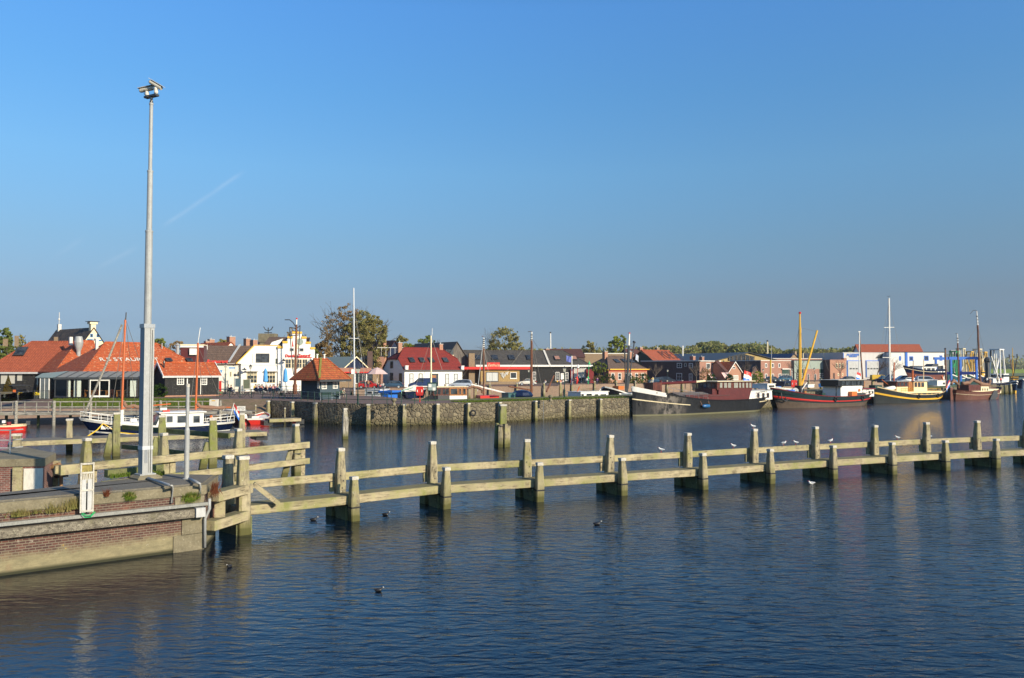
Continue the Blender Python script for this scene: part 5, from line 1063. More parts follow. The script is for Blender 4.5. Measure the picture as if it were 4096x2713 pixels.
# gulls and coots
for i, (px, py, lab, rot) in enumerate([(3040,1718,'white gull standing on the cap of a tall fence post',-1.2),(2642,1811,'leftmost gull standing on the top rail of the fence',-1.4),(2929,1794,'gull on the top rail left of the post with the gull on it',-1.1),(3130,1786,'grey winged gull preening on the top rail',1.3),(3178,1783,'gull on the rail just right of the preening gull',-1.3),(3317,1778,'gull with its head tucked in on the rail right of a tall post',1.8),(3490,1764,'speckled brown young gull standing on the rail before a post',-1.3),(3583,1764,'gull lying low on the mossy stretch of rail',-1.3),(3710,1758,'gull half hidden behind the mossy rail',-1.4)]):
    k = (px-CPX)/FPX; best = None
    for j in range(len(fp)-1):
        a = fp[j]+offp[j][1]*(1.28 if i == 0 else 1.52); b_ = fp[j+1]+offp[j+1][1]*(1.28 if i == 0 else 1.52); den = (b_-a).x-k*(b_-a).y; s = (k*a.y-a.x)/den
        if 0 <= s <= 1: best = a.lerp(b_, s)
    if i == 0: best = min((fp[j]+offp[j][1]*1.28 for j in range(1, len(fp))), key=lambda q: abs(CPX+FPX*q.x/q.y-px)); best.z = 2.74
    else: best.z = 1.725
    bird('gull', lab, best, rot, 'gulls resting on the fence').scale = (.82,)*3
bird('gull', 'gull crouching on the lower beam near the right edge', Vector((*(fp[10].lerp(fp[11],.18)+offp[10][1]*.6)[:2], .97)), -1.3, 'gulls resting on the fence')
bird('swimgull', 'white gull swimming just below the fence', onz(3245,1938,0), -1.2, 'birds on the water')
for px, py, lab, rot in [(1514,2366,'black coot swimming towards the right with a trailing wake',1.7),(2388,2100,'black coot on open water near the middle',1.6),(1542,2062,'coot swimming behind the guide fence',1.5),(1254,2083,'coot left of the first fence bay',1.7),(918,2270,'coot with white bill in the shade beside the pier',-.3),(1138,1893,'coot at the foot of the mossy end post',1.4)]: bird('coot', lab, onz(px,py,0), rot, 'birds on the water').scale = (.55,)*3 if py > 2200 else (.72,)*3
# ================================================================ TOWN
def hz_(f, py, y, px): return zat(py, f.w(f.lx(px, y), y, 0).y, px) - 0        # height of a pixel row on the plane y deep
def H_(f, p, y=0): return f.fr(p[0], p[1], y)[1] - f.z                          # local height above ground
def house(name, label, pxA, D, ang, pxB, dep, eave, ridge, wall, roof, kind='side', group='houses and sheds round the harbour', cat='house', **kw):
    f = Frame(pxA, D, ang, pxB); f.make(name, label, cat, group); ym = dep/2
    ez = H_(f, eave); rz = H_(f, ridge, ym if kind == 'side' else 0) if kind != 'flat' else ez; f.dep, f.ez, f.rz = dep, ez, rz
    f.roof = gable_house(f, dep, ez, rz, wall, roof, kind, **kw); return f
def wins(f, Z, rects, frame, nx=2, nz=2, side='f', **kw):
    for r in rects:
        a, b = Z(r[0], r[1]), Z(r[2], r[3]); o = window(f, (a[0], a[1], b[0], b[1]), frame, nx, nz, side=side, **kw)
H_ = lambda f, p, y=0: f.fr(p[0], p[1], y)[1]
def fbox(f, Z, x0, y0, x1, y1, d0, d1, name, mat, par=None, yp=0):
    a, b = Z(x0, y0), Z(x1, y1); (u0, z1), (u1, z0) = f.fr(*a, yp), f.fr(*b, yp); m = MB(); m.box(min(u0,u1), max(u0,u1), yp-d1, yp-d0, min(z0,z1), max(z0,z1)); return m.build(name, mat, par or f.root)
W_, G_ = M['white'], M['glass']
# --- restaurant and its wings
rest = house('restaurant', 'restaurant with bright orange hipped roof and white letters on the tiles', 338, 104, 47, 826, 12, Z1(1062,902), Z1(1500,545), M['tar'], M['to'], hl=5.2, hr=5.2, ov=.5, fascia=M['lgrey'], cat='restaurant')
sl0, sl1 = (-.5, rest.ez-.05), (6, rest.rz)
def onroof(f, px, py):
    ey, ez = -.5, f.ez-(f.rz-f.ez)/(f.dep/2)*.5+.1; ry, rz = f.dep/2, f.rz+.1; n = f.v*(-(rz-ez))+Vector((0,0,ry-ey)); Pp = f.w(0,ey,ez); d = ray(px,py); o = Vector((0,0,EYE)); q = o+d*((Pp-o).dot(n)/d.dot(n))-f.A; return Vector((q.dot(f.u), q.dot(f.v), q.z)), math.atan2(rz-ez, ry-ey)
for ch, X in zip('RESTAURANT', [1275,1360,1445,1512,1597,1672,1740,1812,1885,1958]):
    p, sa = onroof(rest, *Z1(X, 754)); text(ch, 1.15, M['offwhite'], rest.root, 'roof_letter', Matrix.Translation(p+Vector((0,-.05,.06))) @ Matrix.Rotation(sa, 4, 'X'), .03)
for X, Y, w, h in [(2115,762,.9,.8)]: skylight(rest, *Z1(X,Y), w, h, (-.5, rest.ez), (6, rest.rz))
skylight(rest, *Z2(490,765), .9, .9, (-.5, rest.ez), (6, rest.rz))
for (X, Y, Zf, r, h) in [(345,640,Z2,.22,1.6),(150,570,Z2,.08,.8)]:
    p, _ = onroof(rest, *Zf(X, Y+40)); m = MB(); m.lathe([(r,-.3),(r,h*.8),(r*1.7,h*.82),(r*.3,h)], 10, p); m.build('roof_vent', M['galv'], rest.root)
chimney(rest, *Z1(1215,485), .55, rest.rz-1, 6, M['offwhite'], False)
mid = house('restaurant_wing', 'brownish orange hipped wing with roof windows left of the restaurant', 228, 112, 47, 420, 11.5, Z1(715,885), Z1(1000,522), M['tar'], M['to'], hl=5, hr=0, ov=.4, cat='restaurant')
chimney(mid, *Z1(888,465), .7, mid.rz-.6, 5.7, M['offwhite'], False)
p, _ = onroof(mid, *Z1(985,690)); m = MB(); m.lathe([(.28,-.5),(.28,.5),(.5,1.2),(.62,1.8),(.5,2.5),(.42,2.7)], 14, p); m.build('kitchen_exhaust', M['galv'], mid.root)
lw = house('house', 'low dark house with dull red hipped roof and large blind-covered windows at the far left', -60, 116, 6, 235, 9, Z1(0,880), Z1(400,532), M['tar'], M['tr'], hl=4.6, hr=0, ov=.4, fascia=M['lgrey'])
wins(lw, Z1, [(8,910,100,1058),(104,910,195,1055),(212,922,286,1020)], M['dgrey'], 1, 1, glassm=M['gblind']); skylight(lw, *Z1(265,655), 1.5, 1.9, (-.4, lw.ez), (4.5, lw.rz))
chimney(lw, *Z1(70,490), .8, lw.rz-.6, 5, M['brickt'], False); chimney(lw, *Z1(210,450), .7, lw.rz-.6, 5.5, M['brickt'], False); chimney(lw, *Z1(703,465), .7, lw.rz-1.0, 5, M['brickt'], False)
# --- conservatory
cn = Frame(222, 97.2, 10, 551).make('conservatory', 'glass conservatory terrace with white curtains and sliding doors before the restaurant', 'conservatory', 'houses and sheds round the harbour'); cf = Frame(222, 97.2, 10, 551); cf.root = cn; cL = cf.L; ch_ = cf.fr(*Z1(1100,980))[1]
m = MB(); m.prism([(0,0,ch_),(cL,0,ch_),(cL,4.4,ch_+.75),(0,4.4,ch_+.75)], (0,0,.05)); m.build('glass_roof', paint('roof_sheet', (.26,.25,.215), .65, .15), cn)
m = MB()
for i in range(9): x = cL*i/8; m.beam((x,-.05,ch_+.07), (x,4.4,ch_+.83), .08, .06)
m.build('roof_bars', M['dgrey'], cn); m = MB(); m.box(-.15,cL+.15,-.2,-.02,ch_-.16,ch_+.1); m.build('gutter', M['dgrey'], cn)
m = MB(); m.box(-.1,cL+.1,-.1,4.4,-.3,.22); m.build('plinth', M['black'], cn); m = MB(); m.box(.2,cL-.2,4.3,4.4,.22,ch_+.6); m.build('rear_wall', M['tar'], cn)
xs = [cf.fr(*Z1(X,1000))[0] for X in (755,845,955,1115,1380,1520,1600,1700)]; xs = [0]+xs[1:-1]+[cL]
for x in xs: m = MB(); m.box(x-.05,x+.05,-.04,.04,.22,ch_-.16); m.build('post', M['dgrey'], cn)
for i in range(len(xs)-1):
    m = MB(); m.box(xs[i]+.06,xs[i+1]-.06,-.012,.012,.24,ch_-.18); m.build('pane', M['clear'], cn)
for X0, X1 in ((855,880),(965,1012),(925,945),(1630,1705)): a = cf.fr(*Z1(X0,1000))[0]; b_ = cf.fr(*Z1(X1,1000))[0]; m = MB(); m.box(a,b_,.12,.2,.26,ch_-.2); m.build('curtain', W_, cn)
a, b_ = cf.fr(*Z1(1130,1000))[0], cf.fr(*Z1(1378,1000))[0]
m = MB()
for x0, x1 in ((a,a+.1),((a+b_)/2-.05,(a+b_)/2+.05),(b_-.1,b_)): m.box(x0,x1,-.10,-.05,.1,ch_-.16)
m.box(a+.1,b_-.1,-.098,-.052,.1,.42); m.box(a+.1,b_-.1,-.098,-.052,ch_-.34,ch_-.16); m.build('sliding_door', W_, cn)
m = MB(); y_ = 3.4; m.prism([(0,0,-.02),(-2.9,2.2,-.02),(-2.9,2.2,ch_),(0,0,ch_)], (.02,.03,0)); m.build('angled_glass_wall', M['clear'], cn); m = MB(); m.prism([(0,-.1,ch_+.0),(-3.1,2.2,ch_),(-3.1,4.4,ch_+.5),(0,4.4,ch_+.8)], (0,0,.06)); m.build('glass_roof', M['sage'], cn)
m = MB(); m.beam((-1.0,.72,ch_*.5),(-2.15,1.6,ch_*.5),.1,ch_*.96); m.build('white_door', paint('door_glazing', (.32,.34,.30), .3, .2), cn)
for x in (-.9,-1.55,-2.25): m = MB(); m.box(x-.06,x+.06,-x*.76-.1,-x*.76+.02,.05,ch_-.05); m.build('door_post', W_, cn)
m = MB(); m.box(-2.75,-2.4,2.2,2.3,.1,ch_-.1); m.build('curtain', W_, cn)
for i, X in enumerate((905,1060,1240,1470,1560)):
    x = cf.fr(*Z1(X,1100))[0]; p = cf.w(x,1.6,0); t = thing('dining_table', ['set table at the left end of the conservatory','second table from the left behind the curtain','table behind the sliding doors','wooden table in the open doorway of the conservatory','table next to the right hand curtain'][i], 'table', p, rad(10), 'tables in the conservatory')
    m = MB(); m.box(-.5,.5,-.4,.4,.95,1.0); m.build('tabletop', M['varn'], t)
    for q in (-.42,.42): m = MB(); m.box(q-.03,q+.03,-.35,.35,.2,.949); m.build('leg', M['varn'], t)
    for q in (-.75,.75):
        s_ = thing('dining_chair', ['brown wooden chair left of the ','brown wooden chair right of the '][q > 0]+['leftmost conservatory table','conservatory table behind the curtain','table behind the sliding doors','table in the open doorway','table by the right hand curtain'][i], 'chair', cf.w(x+q,1.6,0), rad(10), 'chairs in the conservatory')
        m = MB(); m.box(-.2,.2,-.2,.2,.62,.67); m.build('seat', M['mahog'], s_); m = MB(); m.box((.16 if q > 0 else -.2),(.2 if q > 0 else -.16),-.2,.2,.671,1.12); m.build('backrest', M['mahog'], s_)
        for a_ in (-.17,.17):
            for c_ in (-.17,.17): m = MB(); m.box(a_-.02,a_+.02,c_-.02,c_+.02,.2,.619); m.build('leg', M['mahog'], s_)
# --- black shed
sh = house('shed', 'black tarred boarded shed with orange roof and white bargeboards by the lawn', *[Z2(188,0)[0], 105, 38, Z2(865,0)[0]], 5.4, Z2(190,945), Z2(500,800), M['tar'], M['to'], ov=.28, fascia=M['lgrey'], cat='shed')
wins(sh, Z2, [(338,962,425,1065),(635,962,714,1065)], W_, 3, 3, t=.09); fbox(sh, Z2, 462,960,636,1185, .0,.05,'door_frame', W_); fbox(sh, Z2, 474,972,628,1190, .06,.08,'door', M['tar'])
for x in (-.3, sh.L+.3):
    m = MB(); s_ = (sh.rz-sh.ez)/2.7; m.prism([(x-.04,-.36,sh.ez-.36*s_-.16),(x-.04,2.7,sh.rz-.12),(x-.04,5.76,sh.ez-.36*s_-.16),(x-.04,5.76,sh.ez-.36*s_+.2),(x-.04,2.7,sh.rz+.28),(x-.04,-.36,sh.ez-.36*s_+.2)], (.08,0,0)); m.build('bargeboard', W_, sh.root)
m = MB(); m.box(-.03,sh.L+.03,-.03,5.43,-.3,.16); m.build('brick_plinth', M['bricko'], sh.root); p, _ = onroof(sh, *Z2(175,850)); m = MB(); m.lathe([(.1,-.2),(.1,.6),(.16,.62),(.12,.9)], 10, p); m.build('roof_vent', M['black'], sh.root)
# --- black roofed white gabled church-like house behind
hs = house('house', 'tall house with mottled black roof and cream gable behind the restaurant', Z1(1030,0)[0], 150, 52, Z1(1297,0)[0], 16, Z1(1292,545), Z1(1195,352), M['cream'], M['td'], 'front', ov=.25)
x_, z_ = hs.fr(*Z1(1185,278)); m = MB(); m.box(hs.L/2-.45,hs.L/2+.45,.1,1.0,hs.rz-.6,z_-.4); m.box(hs.L/2-.7,hs.L/2+.7,-.05,1.15,z_-.39,z_); m.build('chimney', M['cream'], hs.root); m = MB(); m.box(hs.L/2-1.0,hs.L/2+1.0,-.2,1.3,z_+.05,z_+.15); m.build('chimney_cap', M['black'], hs.root)
m = MB(); m.box(hs.L/2-.3,hs.L/2+.3,14.6,15.2,hs.rz-.5,hs.rz+1.2); m.tube([(hs.L/2,15,hs.rz+1.2),(hs.L/2,15,hs.rz+3.6)],.06,5); m.ball((hs.L/2,15,hs.rz+2.2),.2); m.build('finial', M['offwhite'], hs.root)
wins(hs, Z1, [(1130,425,1165,470),(1210,425,1245,470),(1090,490,1165,515),(1235,500,1275,518)], M['lblue'], 1, 1); wins(hs, Z1, [(1168,478,1192,518)], W_, 1, 1)
# --- white pub
A0 = Z2(745,0)[0]; pub = Frame(A0, 128, 20, Z2(2068,0)[0]); pub.make('pub', 'long white pub with stepped gable, yellow copings and red sign on the front', 'pub', 'houses and sheds round the harbour')
def facade(f, Z, pts, dep, name, mat, yp=0, par=None):
    P_ = []
    for X, Y in pts: u, z = f.fr(*Z(X,Y), yp); P_.append((u, yp, z))
    m = MB(); m.prism(P_, (0,dep,0)); return m.build(name, mat, par or f.root)
base = lambda Z, X: (X, 1190)
facade(pub, Z2, [(1140,1190),(1140,800),(1085,797),(1310,572),(1640,572),(1640,1190)], 7, 'main_wall', W_); facade(pub, Z2, [(1604,1190),(1604,612),(1665,612),(1665,547),(1725,547),(1725,487),(1787,487),(1787,427),(1903,427),(1903,489),(1960,489),(1960,554),(2014,554),(2014,622),(2068,622),(2068,1190)], 6.9, 'stepped_gable', W_, -.3)
facade(pub, Z2, [(745,1190),(745,800),(1139,800),(1139,1190)], 6.5, 'side_wing_wall', paint('ivory_render', (.72,.67,.55), .6, .05), .6); m = MB()
for X0, X1, Y in [(1600,1668,606),(1662,1728,541),(1722,1790,481),(1783,1907,421),(1900,1963,484),(1957,2018,549),(2011,2072,617)]:
    u0, z0 = pub.fr(*Z2(X0,Y),-.3); u1, _ = pub.fr(*Z2(X1,Y),-.3); m = MB(); m.box(u0,u1,-.45,.4,z0,z0+.32); m.build('coping', M['yellow'], pub.root)
fbox(pub, Z2, 1306,564,1641,574, -.5,.12,'coping', M['yellow']); u0, z0 = pub.fr(*Z2(1080,800)); u1, z1 = pub.fr(*Z2(1310,570)); m = MB(); m.beam((u0,-.05,z0),(u1,-.05,z1),.3,.16); m.build('coping', M['yellow'], pub.root)
u0, z0 = pub.fr(*Z2(745,800)); u1, _ = pub.fr(*Z2(1085,800)); u2, z2 = pub.fr(*Z2(1290,588),2.6); u3, _ = pub.fr(*Z2(700,575),4.2); m = MB(); slab(m, [(u0-.3,.2,z0),(u1+.2,.2,z0),(u2+.3,3.9,z2+.2),(u3+.2,3.9,z2+.2)]); slab(m, [(u3+.2,3.9,z2+.2),(u2+.3,3.9,z2+.2),(u2+.3,8,z0),(u0-.3,8,z0)]); m.build('wing_roof', M['tb'], pub.root)
m = MB(); m.beam(Vector((pub.fr(*Z2(985,790))[0],.1,z0+.25)), Vector((pub.fr(*Z2(1130,598),3.8)[0],3.9,z2+.42)), .35, .1); m.build('lead_valley', M['lgrey'], pub.root)
m = MB(); m.prism([(u0-.25,.25,z0-.3),(u3+.15,3.9,z2+.3),(u0-.25,7.9,z0-.3)], (.12,0,0)); m.prism([(u0-.2,.6,-.3),(u0-.2,7,-.3),(u0-.2,7,z0+.2),(u0-.2,.6,z0+.2)], (.15,0,0)); m.build('gable_wall', M['offwhite'], pub.root)
fbox(pub, Z2, 760,797,1140,806, -.55,-.2,'cornice', W_, yp=0); fbox(pub, Z2, 1143,806,1620,815, 0,.14,'cornice', W_)
u0, z0 = pub.fr(*Z2(1545,585)); u1, z1 = pub.fr(*Z2(1720,480),2); rr = MB(); a_ = pub.fr(*Z2(1540,560),3)[0]; b_ = pub.fr(*Z2(1660,470),3)[0]; c_ = pub.fr(*Z2(1720,465),3)[0]; zt = pub.fr(*Z2(1640,468),6)[1]
slab(rr, [(a_-2,.8,z0-.3),(c_-1,.8,z0-.3),(c_+.5,5,zt),(b_-2,5,zt)]); slab(rr, [(c_-.8,1.5,z0-2.2),(c_+.4,1.5,z0-2.2),(c_+1.5,5,zt),(c_,5,zt)]); slab(rr, [(b_-2,5,zt),(c_+4,5,zt),(c_+4,10,z0),(b_-2,10,z0)]); rr.build('main_roof', M['tb'], pub.root)
facade(pub, Z2, [(1500,572),(1530,530),(1672,484),(1610,572)], .3, 'dormer_gable', W_, .7)
wins(pub, Z2, [(1325,672,1497,787)], M['dgrey'], 3, 1, t=.1); fbox(pub, Z2, 1290,674,1324,790, .02,.09,'open_casement', W_); wins(pub, Z2, [(1575,735,1606,806)], M['sage'], 1, 1, par=None)
wins(pub, Z2, [(1698,742,1770,856),(1775,742,1838,856),(1843,742,1905,856),(1910,742,1975,856)], M['cream'], 2, 2, y=-.3); wins(pub, Z2, [(1752,604,1806,645),(1874,604,1928,648)], M['lgrey'], 1, 1, y=-.3)
wins(pub, Z2, [(1215,900,1343,940),(1215,943,1343,1042),(1462,900,1572,940),(1462,943,1572,1042),(1740,952,1766,1042),(1848,985,1900,1045)], M['cream'], 3, 2); wins(pub, Z2, [(1003,898,1024,966),(1097,898,1118,966)], M['cream'], 1, 1, y=.6)
for X0, X1 in ((1190,1360),(1430,1600)): fbox(pub, Z2, X0,888,X1,897, 0,.5,'awning_cassette', W_)
wins(pub, Z2, [(1632,925,1682,1130)], M['sage'], 1, 1, glassm=M['sage'])
u, z = pub.fr(*Z2(1770,702),-.3); text('Danske', .62, M['red'], pub.root, 'sign_lettering', facing(u,-.42,z), .05, bold=.02); u, z = pub.fr(*Z2(1925,702),-.3); text('Gasterij', .66, M['red'], pub.root, 'sign_lettering', facing(u,-.42,z+.05), .05, .35, .015)
u, z = pub.fr(*Z2(1928,722),-.3); m = MB(); m.box(u-1.4,u+1.3,-.46,-.38,z-.05,z+.06); m.build('sign_underline', M['red'], pub.root); u, z = pub.fr(*Z2(842,772),.2); text('Restaurant', .72, M['red'], pub.root, 'sign_lettering', facing(u,.05,z), .06, .25, .03)
u, z = pub.fr(*Z2(1880,525),-.3); m = MB(); m.lathe([(.55,-.05),(.55,.05)], 16, (u,-.4,z), ax='y'); m.build('round_emblem', M['sage'], pub.root); fbox(pub, Z2, 1828,475,1866,610, .33,.40,'hanging_banner', M['cream'])
for X in (1185,1675,2015):
    u, z = pub.fr(*Z2(X,882 if X < 1200 else 770),-.3 if X > 1600 else 0); m = MB(); m.tube([(u,-.3,z+.4),(u,-.9,z+.45)],.04,5); m.lathe([(.45,0),(.12,.25),(.05,.4)],12,(u,-.95,z)); m.build('wall_lamp', M['dgrey'], pub.root)
# --- small houses behind the pub
h = house('house', 'orange roofed house with white gable and red chimneys behind the pub', Z2(960,0)[0], 170, 48, Z2(1062,0)[0], 13, Z2(1063,585), Z2(1005,532), W_, M['to'], 'front', ov=.3)
for X, Y, w, yl in [(765,498,1.9,14),(712,522,1.5,14),(1016,466,2.2,5),(1219,490,2.0,16),(1306,505,1.9,22),(1395,512,1.9,26)]: chimney(h, *Z2(X,Y), w, h.ez-1, yl, M['bricko'])
h = house('flat_roofed_building', 'cream and maroon flat roofed building behind the orange roofs', Z2(380,0)[0], 150, 15, Z2(672,0)[0], 9, Z2(500,572), Z2(500,572), M['maroon'], M['cream'], 'flat'); fbox(h, Z2, 383,574,672,597, 0,.2,'white_fascia', W_); fbox(h, Z2, 500,610,590,690, .0,.5,'white_bay', W_)
b_ = colY(Z2(1478,0)[0], 190, QZ); t = thing('monument', 'square concrete pillar with an anchor on top rising behind the pub', 'monument', b_); zt = zat(Z2(0,425)[1], 190)-QZ; m = MB(); m.box(-1.9,1.9,-1.5,1.5,zt-2,zt); m.box(-1.6,1.6,-1.3,1.3,-.2,zt-2.001); m.build('pillar', M['conc'], t)
z2 = zat(Z2(0,348)[1], 190)-QZ; m = MB(); m.tube([(0,0,zt),(0,0,z2)],.12,6); m.tube([(-.9,0,z2-1.2),(.9,0,z2-1.2)],.1,6); m.tube([(-1.1,0,zt+1.7),(-.7,0,zt+1.0),(0,0,zt+.7),(.7,0,zt+1.0),(1.1,0,zt+1.7)],.11,6); m.build('anchor', M['dgrey'], t)
# --- harbour kiosk
kf = house('harbour_kiosk', 'small blue-grey boarded kiosk with mossy orange pyramid roof on the quay', Z3(255,0)[0], 95.5, 55, Z3(495,0)[0], 3.4, Z3(255,912), Z3(290,752), M['vrib'], M['tk'], cat='kiosk', hl=1.45, hr=1.45, ov=1.0, fascia=M['dgrey'])
wins(kf, Z3, [(270,1008,332,1118),(410,1005,470,1112)], W_, 3, 3, t=.09); wins(kf, Z3, [(222,1010,246,1112)], W_, 2, 3, side='s', t=.09)
for X in (215,305): u, z = kf.fr(*Z3(X,748),1.7); m = MB(); m.lathe([(.1,-.2),(.1,.45),(.17,.46),(.17,.56)],10,(u,1.7,kf.rz+.15)); m.build('roof_pipe', W_, kf.root)
m = MB(); m.beam((-.95,-.95,kf.ez-.62),(1.5,1.6,kf.rz+.2),.24,.14); m.build('mossy_hip', paint('moss', (.26,.24,.05), .95, .4, 5), kf.root)
# --- green roofed shed, brick bar and terrace
h = house('shed', 'green sheet roofed shed with dark blue gable and cream bargeboards behind the kiosk', Z3(560,0)[0], 158, 42, Z3(832,0)[0], 14, Z3(575,845), Z3(690,716), M['navy'], M['sage'], 'front', ov=.3, trim=M['cream'], cat='shed')
br = house('bar', 'low brown brick bar with flat roof and red fascia beside the white house', Z3(430,0)[0], 156, 14, Z3(1040,0)[0], 8, Z3(700,912), Z3(700,912), M['brickt'], M['brickr'], 'flat', cat='bar'); fbox(br, Z3, 430,902,1042,916, 0,.5,'red_fascia', M['red']); fbox(br, Z3, 480,852,1032,901, -.02,.06,'parapet', M['brickr'])
wins(br, Z3, [(690,920,835,1050)], W_, 3, 1, t=.12); wins(br, Z3, [(838,925,912,1050)], W_, 1, 1); wins(br, Z3, [(500,985,570,1026)], W_, 1, 1); fbox(br, Z3, 1010,918,1038,1100, .02,.3,'brick_pillar', M['brickr'])
h = chimney(br, *Z3(877,645), 1.7, 0, 6, M['brickd'], False); 
h = house('house', 'dark blue roofed house with tall red chimney left of the white house', Z3(1100,0)[0], 185, 40, Z3(1262,0)[0], 12, Z3(1100,650), Z3(1215,512), M['navy'], M['tm'], 'front'); chimney(h, *Z3(1057,476), 1.1, 0, -3, M['bricko'], False)
h = house('terraced_building', 'red brick building with white balcony behind the bar', Z3(962,0)[0], 178, 10, Z3(1052,0)[0], 8, Z3(1000,712), Z3(1000,712), M['brickr'], M['dgrey'], 'flat'); m = MB()
for i in range(9): m.box(i*1.0-.03,i*1.0+.03,-.5,-.45,h.ez+.2,h.ez+2)
m.box(-.1,8.2,-.52,-.43,h.ez+1.95,h.ez+2.05); m.build('balcony_rail', W_, h.root)
# --- white house with wine red roof
wh = house('house', 'white house with wine red half hipped roof and four roof windows', Z3(1312,0)[0], 160, 33, Z3(2035,0)[0], 10.5, Z3(1320,868), Z3(1500,608), W_, M['tw'], hl=2.6, hr=2.6, gz=5.6, ov=.3, fascia=M['dgrey'])
wins(wh, Z3, [(1372,922,1422,1058),(1488,922,1537,1040),(1822,926,1868,1055),(1930,926,1978,1040)], M['dgrey'], 1, 2, t=.12, glassm=M['curtain']); fbox(wh, Z3, 1650,945,1705,1100, .02,.06,'door', M['varn']); wins(wh, Z3, [(1628,925,1736,1100)], M['dgrey'], 1, 1, t=.14, proud=.02)
wins(wh, Z3, [(1130,915,1168,1045),(1244,920,1280,1045)], M['dgrey'], 2, 3, side='s', t=.1); wins(wh, Z3, [(1134,772,1168,858)], M['dgrey'], 2, 2, side='s', t=.1)
for X in (1400,1527,1647,1822): skylight(wh, *Z3(X,760), 1.15, 1.5, (-.3, wh.ez), (5.25, wh.rz))
chimney(wh, *Z3(1248,540), 1.35, wh.rz-1, 5.2, M['bricko']); chimney(wh, *Z3(1762,558), 1.3, wh.rz-1, 5.2, M['bricko'])
for x in (.22, wh.L-.22): m = MB(); m.lathe([(.3,wh.ez-.1),(.3,wh.ez+.55),(.36,wh.ez+.56),(.36,wh.ez+.7)],4,(x,-.32,0),sq=True); m.build('white_kneeler', W_, wh.root)
h = house('barn', 'old grey weathered wooden barn behind the white house', Z3(1790,0)[0], 187, 36, Z3(2140,0)[0], 20, Z3(2120,800), Z3(1875,526), wood('barn_boards', (.13,.11,.095), (.19,.16,.135), (.1,.1,.08), .1), paint('old_sheet_roof', (.095,.085,.08), .9, .25), 'front', ov=.3, cat='barn')
fbox(h, Z3, 1826,622,1918,688, .02,.1,'hatch_window', M['glass']); fbox(h, Z3, 1862,690,1918,712, .05,.4,'yellow_ledge', M['cream'])
# --- long dark hall
ha = house('harbour_hall', 'long low hall with dark grey tiled roof, white fascia and black boarded walls', Z4(60,0)[0], 200, 10, Z4(1785,0)[0], 14, Z4(1255,672), Z4(1000,484), M['tar'], M['tg'], hr=6.5, ov=.5, cat='hall'); fbox(ha, Z4, 320,658,1785,682, .52,.62,'white_fascia', W_)
for X in (210,340,562,772,998): skylight(ha, *Z4(X,570), 1.6, 2.6, (-.5, ha.ez), (7, ha.rz))
for X in (1343,1555): skylight(ha, *Z4(X,576), 1.5, 2.2, (-.5, ha.ez), (7, ha.rz), M['brickr'])
wins(ha, Z4, [(1036,745,1078,855),(1324,748,1372,860),(1444,752,1484,860)], W_, 2, 3, t=.12); wins(ha, Z4, [(1552,715,1697,805)], W_, 3, 1, t=.14, glassm=M['gblind']); wins(ha, Z4, [(1552,808,1697,902)], W_, 3, 1, t=.14)
fbox(ha, Z4, 1505,716,1550,905, .0,.5,'red_door', M['dred']); fbox(ha, Z4, 1702,716,1798,905, .0,.5,'red_door', M['dred']); fbox(ha, Z4, 1555,690,1705,708, .1,.2,'name_board', W_); u, z = ha.fr(*Z4(1630,699)); text('VISSERIJMUSEUM', .40, M['dgrey'], ha.root, 'name_lettering', facing(u,-.22,z), .02); fbox(ha, Z4, 1388,764,1428,842, .05,.12,'notice_board', W_)
m = MB(); m.beam(ha.fr(*Z4(1250,480))[0:1]+(6.8,ha.rz+.2) if 0 else (ha.fr(*Z4(1250,600))[0],-.4,ha.ez+.1), (ha.fr(*Z4(1250,600))[0],7,ha.rz+.22), .5, .12); m.build('roof_joint', M['offwhite'], ha.root)
yb = house('snack_bar', 'yellow brick snack bar with bright red flat roof edge and grey chimney', Z4(385,0)[0], 188, 12, Z4(872,0)[0], 9, Z4(600,716), Z4(600,716), M['bricky'], M['dgrey'], 'flat', cat='snack bar')
m = MB(); u0 = yb.fr(*Z4(160,700))[0]; u1 = yb.fr(*Z4(1010,700))[0]; m.box(u0,u1,-.6,8,yb.ez+.0,yb.ez+.6); m.build('red_roof_edge', M['red'], yb.root); fbox(yb, Z4, 386,868,870,925, .0,.12,'plaster_base', M['brickt'])
wins(yb, Z4, [(452,748,608,868)], M['dgrey'], 2, 1, t=.14, glassm=M['curtain'], sill=1); wins(yb, Z4, [(755,752,836,830)], W_, 1, 1, t=.12, sill=1); u, z = yb.fr(*Z4(283,512)); m = MB(); m.box(u-.7,u+.7,1,2.6,0,z); m.build('chimney', M['brickt'], yb.root); fbox(yb, Z4, 160,720,384,920, -3,-2.8,'recessed_wall', M['brickt'])
m = MB(); u0 = yb.fr(*Z4(460,668))[0]; u1, z1 = yb.fr(*Z4(620,668)); m.box(u0,u1,-.5,-.3,z1-.6,z1+.75); m.build('red_sign', M['red'], yb.root); text('Eethuis', .95, M['cream'], yb.root, 'sign_lettering', facing((u0+u1)/2,-.53,z1+.1), .02, .25)
for X, Y in ((648,775),(665,808),(685,785),(712,765)):
    u, z = yb.fr(*Z4(X,Y)); m = MB(); m.prism([(u-.5,-.12,z+.28),(u,-.12,z-.1),(u+.5,-.12,z+.4),(u+.1,-.12,z+.15),(u+.12,-.12,z-.45),(u-.06,-.12,z+.12)],(0,.08,0)); m.build('white_bird_ornament', W_, yb.root)
h = house('house', 'house with dark maroon roof just behind the hall', Z4(1225,0)[0], 226, 8, Z4(1690,0)[0], 10, Z4(1300,560), Z4(1400,466), M['brickd'], M['tm'], ov=.2); chimney(h, *Z4(1222,458), 1.7, h.rz-1, 5, M['bricko'])
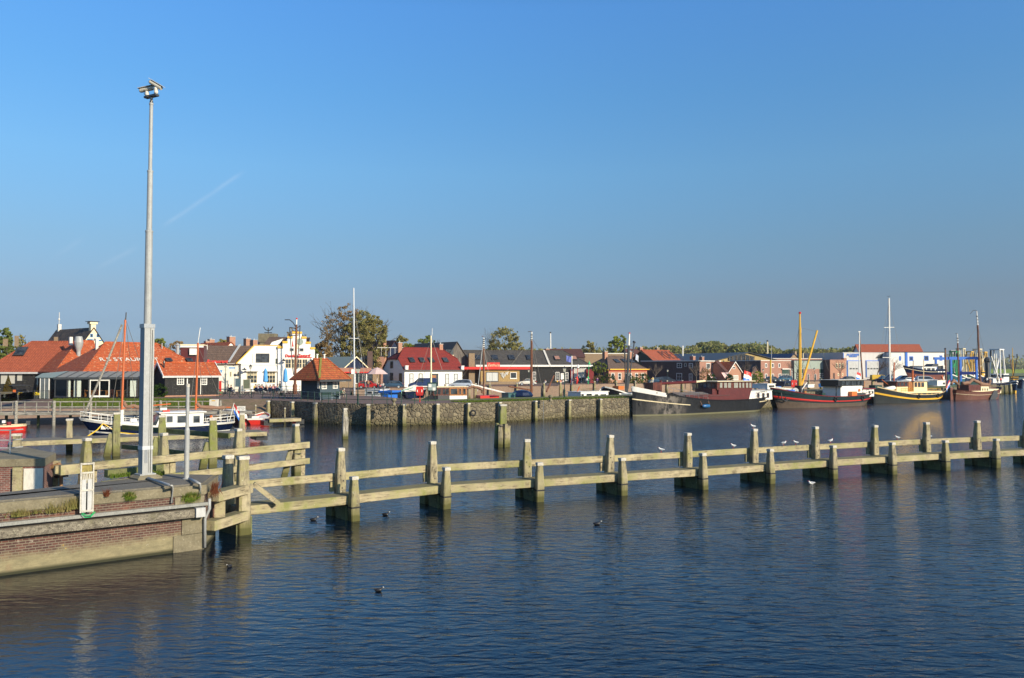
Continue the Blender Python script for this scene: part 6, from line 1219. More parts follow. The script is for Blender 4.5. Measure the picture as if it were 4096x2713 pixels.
h = house('flat_roofed_building', 'low white edged flat roofed building behind the brown hipped house', Z4(1690,0)[0], 235, 6, Z5(420,0)[0], 10, Z5(100,520), Z5(100,520), M['brickt'], W_, 'flat')
# --- orange brick house
ob = house('house', 'orange brick house with brown hipped roof and yellow gutter board', Z5(108,0)[0], 207, 34, Z5(590,0)[0], 11, Z5(110,712), Z5(200,552), M['bricko'], M['tb'], hl=4.6, hr=4.6, ov=.4); fbox(ob, Z5, 110,708,606,721, .42,.55,'yellow_gutter', M['yellow']); fbox(ob, Z5, 112,724,584,738, .02,.12,'red_frieze', M['red'])
m = MB(); m.box(-.56,-.44,-.4,11.2,ob.ez-.35,ob.ez+.0); m.build('yellow_gutter', M['yellow'], ob.root)
wins(ob, Z5, [(140,760,180,845),(225,760,266,845),(308,762,342,845),(358,762,396,845),(438,762,474,850),(518,762,554,850)], W_, 1, 2, t=.12); wins(ob, Z4, [(1812,752,1850,850),(1900,755,1930,850)], M['lgrey'], 1, 2, side='s'); chimney(ob, *Z5(63,492), 1.7, ob.rz-1, 5.5, M['bricko']); chimney(ob, *Z5(377,497), 1.6, ob.rz-1, 5.5, M['bricko'])
for X, Y in ((210,615),(305,612),(392,615)): skylight(ob, *Z5(X,Y), 1.6, 1.8, (-.4, ob.ez), (5.5, ob.rz))
h = house('house', 'dark brown house with steep maroon roof between the orange brick house and the lettered roof', Z5(480,0)[0], 238, 30, Z5(735,0)[0], 13, Z5(500,660), Z5(560,468), M['brickd'], M['tm'], ov=.4); chimney(h, *Z5(508,440), 1.7, h.rz-1, 6, M['bricko']); chimney(h, *Z5(718,446), 1.7, h.rz-1, 6, M['brickt'])
po = house('house', 'house with big orange tiled roof carrying dark letters', Z5(780,0)[0], 226, 38, Z5(1110,0)[0], 15, Z5(800,695), Z5(850,482), M['green'], M['tr'], ov=.5, fascia=None); fbox(po, Z5, 772,694,906,704, .5,.62,'white_gutter', W_)
for ch, X in zip('POESJ', (782,830,880,930,980)): p, sa = onroof(po, *Z5(X, 540)); text(ch, 5.6, M['tm'], po.root, 'roof_letter', Matrix.Translation(p+Vector((0,-.06,.05))) @ Matrix.Rotation(sa, 4, 'X') @ Matrix.Diagonal((.42,1,1,1)), .03)
m = MB(); u, z = po.fr(*Z5(1022,480),7); m.tube([(u,6.5,po.rz-1.5),(u,6.5,po.rz+1.6)],.2,6); m.build('flue', W_, po.root)
# --- brick villa with its shaded side painted dark, and gable cottage
vi = house('house', 'two storey flat topped brick house with a bright front and a dark side', Z5(1250,0)[0], 213, 42, Z5(1506,0)[0], 19.5, Z5(1252,612), Z5(1252,612), M['brickr'], M['dgrey'], 'flat'); fbox(vi, Z5, 1248,604,1508,616, .05,.3,'white_edge', W_)
m = MB(); m.box(-.12,-.003,-.02,19.5,-.3,vi.ez-.1); m.build('painted_shade_side', M['brickd'], vi.root); m = MB(); m.box(-.3,-.121,0,19.7,vi.ez-.02,vi.ez+.3); m.build('white_edge', M['offwhite'], vi.root)  # darker brick skin paints the shade on the side away from the sun
wins(vi, Z5, [(1330,636,1382,704),(1408,638,1462,705)], W_, 3, 1, t=.14); wins(vi, Z5, [(965,635,1028,697),(1116,638,1166,700),(960,762,1030,856),(1116,768,1160,858)], W_, 2, 2, side='s', t=.14, x=-.125); wins(vi, Z5, [(1060,636,1084,682)], W_, 1, 1, side='s', x=-.125); fbox(vi, Z5, 1462,772,1496,852, .02,.08,'door', M['offwhite'])
for X0, X1, Y in ((1340,1440,758),): 
    u0, z0 = vi.fr(*Z5(X0,Y)); u1, _ = vi.fr(*Z5(X1,Y)); m = MB(); m.prism([(u0,-.05,z0),(u1,-.05,z0),(u1+.3,-1.5,z0-1.7),(u0+.3,-1.5,z0-1.7)],(0,0,.05)); m.build('striped_awning', M['awn'], vi.root)
chimney(vi, *Z5(1161,552), 1.9, vi.ez, 12, M['brickr']); chimney(vi, *Z5(1275,560), 1.7, vi.ez, 12, M['brickr'])
co = house('cottage', 'small orange brick cottage with white edged gable facing the harbour', Z5(1608,0)[0], 214, 36, Z5(1770,0)[0], 11, Z5(1615,745), Z5(1690,622), M['bricko'], M['to'], 'front', ov=.3, trim=W_); wins(co, Z5, [(1664,676,1694,710)], W_, 1, 1, t=.12); wins(co, Z5, [(1666,790,1735,850)], W_, 1, 1, t=.12, glassm=M['gblind'])
gable_house(co, 6.5, H_(co, Z5(1550,742)), H_(co, Z5(1530,616), 4), M['bricko'], M['tm'], 'side', x0=co.lx(Z5(1500,0)[0], 2), x1=-.05, ov=.2, part='side_wing'); u0, z0 = co.fr(*Z5(1505,757)); m = MB(); m.prism([(-3.2,-.25,z0),(-.4,-.25,z0),(-.3,-1.4,z0-1.5),(-3.1,-1.4,z0-1.5)],(0,0,.05)); m.build('striped_awning', M['awn'], co.root)
sg = house('shed', 'small dark roofed brick shed with round gable window', Z5(1895,0)[0], 216, 30, Z5(2000,0)[0], 12, Z5(1900,755), Z5(1940,668), M['brickr'], M['tg'], 'front', ov=.3, cat='shed'); u, z = sg.fr(*Z5(1940,718)); m = MB(); m.lathe([(.9,0),(.9,.06)],16,(u,-.08,z),ax='y'); m.build('round_window', M['brickd'], sg.root); fbox(sg, Z5, 1905,778,1966,850, .02,.08,'door', M['green'])
# --- sports hall with glazed gable
gh = house('sports_hall', 'big low hall with dark roof, glazed gable and yellow side panels', Z5(1445,0)[0], 270, 30, Z5(2240,0)[0], 38, Z5(1450,600), Z5(1768,502), paint('ochre_panel', (.38,.27,.10), .7), M['dgrey'], 'front', ov=.8, cat='hall')
facade(gh, Z5, [(1610,605),(1610,555),(1768,512),(1932,555),(1932,605)], .2, 'glazed_gable', M['darkglass'], -.25)
for X in (1655,1707,1760,1812,1867,1932,1610): fbox(gh, Z5, X-2,545,X+2,605, .26,.4,'mullion', M['brickt'])
# --- brick works, sage works, right block
bw = house('workshop', 'two storey flat brick workshop with green garage door', Z6(410,0)[0], 250, 26, Z6(755,0)[0], 14, Z6(500,838), Z6(500,838), M['brickr'], M['offwhite'], 'flat', cat='workshop'); m = MB(); m.box(-.1,-.003,0,14,-.3,bw.ez); m.build('painted_shade_side', M['brickd'], bw.root)  # left side skinned in darker brick to paint in its shade
wins(bw, Z6, [(455,866,480,915),(530,866,558,916),(608,868,632,916),(455,985,482,1035),(530,985,558,1036)], W_, 1, 1, t=.16); wins(bw, Z6, [(611,985,642,1062)], W_, 1, 1, t=.16); fbox(bw, Z6, 650,940,738,1068, .02,.12,'garage_door', M['green']); wins(bw, Z6, [(650,988,728,1034)], W_, 4, 2, y=-.12); fbox(bw, Z6, 643,926,742,936, .02,.5,'white_lintel', W_); wins(bw, Z6, [(754,930,772,1048)], W_, 1, 4)
m = MB(); m.box(bw.L+.01,bw.L+3.5,1.5,14,-.3,bw.ez+.3); m.build('dark_gap_fill', M['brickd'], bw.root)  # dark block stands in for the dark gap between the workshops
sw = house('workshop', 'sage green clad workshop with brick base and two garage doors', Z6(790,0)[0], 256, 22, Z6(1182,0)[0], 14, Z6(900,838), Z6(900,838), M['sage'], M['dgrey'], 'flat', cat='workshop'); fbox(sw, Z6, 893,930,1075,1075, .0,.1,'brick_base', M['brickr'])
for a_, b_ in ((818,893),(1075,1150)): fbox(sw, Z6, a_,934,b_,1075, .0,.06,'garage_door', M['green']); wins(sw, Z6, [(a_,980,b_-10,1030)], W_, 4, 2, y=-.06)
wins(sw, Z6, [(938,988,960,1072),(1020,988,1042,1072)], W_, 1, 1, y=-.1); wins(sw, Z6, [(1180,930,1197,1062)], W_, 1, 5)
rb = house('office', 'small bright orange brick block with three tall windows behind a bare tree', Z6(1200,0)[0], 258, 26, Z6(1382,0)[0], 10, Z6(1300,832), Z6(1300,832), M['bricko'], M['brickr'], 'flat', cat='office'); m = MB(); m.box(-.1,-.003,0,10,-.3,rb.ez); m.build('painted_shade_side', M['brickd'], rb.root); wins(rb, Z6, [(1262,864,1285,920),(1298,864,1320,920),(1333,864,1354,920),(1284,980,1300,1010),(1334,978,1348,1008)], M['cream'], 1, 1, t=.16); fbox(rb, Z6, 1233,978,1253,1060, .0,.1,'door', M['brickd']); chimney(rb, *Z6(1356,806), 1.9, rb.ez, 6, M['brickr'], False)  # shade of the left side put in as darker brick
h = house('brick_building', 'long low red brick building with flat roof seen over the workshops', Z6(545,0)[0], 292, 12, Z6(1108,0)[0], 12, Z6(800,815), Z6(800,815), M['brickr'], M['offwhite'], 'flat')
h = house('house', 'dark roofed house with stone coloured gable above the workshops', Z6(735,0)[0], 310, 46, Z6(838,0)[0], 16, Z6(838,810), Z6(790,758), M['brickt'], M['navy'], 'front'); chimney(h, *Z6(785,730), 2.6, h.ez, 1.5, M['brickt'], False)
# --- boatyard
yh = house('boatyard_hall', 'white ribbed boatyard hall with blue edges, blue lettering and big doors', Z7(-78,0)[0], 290, 12, Z7(470,0)[0], 30, Z7(200,748), Z7(200,748), M['ribbed'], M['lgrey'], 'flat', cat='hall')
fbox(yh, Z7, -80,745,-70,1020, .0,.15,'blue_corner', M['blue'])
for a_, b_ in ((-30,128),(185,332)): fbox(yh, Z7, a_-8,832,b_+8,1024, .02,.2,'blue_door_frame', M['blue']); fbox(yh, Z7, a_,840,b_,1024, .21,.3,'hall_door', M['lgrey'])
for X in (5,38,72,205,240,275,308): fbox(yh, Z7, X-14,920,X+10,934, .31,.34,'door_window', M['glass'])
u, z = yh.fr(*Z7(34,768)); text('JACHTWERF', .95, M['blue'], yh.root, 'hall_lettering', facing(u,-.1,z), .05, .3, .03); u, z = yh.fr(*Z7(34,787)); text('GRUNO', .9, M['blue'], yh.root, 'hall_lettering', facing(u,-.1,z), .05, .0, .03)
m = MB(); u, z = yh.fr(*Z7(332,780)); m.prism([(u-1.6,-.1,z-.9),(u+1.2,-.1,z-.9),(u+1.6,-.1,z+1.0),(u-.2,-.1,z+.4)],(0,.08,0)); m.build('boat_emblem', M['dgrey'], yh.root)
yo = Frame(Z7(470,0)[0], 290, 4, Z7(1078,0)[0]); yo.make('boatyard_office', 'white plastered boatyard office with blue windows', 'office', 'houses and sheds round the harbour'); zt = yo.fr(*Z7(700,742))[1]; m = MB(); m.box(0,yo.L,0,20,-.3,zt); m.build('wall', W_, yo.root); m = MB(); m.box(-.1,yo.L+.1,-.15,20.1,zt+.003,zt+.25); m.build('roof_edge', M['navy'], yo.root)
wins(yo, Z7, [(558,784,582,836),(676,786,722,838),(842,778,898,838),(1020,776,1054,836)], M['blue'], 2, 1, t=.3); fbox(yo, Z7, 627,742,656,910, .02,.2,'blue_strip', M['blue']); fbox(yo, Z7, 680,895,1056,1000, .0,.1,'recessed_glazing', M['glass']); fbox(yo, Z7, 1052,890,1082,1000, .0,.6,'white_pier', W_)
h = house('red_roofed_hall', 'large hall with long red roof behind the boatyard', Z7(120,0)[0], 340, 0, Z7(830,0)[0], 7, Z7(200,745), Z7(400,654), W_, M['tr'], ov=.6, cat='hall')
h = house('factory', 'grey flat factory building behind the fishing boats', Z7(1085,0)[0], 400, 6, Z7(1560,0)[0], 20, Z7(1300,768), Z7(1300,768), paint('factory_grey', (.13,.135,.13), .7), M['dgrey'], 'flat', cat='factory'); fbox(h, Z7, 1165,716,1285,768, -2,-1,'roof_tank', M['grey'])
# --- trees
def T(px, D): return colY(px, D, QZ)
def treebox(name, label, X0, X1, Ytop, Z, D, n, leaf, mat, seed, base_y=None, stems=1, tr=.3, parts=None, depth=3, wide=.5):
    a, b_ = Z(X0, 0)[0], Z(X1, 0)[0]; px = (a+b_)/2; w_ = (b_-a)/FPX*D; h_ = zat(Z(0, Ytop)[1], D)-QZ; sh = parts or [((0,0,h_*.62),(w_*.42,w_*.38,h_*.36)),((-w_*.22,0,h_*.5),(w_*.26,w_*.25,h_*.26)),((w_*.24,0,h_*.52),(w_*.25,w_*.25,h_*.28))]
    return tree(name, label, T(px, D), h_, sh, n, leaf, mat, seed, tr, stems=stems, depth=depth)
D_ = 182; w_ = 140/FPX*D_; 
tree('maple_tree', 'tall many stemmed tree with thinning brown leaves behind the kiosk', T(1372,D_), 19, [((0,0,10),(4.6,4,7)),((-2.2,0,12),(3,3,5)),((1,0,15.5),(2.6,2.6,3.2))], 7500, .30, M['leafb'], 21, .4, stems=7, depth=4)
tree('willow_tree', 'dense olive green willow right of the bare brown tree', T(1468,D_-3), 18, [((0,0,8),(4.2,4,7)),((-1.2,0,12),(3,3,4.6)),((1.8,0,10.5),(2.8,2.8,5)),((-3.5,0,9),(2.5,2.5,5))], 26000, .32, M['leafo'], 22, .5, stems=3, depth=2)
for a in [('round_tree','round green tree left above the restaurant roofs',-60,160,332,Z1,150,5000,.6,M['leafg'],31),('round_tree','small olive tree behind the left chimneys',165,330,430,Z1,160,2200,.5,M['leafo'],32),('round_tree','green tree right of the camera mast over the roofs',-5,205,445,Z2,170,3600,.6,M['leafg'],33),('round_tree','reddish brown bush-like tree behind the restaurant ridge',190,480,490,Z2,175,2200,.5,M['leafb'],34),('round_tree','olive tree behind the red chimneys left of the pub',640,820,482,Z2,185,3000,.6,M['leafo'],35),('round_tree','wider olive tree between the red chimneys',790,1010,484,Z2,188,3600,.6,M['leafo'],36),('thin_tree','thin leaved tree rising behind the stepped gable',1630,2000,345,Z2,160,2600,.45,M['leafb'],37),('shrub_tree','dark green bushes right of the stepped gable',1960,2140,600,Z2,150,4200,.5,M['leafg'],38),('shrub_tree','brown green thicket under the tall bare tree',150,420,500,Z3,175,6000,.5,M['leafb'],39),('round_tree','tree with autumn leaves behind the dark blue roof',1140,1400,440,Z3,230,4200,.7,M['leafo'],41),('yellow_tree','bright yellow green tree just above the wine red roof',1255,1500,545,Z3,205,4200,.55,M['leafy'],42),('round_tree','green tree behind the ridge of the old barn',1430,1750,440,Z3,250,3600,.8,M['leafg'],43),('airy_tree','large airy half bare tree behind the long hall',440,935,175,Z4,245,5200,.62,M['leafo'],44),('round_tree','round olive tree over the flat roofed building',1648,1840,352,Z4,300,3400,.8,M['leafo'],45),('round_tree','small green tree at the left of the far wood',1930,2120,460,Z4,330,2400,.9,M['leafg'],46)]: treebox(*a, tr=.35, stems=2 if 'airy' in a[0] or 'thin' in a[0] else 1, depth=4 if 'airy' in a[0] else 3)
for i, (X, w) in enumerate(((200,5.5),(255,5))): D_ = 330; tree('poplar_tree', ['pale green poplar, left one of the pair behind the brown hipped roof','pale green poplar, right one of the pair behind the brown hipped roof'][i], T(Z5(X,0)[0],D_), zat(Z5(0,345)[1],D_)-QZ, [((0,0,9),(w*.6,w*.6,9))], 2600, .9, M['leafy'], 50+i, .4)
for i, (X, Yt, Z, D_, lab) in enumerate([(690,600,Z5,204,'bare pollard tree in front of the lettered roof'),(1205,610,Z5,205,'bare pollard tree before the dark side of the brick house'),(1815,600,Z5,210,'bare tree before the small brick shed'),(245,790,Z6,238,'bare tree left of the brick workshop'),(815,790,Z6,240,'thin bare tree before the sage green workshop'),(1310,800,Z6,243,'spreading bare tree before the orange brick block'),(312,800,Z7,262,'bare tree before the boatyard doors'),(480,770,Z7,262,'bare tree at the corner of the boatyard hall')]):
    if lab.startswith('bare tree left of'): continue
    px = Z(X,0)[0]; bare_tree(lab, T(px,D_), zat(Z(0,Yt)[1],D_)-QZ, 60+i, tr=.16)
for i, (X, Y0, rx, rz_, Z, D_, m_, lab) in enumerate([(105,860,2.0,1.3,Z5,200,M['hedge'],'clipped round dark hedge bush in the garden left of the masts'),(530,860,1.7,1.5,Z5,201,M['hedge'],'dark green bush under the right windows of the orange brick house'),(440,880,2.2,.9,Z5,200,M['leafg'],'low light green bushes before the orange brick house'),(370,870,1.5,1.1,Z5,202,M['hedge'],'dark bush behind the tall masts'),(1900,840,1.6,1.5,Z5,206,M['leafg'],'green hedge left of the bare brick wall corner'),(1990,840,1.4,1.7,Z5,206,M['leafy'],'yellow green hedge next to the dark green one'),(1395,810,1.1,1.4,Z5,206,M['hedge'],'dark round shrub under the striped awning'),(1620,830,1.0,1.4,Z5,206,M['hedge'],'dark shrub right of the second awning'),(1320,780,1.4,2.2,Z5,207,M['leafb'],'orange brown shrub beside the brick house'),(-10,830,1.6,1.9,Z5,201,M['leafg'],'small round standard tree before the hipped house'),(-15,840,1.6,1.2,Z5,201,M['reed'],'dry pale reed clump in the garden')]):
    p = T(Z(X,0)[0], D_); 
    if 'standard' in lab:
        t = thing('standard_tree', lab, 'tree', p, 0); m = MB(); m.tube([(0,0,0),(0,0,2.6)],.1,6); m.build('trunk', M['bark'], t); crown_mesh('crown', 1600, [((0,0,3.9),(1.9,1.9,1.4))], .35, M['leafg'], t, 77)
    else: bush('bush', lab, p, rx, rz_, m_, 90+i, 900, .26, group='garden shrubs')
bush('bush', 'round green bush against the left gable of the black shed', onz(640,1588,QZ), 1.1, .95, M['hedge'], 120, 2200, .13, group='garden shrubs')
p = T(34, 99); t = thing('potted_conifer', 'cone shaped golden conifer in a large square planter on the terrace', 'potted tree', p); m = MB(); m.lathe([(.5,-.1),(.62,.75),(.66,.76),(.66,.85)],4,sq=True); m.build('planter', M['conc'], t); r_ = random.Random(5); vs = []; fs = []
for _ in range(2600):
    z = r_.random()**1.3; a_ = r_.uniform(0,6.3); q = (1-z)*.62*(.75+.3*r_.random()); c = Vector((q*math.cos(a_), q*math.sin(a_), .85+z*2.0)); a1 = Vector((r_.gauss(0,1),r_.gauss(0,1),r_.gauss(0,1))).normalized()*.06; b1_ = a1.cross(Vector((r_.gauss(0,1),r_.gauss(0,1),1))).normalized()*.05; o = len(vs); vs += [tuple(c-a1),tuple(c+b1_),tuple(c+a1)]; fs.append((o,o+1,o+2))
me = bpy.data.meshes.new('crown'); me.from_pydata(vs, [], fs); me.materials.append(M['conif']); o = bpy.data.objects.new('crown', me); COL.objects.link(o); o.parent = t
# ================================================================ BOATS
def bframe(name, label, pb_, ps_, cat='boat', group='boats moored in the harbour', z=0):
    """pb_, ps_: bow and stern as (pixel x, depth)"""
    a, b = colY(pb_[0], pb_[1], z), colY(ps_[0], ps_[1], z); d = b-a; f = Frame(pb_[0], pb_[1], math.degrees(math.atan2(d.y, d.x)), L=d.length, z=z); f.make(name, label, cat, group); return f
def line(f, pts, r, mat, name, y=0, n=6, par=None):
    P_ = [(lambda q: (q[0], y, q[1]))(f.fr(px, py, y)) for px, py in pts]; m = MB(); m.tube(P_, r, n); return m.build(name, mat, par or f.root)
def pbox(f, x0, y0, x1, y1, w, name, mat, yc=0, par=None, yp=0):
    (a, z1), (b, z0) = f.fr(x0, y0, yp), f.fr(x1, y1, yp); m = MB(); m.box(min(a,b), max(a,b), yc-w/2, yc+w/2, z0, z1); return m.build(name, mat, par or f.root)
def pcab(f, x0, y0, x1, y1, w, mat, roofm, wins_px=(), name='cabin', slope=(0,0), **kw):
    (a, z1), (b, z0) = f.fr(x0, y0), f.fr(x1, y1); fl = a > b; a, b = min(a,b), max(a,b); ws = []
    for q in wins_px: (c, e1), (d, e0) = f.fr(q[0], q[1]), f.fr(q[2], q[3]); ws.append((min(c,d), max(c,d), e0, e1))
    return cabin(f.root, a, b, w, z0, z1, mat, roofm, name, slope, ws, **kw)
def rigging(f, top, feet, ys=(-1.5, 1.5)):
    s = []; tx, tz = f.fr(*top)
    for i, q in enumerate(feet): x, z = f.fr(*q); s.append(((tx, 0, tz), (x, ys[i % 2] if len(q) < 3 else q[2], z)))
    return wires(f.root, [(a, b) for a, b in s])
def sailroll(f, pts, r, name='furled_sail'):
    P_ = [(lambda q: (q[0], 0, q[1]))(f.fr(*p)) for p in pts]; m = MB(); Q = []; R_ = []
    for i in range(len(P_)-1):
        for k in range(4): t = k/4; Q.append(Vector(P_[i]).lerp(Vector(P_[i+1]), t)+Vector((0, rng.gauss(0,.03), rng.gauss(0,.03)))); R_.append(r*rng.uniform(.75,1.2))
    Q.append(Vector(P_[-1])); R_.append(r*.5); m.tube(Q, R_, 7); return m.build(name, M['canvas'], f.root, smooth=True)
def rail(f, x0, x1, h, z0, z1, y=None, n=8, mat=None, hull=None, t0=None, t1=None):
    m = MB(); top = []
    for i in range(n+1):
        t = t0+(t1-t0)*i/n; p = hull.pt(t, 1, -1 if y is None else 1); q = p+Vector((0,0,h)); m.tube([p, q], .022, 4); top.append(q)
    m.tube(top, .028, 5); m.tube([p-Vector((0,0,h*.5)) for p in top], .018, 4); return m.build('guard_rail', mat or W_, f.root)
# 1 blue and white cruiser behind the pontoon
f = bframe('motor_cruiser', 'navy hulled cruiser with white cabin and the name OOSTZEE moored behind the pontoon', (325,68), (925,74.6)); H1 = Hull(f.L, 3.9, 1.75, .98, 1.12, rake=1.4, stern=.7, sternrake=.5); h = H1.build(M['navy'], f.root, deckm=W_, deckz=-.12)
H1.strake(.93, 1.05, W_, f.root, 'white_gunwale', off=.05); H1.strake(.46, .53, W_, f.root, 'white_line', off=.012)
u, z = f.fr(Z3(0,0)[0]-1200+Z1(1290,0)[0], 1716); t_ = H1.pt(.17, .62, -1); text('OOSTZEE  ZK 85', .30, W_, f.root, 'name_lettering', Matrix.Translation((2.75, H1.pt(.21,.78,-1).y-.06, .98)) @ Matrix.Rotation(rad(-8.0),4,'Z') @ Matrix.Rotation(rad(79),4,'X'), .012)
pcab(f, 612, 1652, 803, 1704, 2.5, W_, W_, [(655,1660,683,1688),(697,1659,736,1690),(760,1659,790,1690)], slope=(.5,0), ov=.2, framem=M['lgrey']); a_ = f.fr(600,1700)[0]; m = MB(); m.prism([(a_-.2,-1.15,f.fr(600,1704)[1]),(a_+.3,-1.15,f.fr(600,1704)[1]),(a_+.95,-1.15,f.fr(600,1655)[1]),(a_+.7,-1.15,f.fr(600,1655)[1])],(0,2.3,0)); m.build('raked_windscreen', M['glass'], f.root)
pbox(f, 400,1690, 600,1708, 2.0, 'fore_cabin', W_); pbox(f, 650,1640, 676,1651, .8, 'red_box', M['red']); pbox(f, 640,1632, 665,1640, .6, 'white_box', W_); pbox(f, 520,1676, 545,1686, .7, 'hatch', W_)
line(f, [(488,1695),(488,1625),(501,1280)], .09, M['mastorange'], 'mast'); line(f, [(488,1698),(488,1640)], .13, W_, 'mast_foot'); line(f, [(503,1280),(504,1262),(505,1250)], .05, M['dgrey'], 'masthead_light'); line(f, [(783,1640),(792,1372)], .09, M['mastorange'], 'mizzen_mast'); line(f, [(792,1372),(801,1311)], .03, W_, 'aerial')
line(f, [(332,1669),(420,1470),(488,1299)], .09, M['railw'], 'furled_jib'); line(f, [(492,1633),(683,1616)], .06, M['mastorange'], 'boom'); sailroll(f, [(495,1608),(505,1625),(560,1628),(600,1622)], .16); line(f, [(783,1630),(923,1630)], .06, M['mastorange'], 'boom'); sailroll(f, [(786,1612),(800,1628),(860,1631),(905,1630)], .17)
rigging(f, (501,1272), [(432,1690),(560,1690),(610,1600,0)]); rigging(f, (792,1385), [(745,1640),(830,1640),(925,1690,0)])
rail(f,0,0,.62,0,0,hull=H1,t0=.0,t1=.42,n=7); rail(f,0,0,.62,0,0,y=1,hull=H1,t0=.0,t1=.42,n=7); rail(f,0,0,.55,0,0,hull=H1,t0=.80,t1=1,n=4); rail(f,0,0,.55,0,0,y=1,hull=H1,t0=.80,t1=1,n=4); pbox(f, 800,1700, 840,1712, 2.0, 'cockpit_panel', M['varn']); line(f, [(843,1690),(845,1662)], .12, M['orange'], 'orange_buoy')
flag_tri(f.root, (f.L-.1,0,1.1), 1.7, 1.0, .9, (.4,0), -.2, 1.0)
m = MB(); P_ = H1.pt(.13,.95,-1); m.tube([P_, P_+Vector((-.5,-.5,-.5)), P_+Vector((-1.6,-1.1,-1.2))], .05, 5); m.tube([P_, P_+Vector((1.0,-.5,-.75)), P_+Vector((3.4,-1.2,-1.1))], .05, 5); m.build('yellow_mooring_line', M['rope'], f.root)
# 2, 3 small red boats
def smallboat(label, b, s_, col, top, z=(.8,.55,.6), B=1.9, motor=True, white=True):
    f = bframe('motorboat', label, b, s_); H = Hull(f.L, B, z[0], z[1], z[2], rake=.5, stern=.82, sternrake=.1, n=14); H.build(col, f.root, deckm=top, deckz=-.15); H.strake(.9, 1.08, W_ if white else M['cream'], f.root, 'gunwale', off=.04)
    if motor: m = MB(); m.rbox((f.L+.12,0,.75),(.35,.34,.42)); m.tube([(f.L+.14,0,.6),(f.L+.16,0,-.3)],.09,6); m.build('outboard_motor', M['dgrey'], f.root)
    return f, H
f, H = smallboat('small red motorboat with outboard at the left edge of the photo', (-70,76), (112,77.5), M['red'], M['cream'], white=False); m = MB(); m.lathe([(.2,.5),(.2,.9)],8,(f.L*.6,0,0)); m.build('steering_wheel', M['dred'], f.root); pbox(f, 10,1682, 22,1692, .5, 'seat', W_)
f, H = smallboat('dark red small cabin boat with bright red stern behind the notice pile', (905,94), (1000,86.5), M['dred'], W_, (1.2,.8,.75), 2.3); m = MB(); m.box(f.L*.25,f.L*.6,-.8,.8,.6,1.35); m.build('cabin', W_, f.root); m = MB(); m.box(f.L+.0,f.L+.03,-.85,.85,-.1,.6); m.build('red_transom', M['red'], f.root)
f, H = smallboat('second small boat with red flank beside the small pontoon', (1060,93), (1022,86), M['red'], W_, (.9,.6,.6), 1.9, motor=False)
# 4 long barge
f = bframe('barge', 'long black barge with maroon wheelhouse and white aft cabin, foremost in the row', (2527,101.5), (3064,117.5), 'barge'); HB = Hull(f.L, 5.0, 3.7, 1.72, 2.05, rake=.15, stern=.45, sternrake=2.6, n=34, bowk=.30, flare=.1)
mb_ = paint('worn_black_hull', (.017,.017,.018), .38, .45, .8); nt = mb_.node_tree; bs = nt.nodes['Principled BSDF']; src = bs.inputs['Base Color'].links[0].from_socket; n = _n(nt, 'ShaderNodeTexNoise', Scale=.9, Detail=9.0, Roughness=.75); nt.links.new(_coord(nt,(1,1,.45)), n.inputs['Vector'])
tc_ = nt.nodes.new('ShaderNodeTexCoord'); sp_ = nt.nodes.new('ShaderNodeSeparateXYZ'); nt.links.new(tc_.outputs['Object'], sp_.inputs[0]); bell = nt.nodes.new('ShaderNodeValToRGB'); e_ = bell.color_ramp.elements; e_[0].position = .08; e_[0].color = (0,0,0,1); e_[1].position = .24; e_[1].color = (1,1,1,1); e_.new(.40).color = (0,0,0,1)
dv = nt.nodes.new('ShaderNodeMath'); dv.operation = 'DIVIDE'; dv.inputs[1].default_value = 20; nt.links.new(sp_.outputs[0], dv.inputs[0]); nt.links.new(dv.outputs[0], bell.inputs[0]); k_ = nt.nodes.new('ShaderNodeMath'); k_.operation = 'MULTIPLY'; nt.links.new(bell.outputs[0], k_.inputs[0]); nt.links.new(_ramp(nt, n.outputs[0], .46, .56), k_.inputs[1])
c_ = _mix(nt, k_.outputs[0], src, (.20,.175,.15)); c_ = _mix(nt, _ramp(nt, sp_.outputs[2], .10, .22, (1,1,1), (0,0,0)), c_, (.16,.15,.08)); nt.links.new(c_, bs.inputs['Base Color']); _bump(nt, bs, n.outputs[0], .35, .12)
HB.build(mb_, f.root, deckm=M['plank'], deckz=-.25); HB.strake(.86, 1.02, W_, f.root, 'white_bow_band', t1=.155, off=.04, stern=False); HB.strake(lambda t: .60+.05*t, lambda t: .635+.05*t, M['cream'], f.root, 'cream_line', t1=.30, off=.05, stern=False); HB.strake(.74, .79, M['cream'], f.root, 'cream_line', t0=.84, off=.06); HB.strake(.955, 1.02, M['black'], f.root, 'bulwark_cap', t0=.15, t1=1, off=.05)
pbox(f, *Z5(950,1035), *Z5(1560,1092), 3.6, 'hatch_coaming', M['maroon']); m = MB(); a_, z_ = f.fr(*Z5(900,1020)); b_, _ = f.fr(*Z5(1500,1020)); m.prism([(a_,-1.9,z_-.35),(a_,0,z_+.15),(a_,1.9,z_-.35)],(b_-a_,0,0)); m.build('hatch_cover', paint('hatch_canvas', (.16,.13,.11), .8, .2), f.root)
pcab(f, *Z5(1345,868), *Z5(1785,960), 3.4, M['mahog'], M['cream'], [tuple(Z5(x0,875)+Z5(x1,948)) for x0, x1 in ((1372,1412),(1425,1470),(1475,1520),(1550,1608),(1615,1645),(1655,1685),(1700,1735),(1742,1775))], ov=.35, name='wheelhouse', wm=paint('painted_daylight_pane', (.30,.30,.26), .15)); pbox(f, *Z5(1360,960), *Z5(1780,1092), 3.5, 'wheelhouse_base', M['maroon']); endwins(f.root, f.fr(*Z5(1345,900))[0], 3.0, f.fr(*Z5(1345,946))[1], f.fr(*Z5(1345,876))[1], 4)  # pale pane colour stands in for daylight seen through the wheelhouse
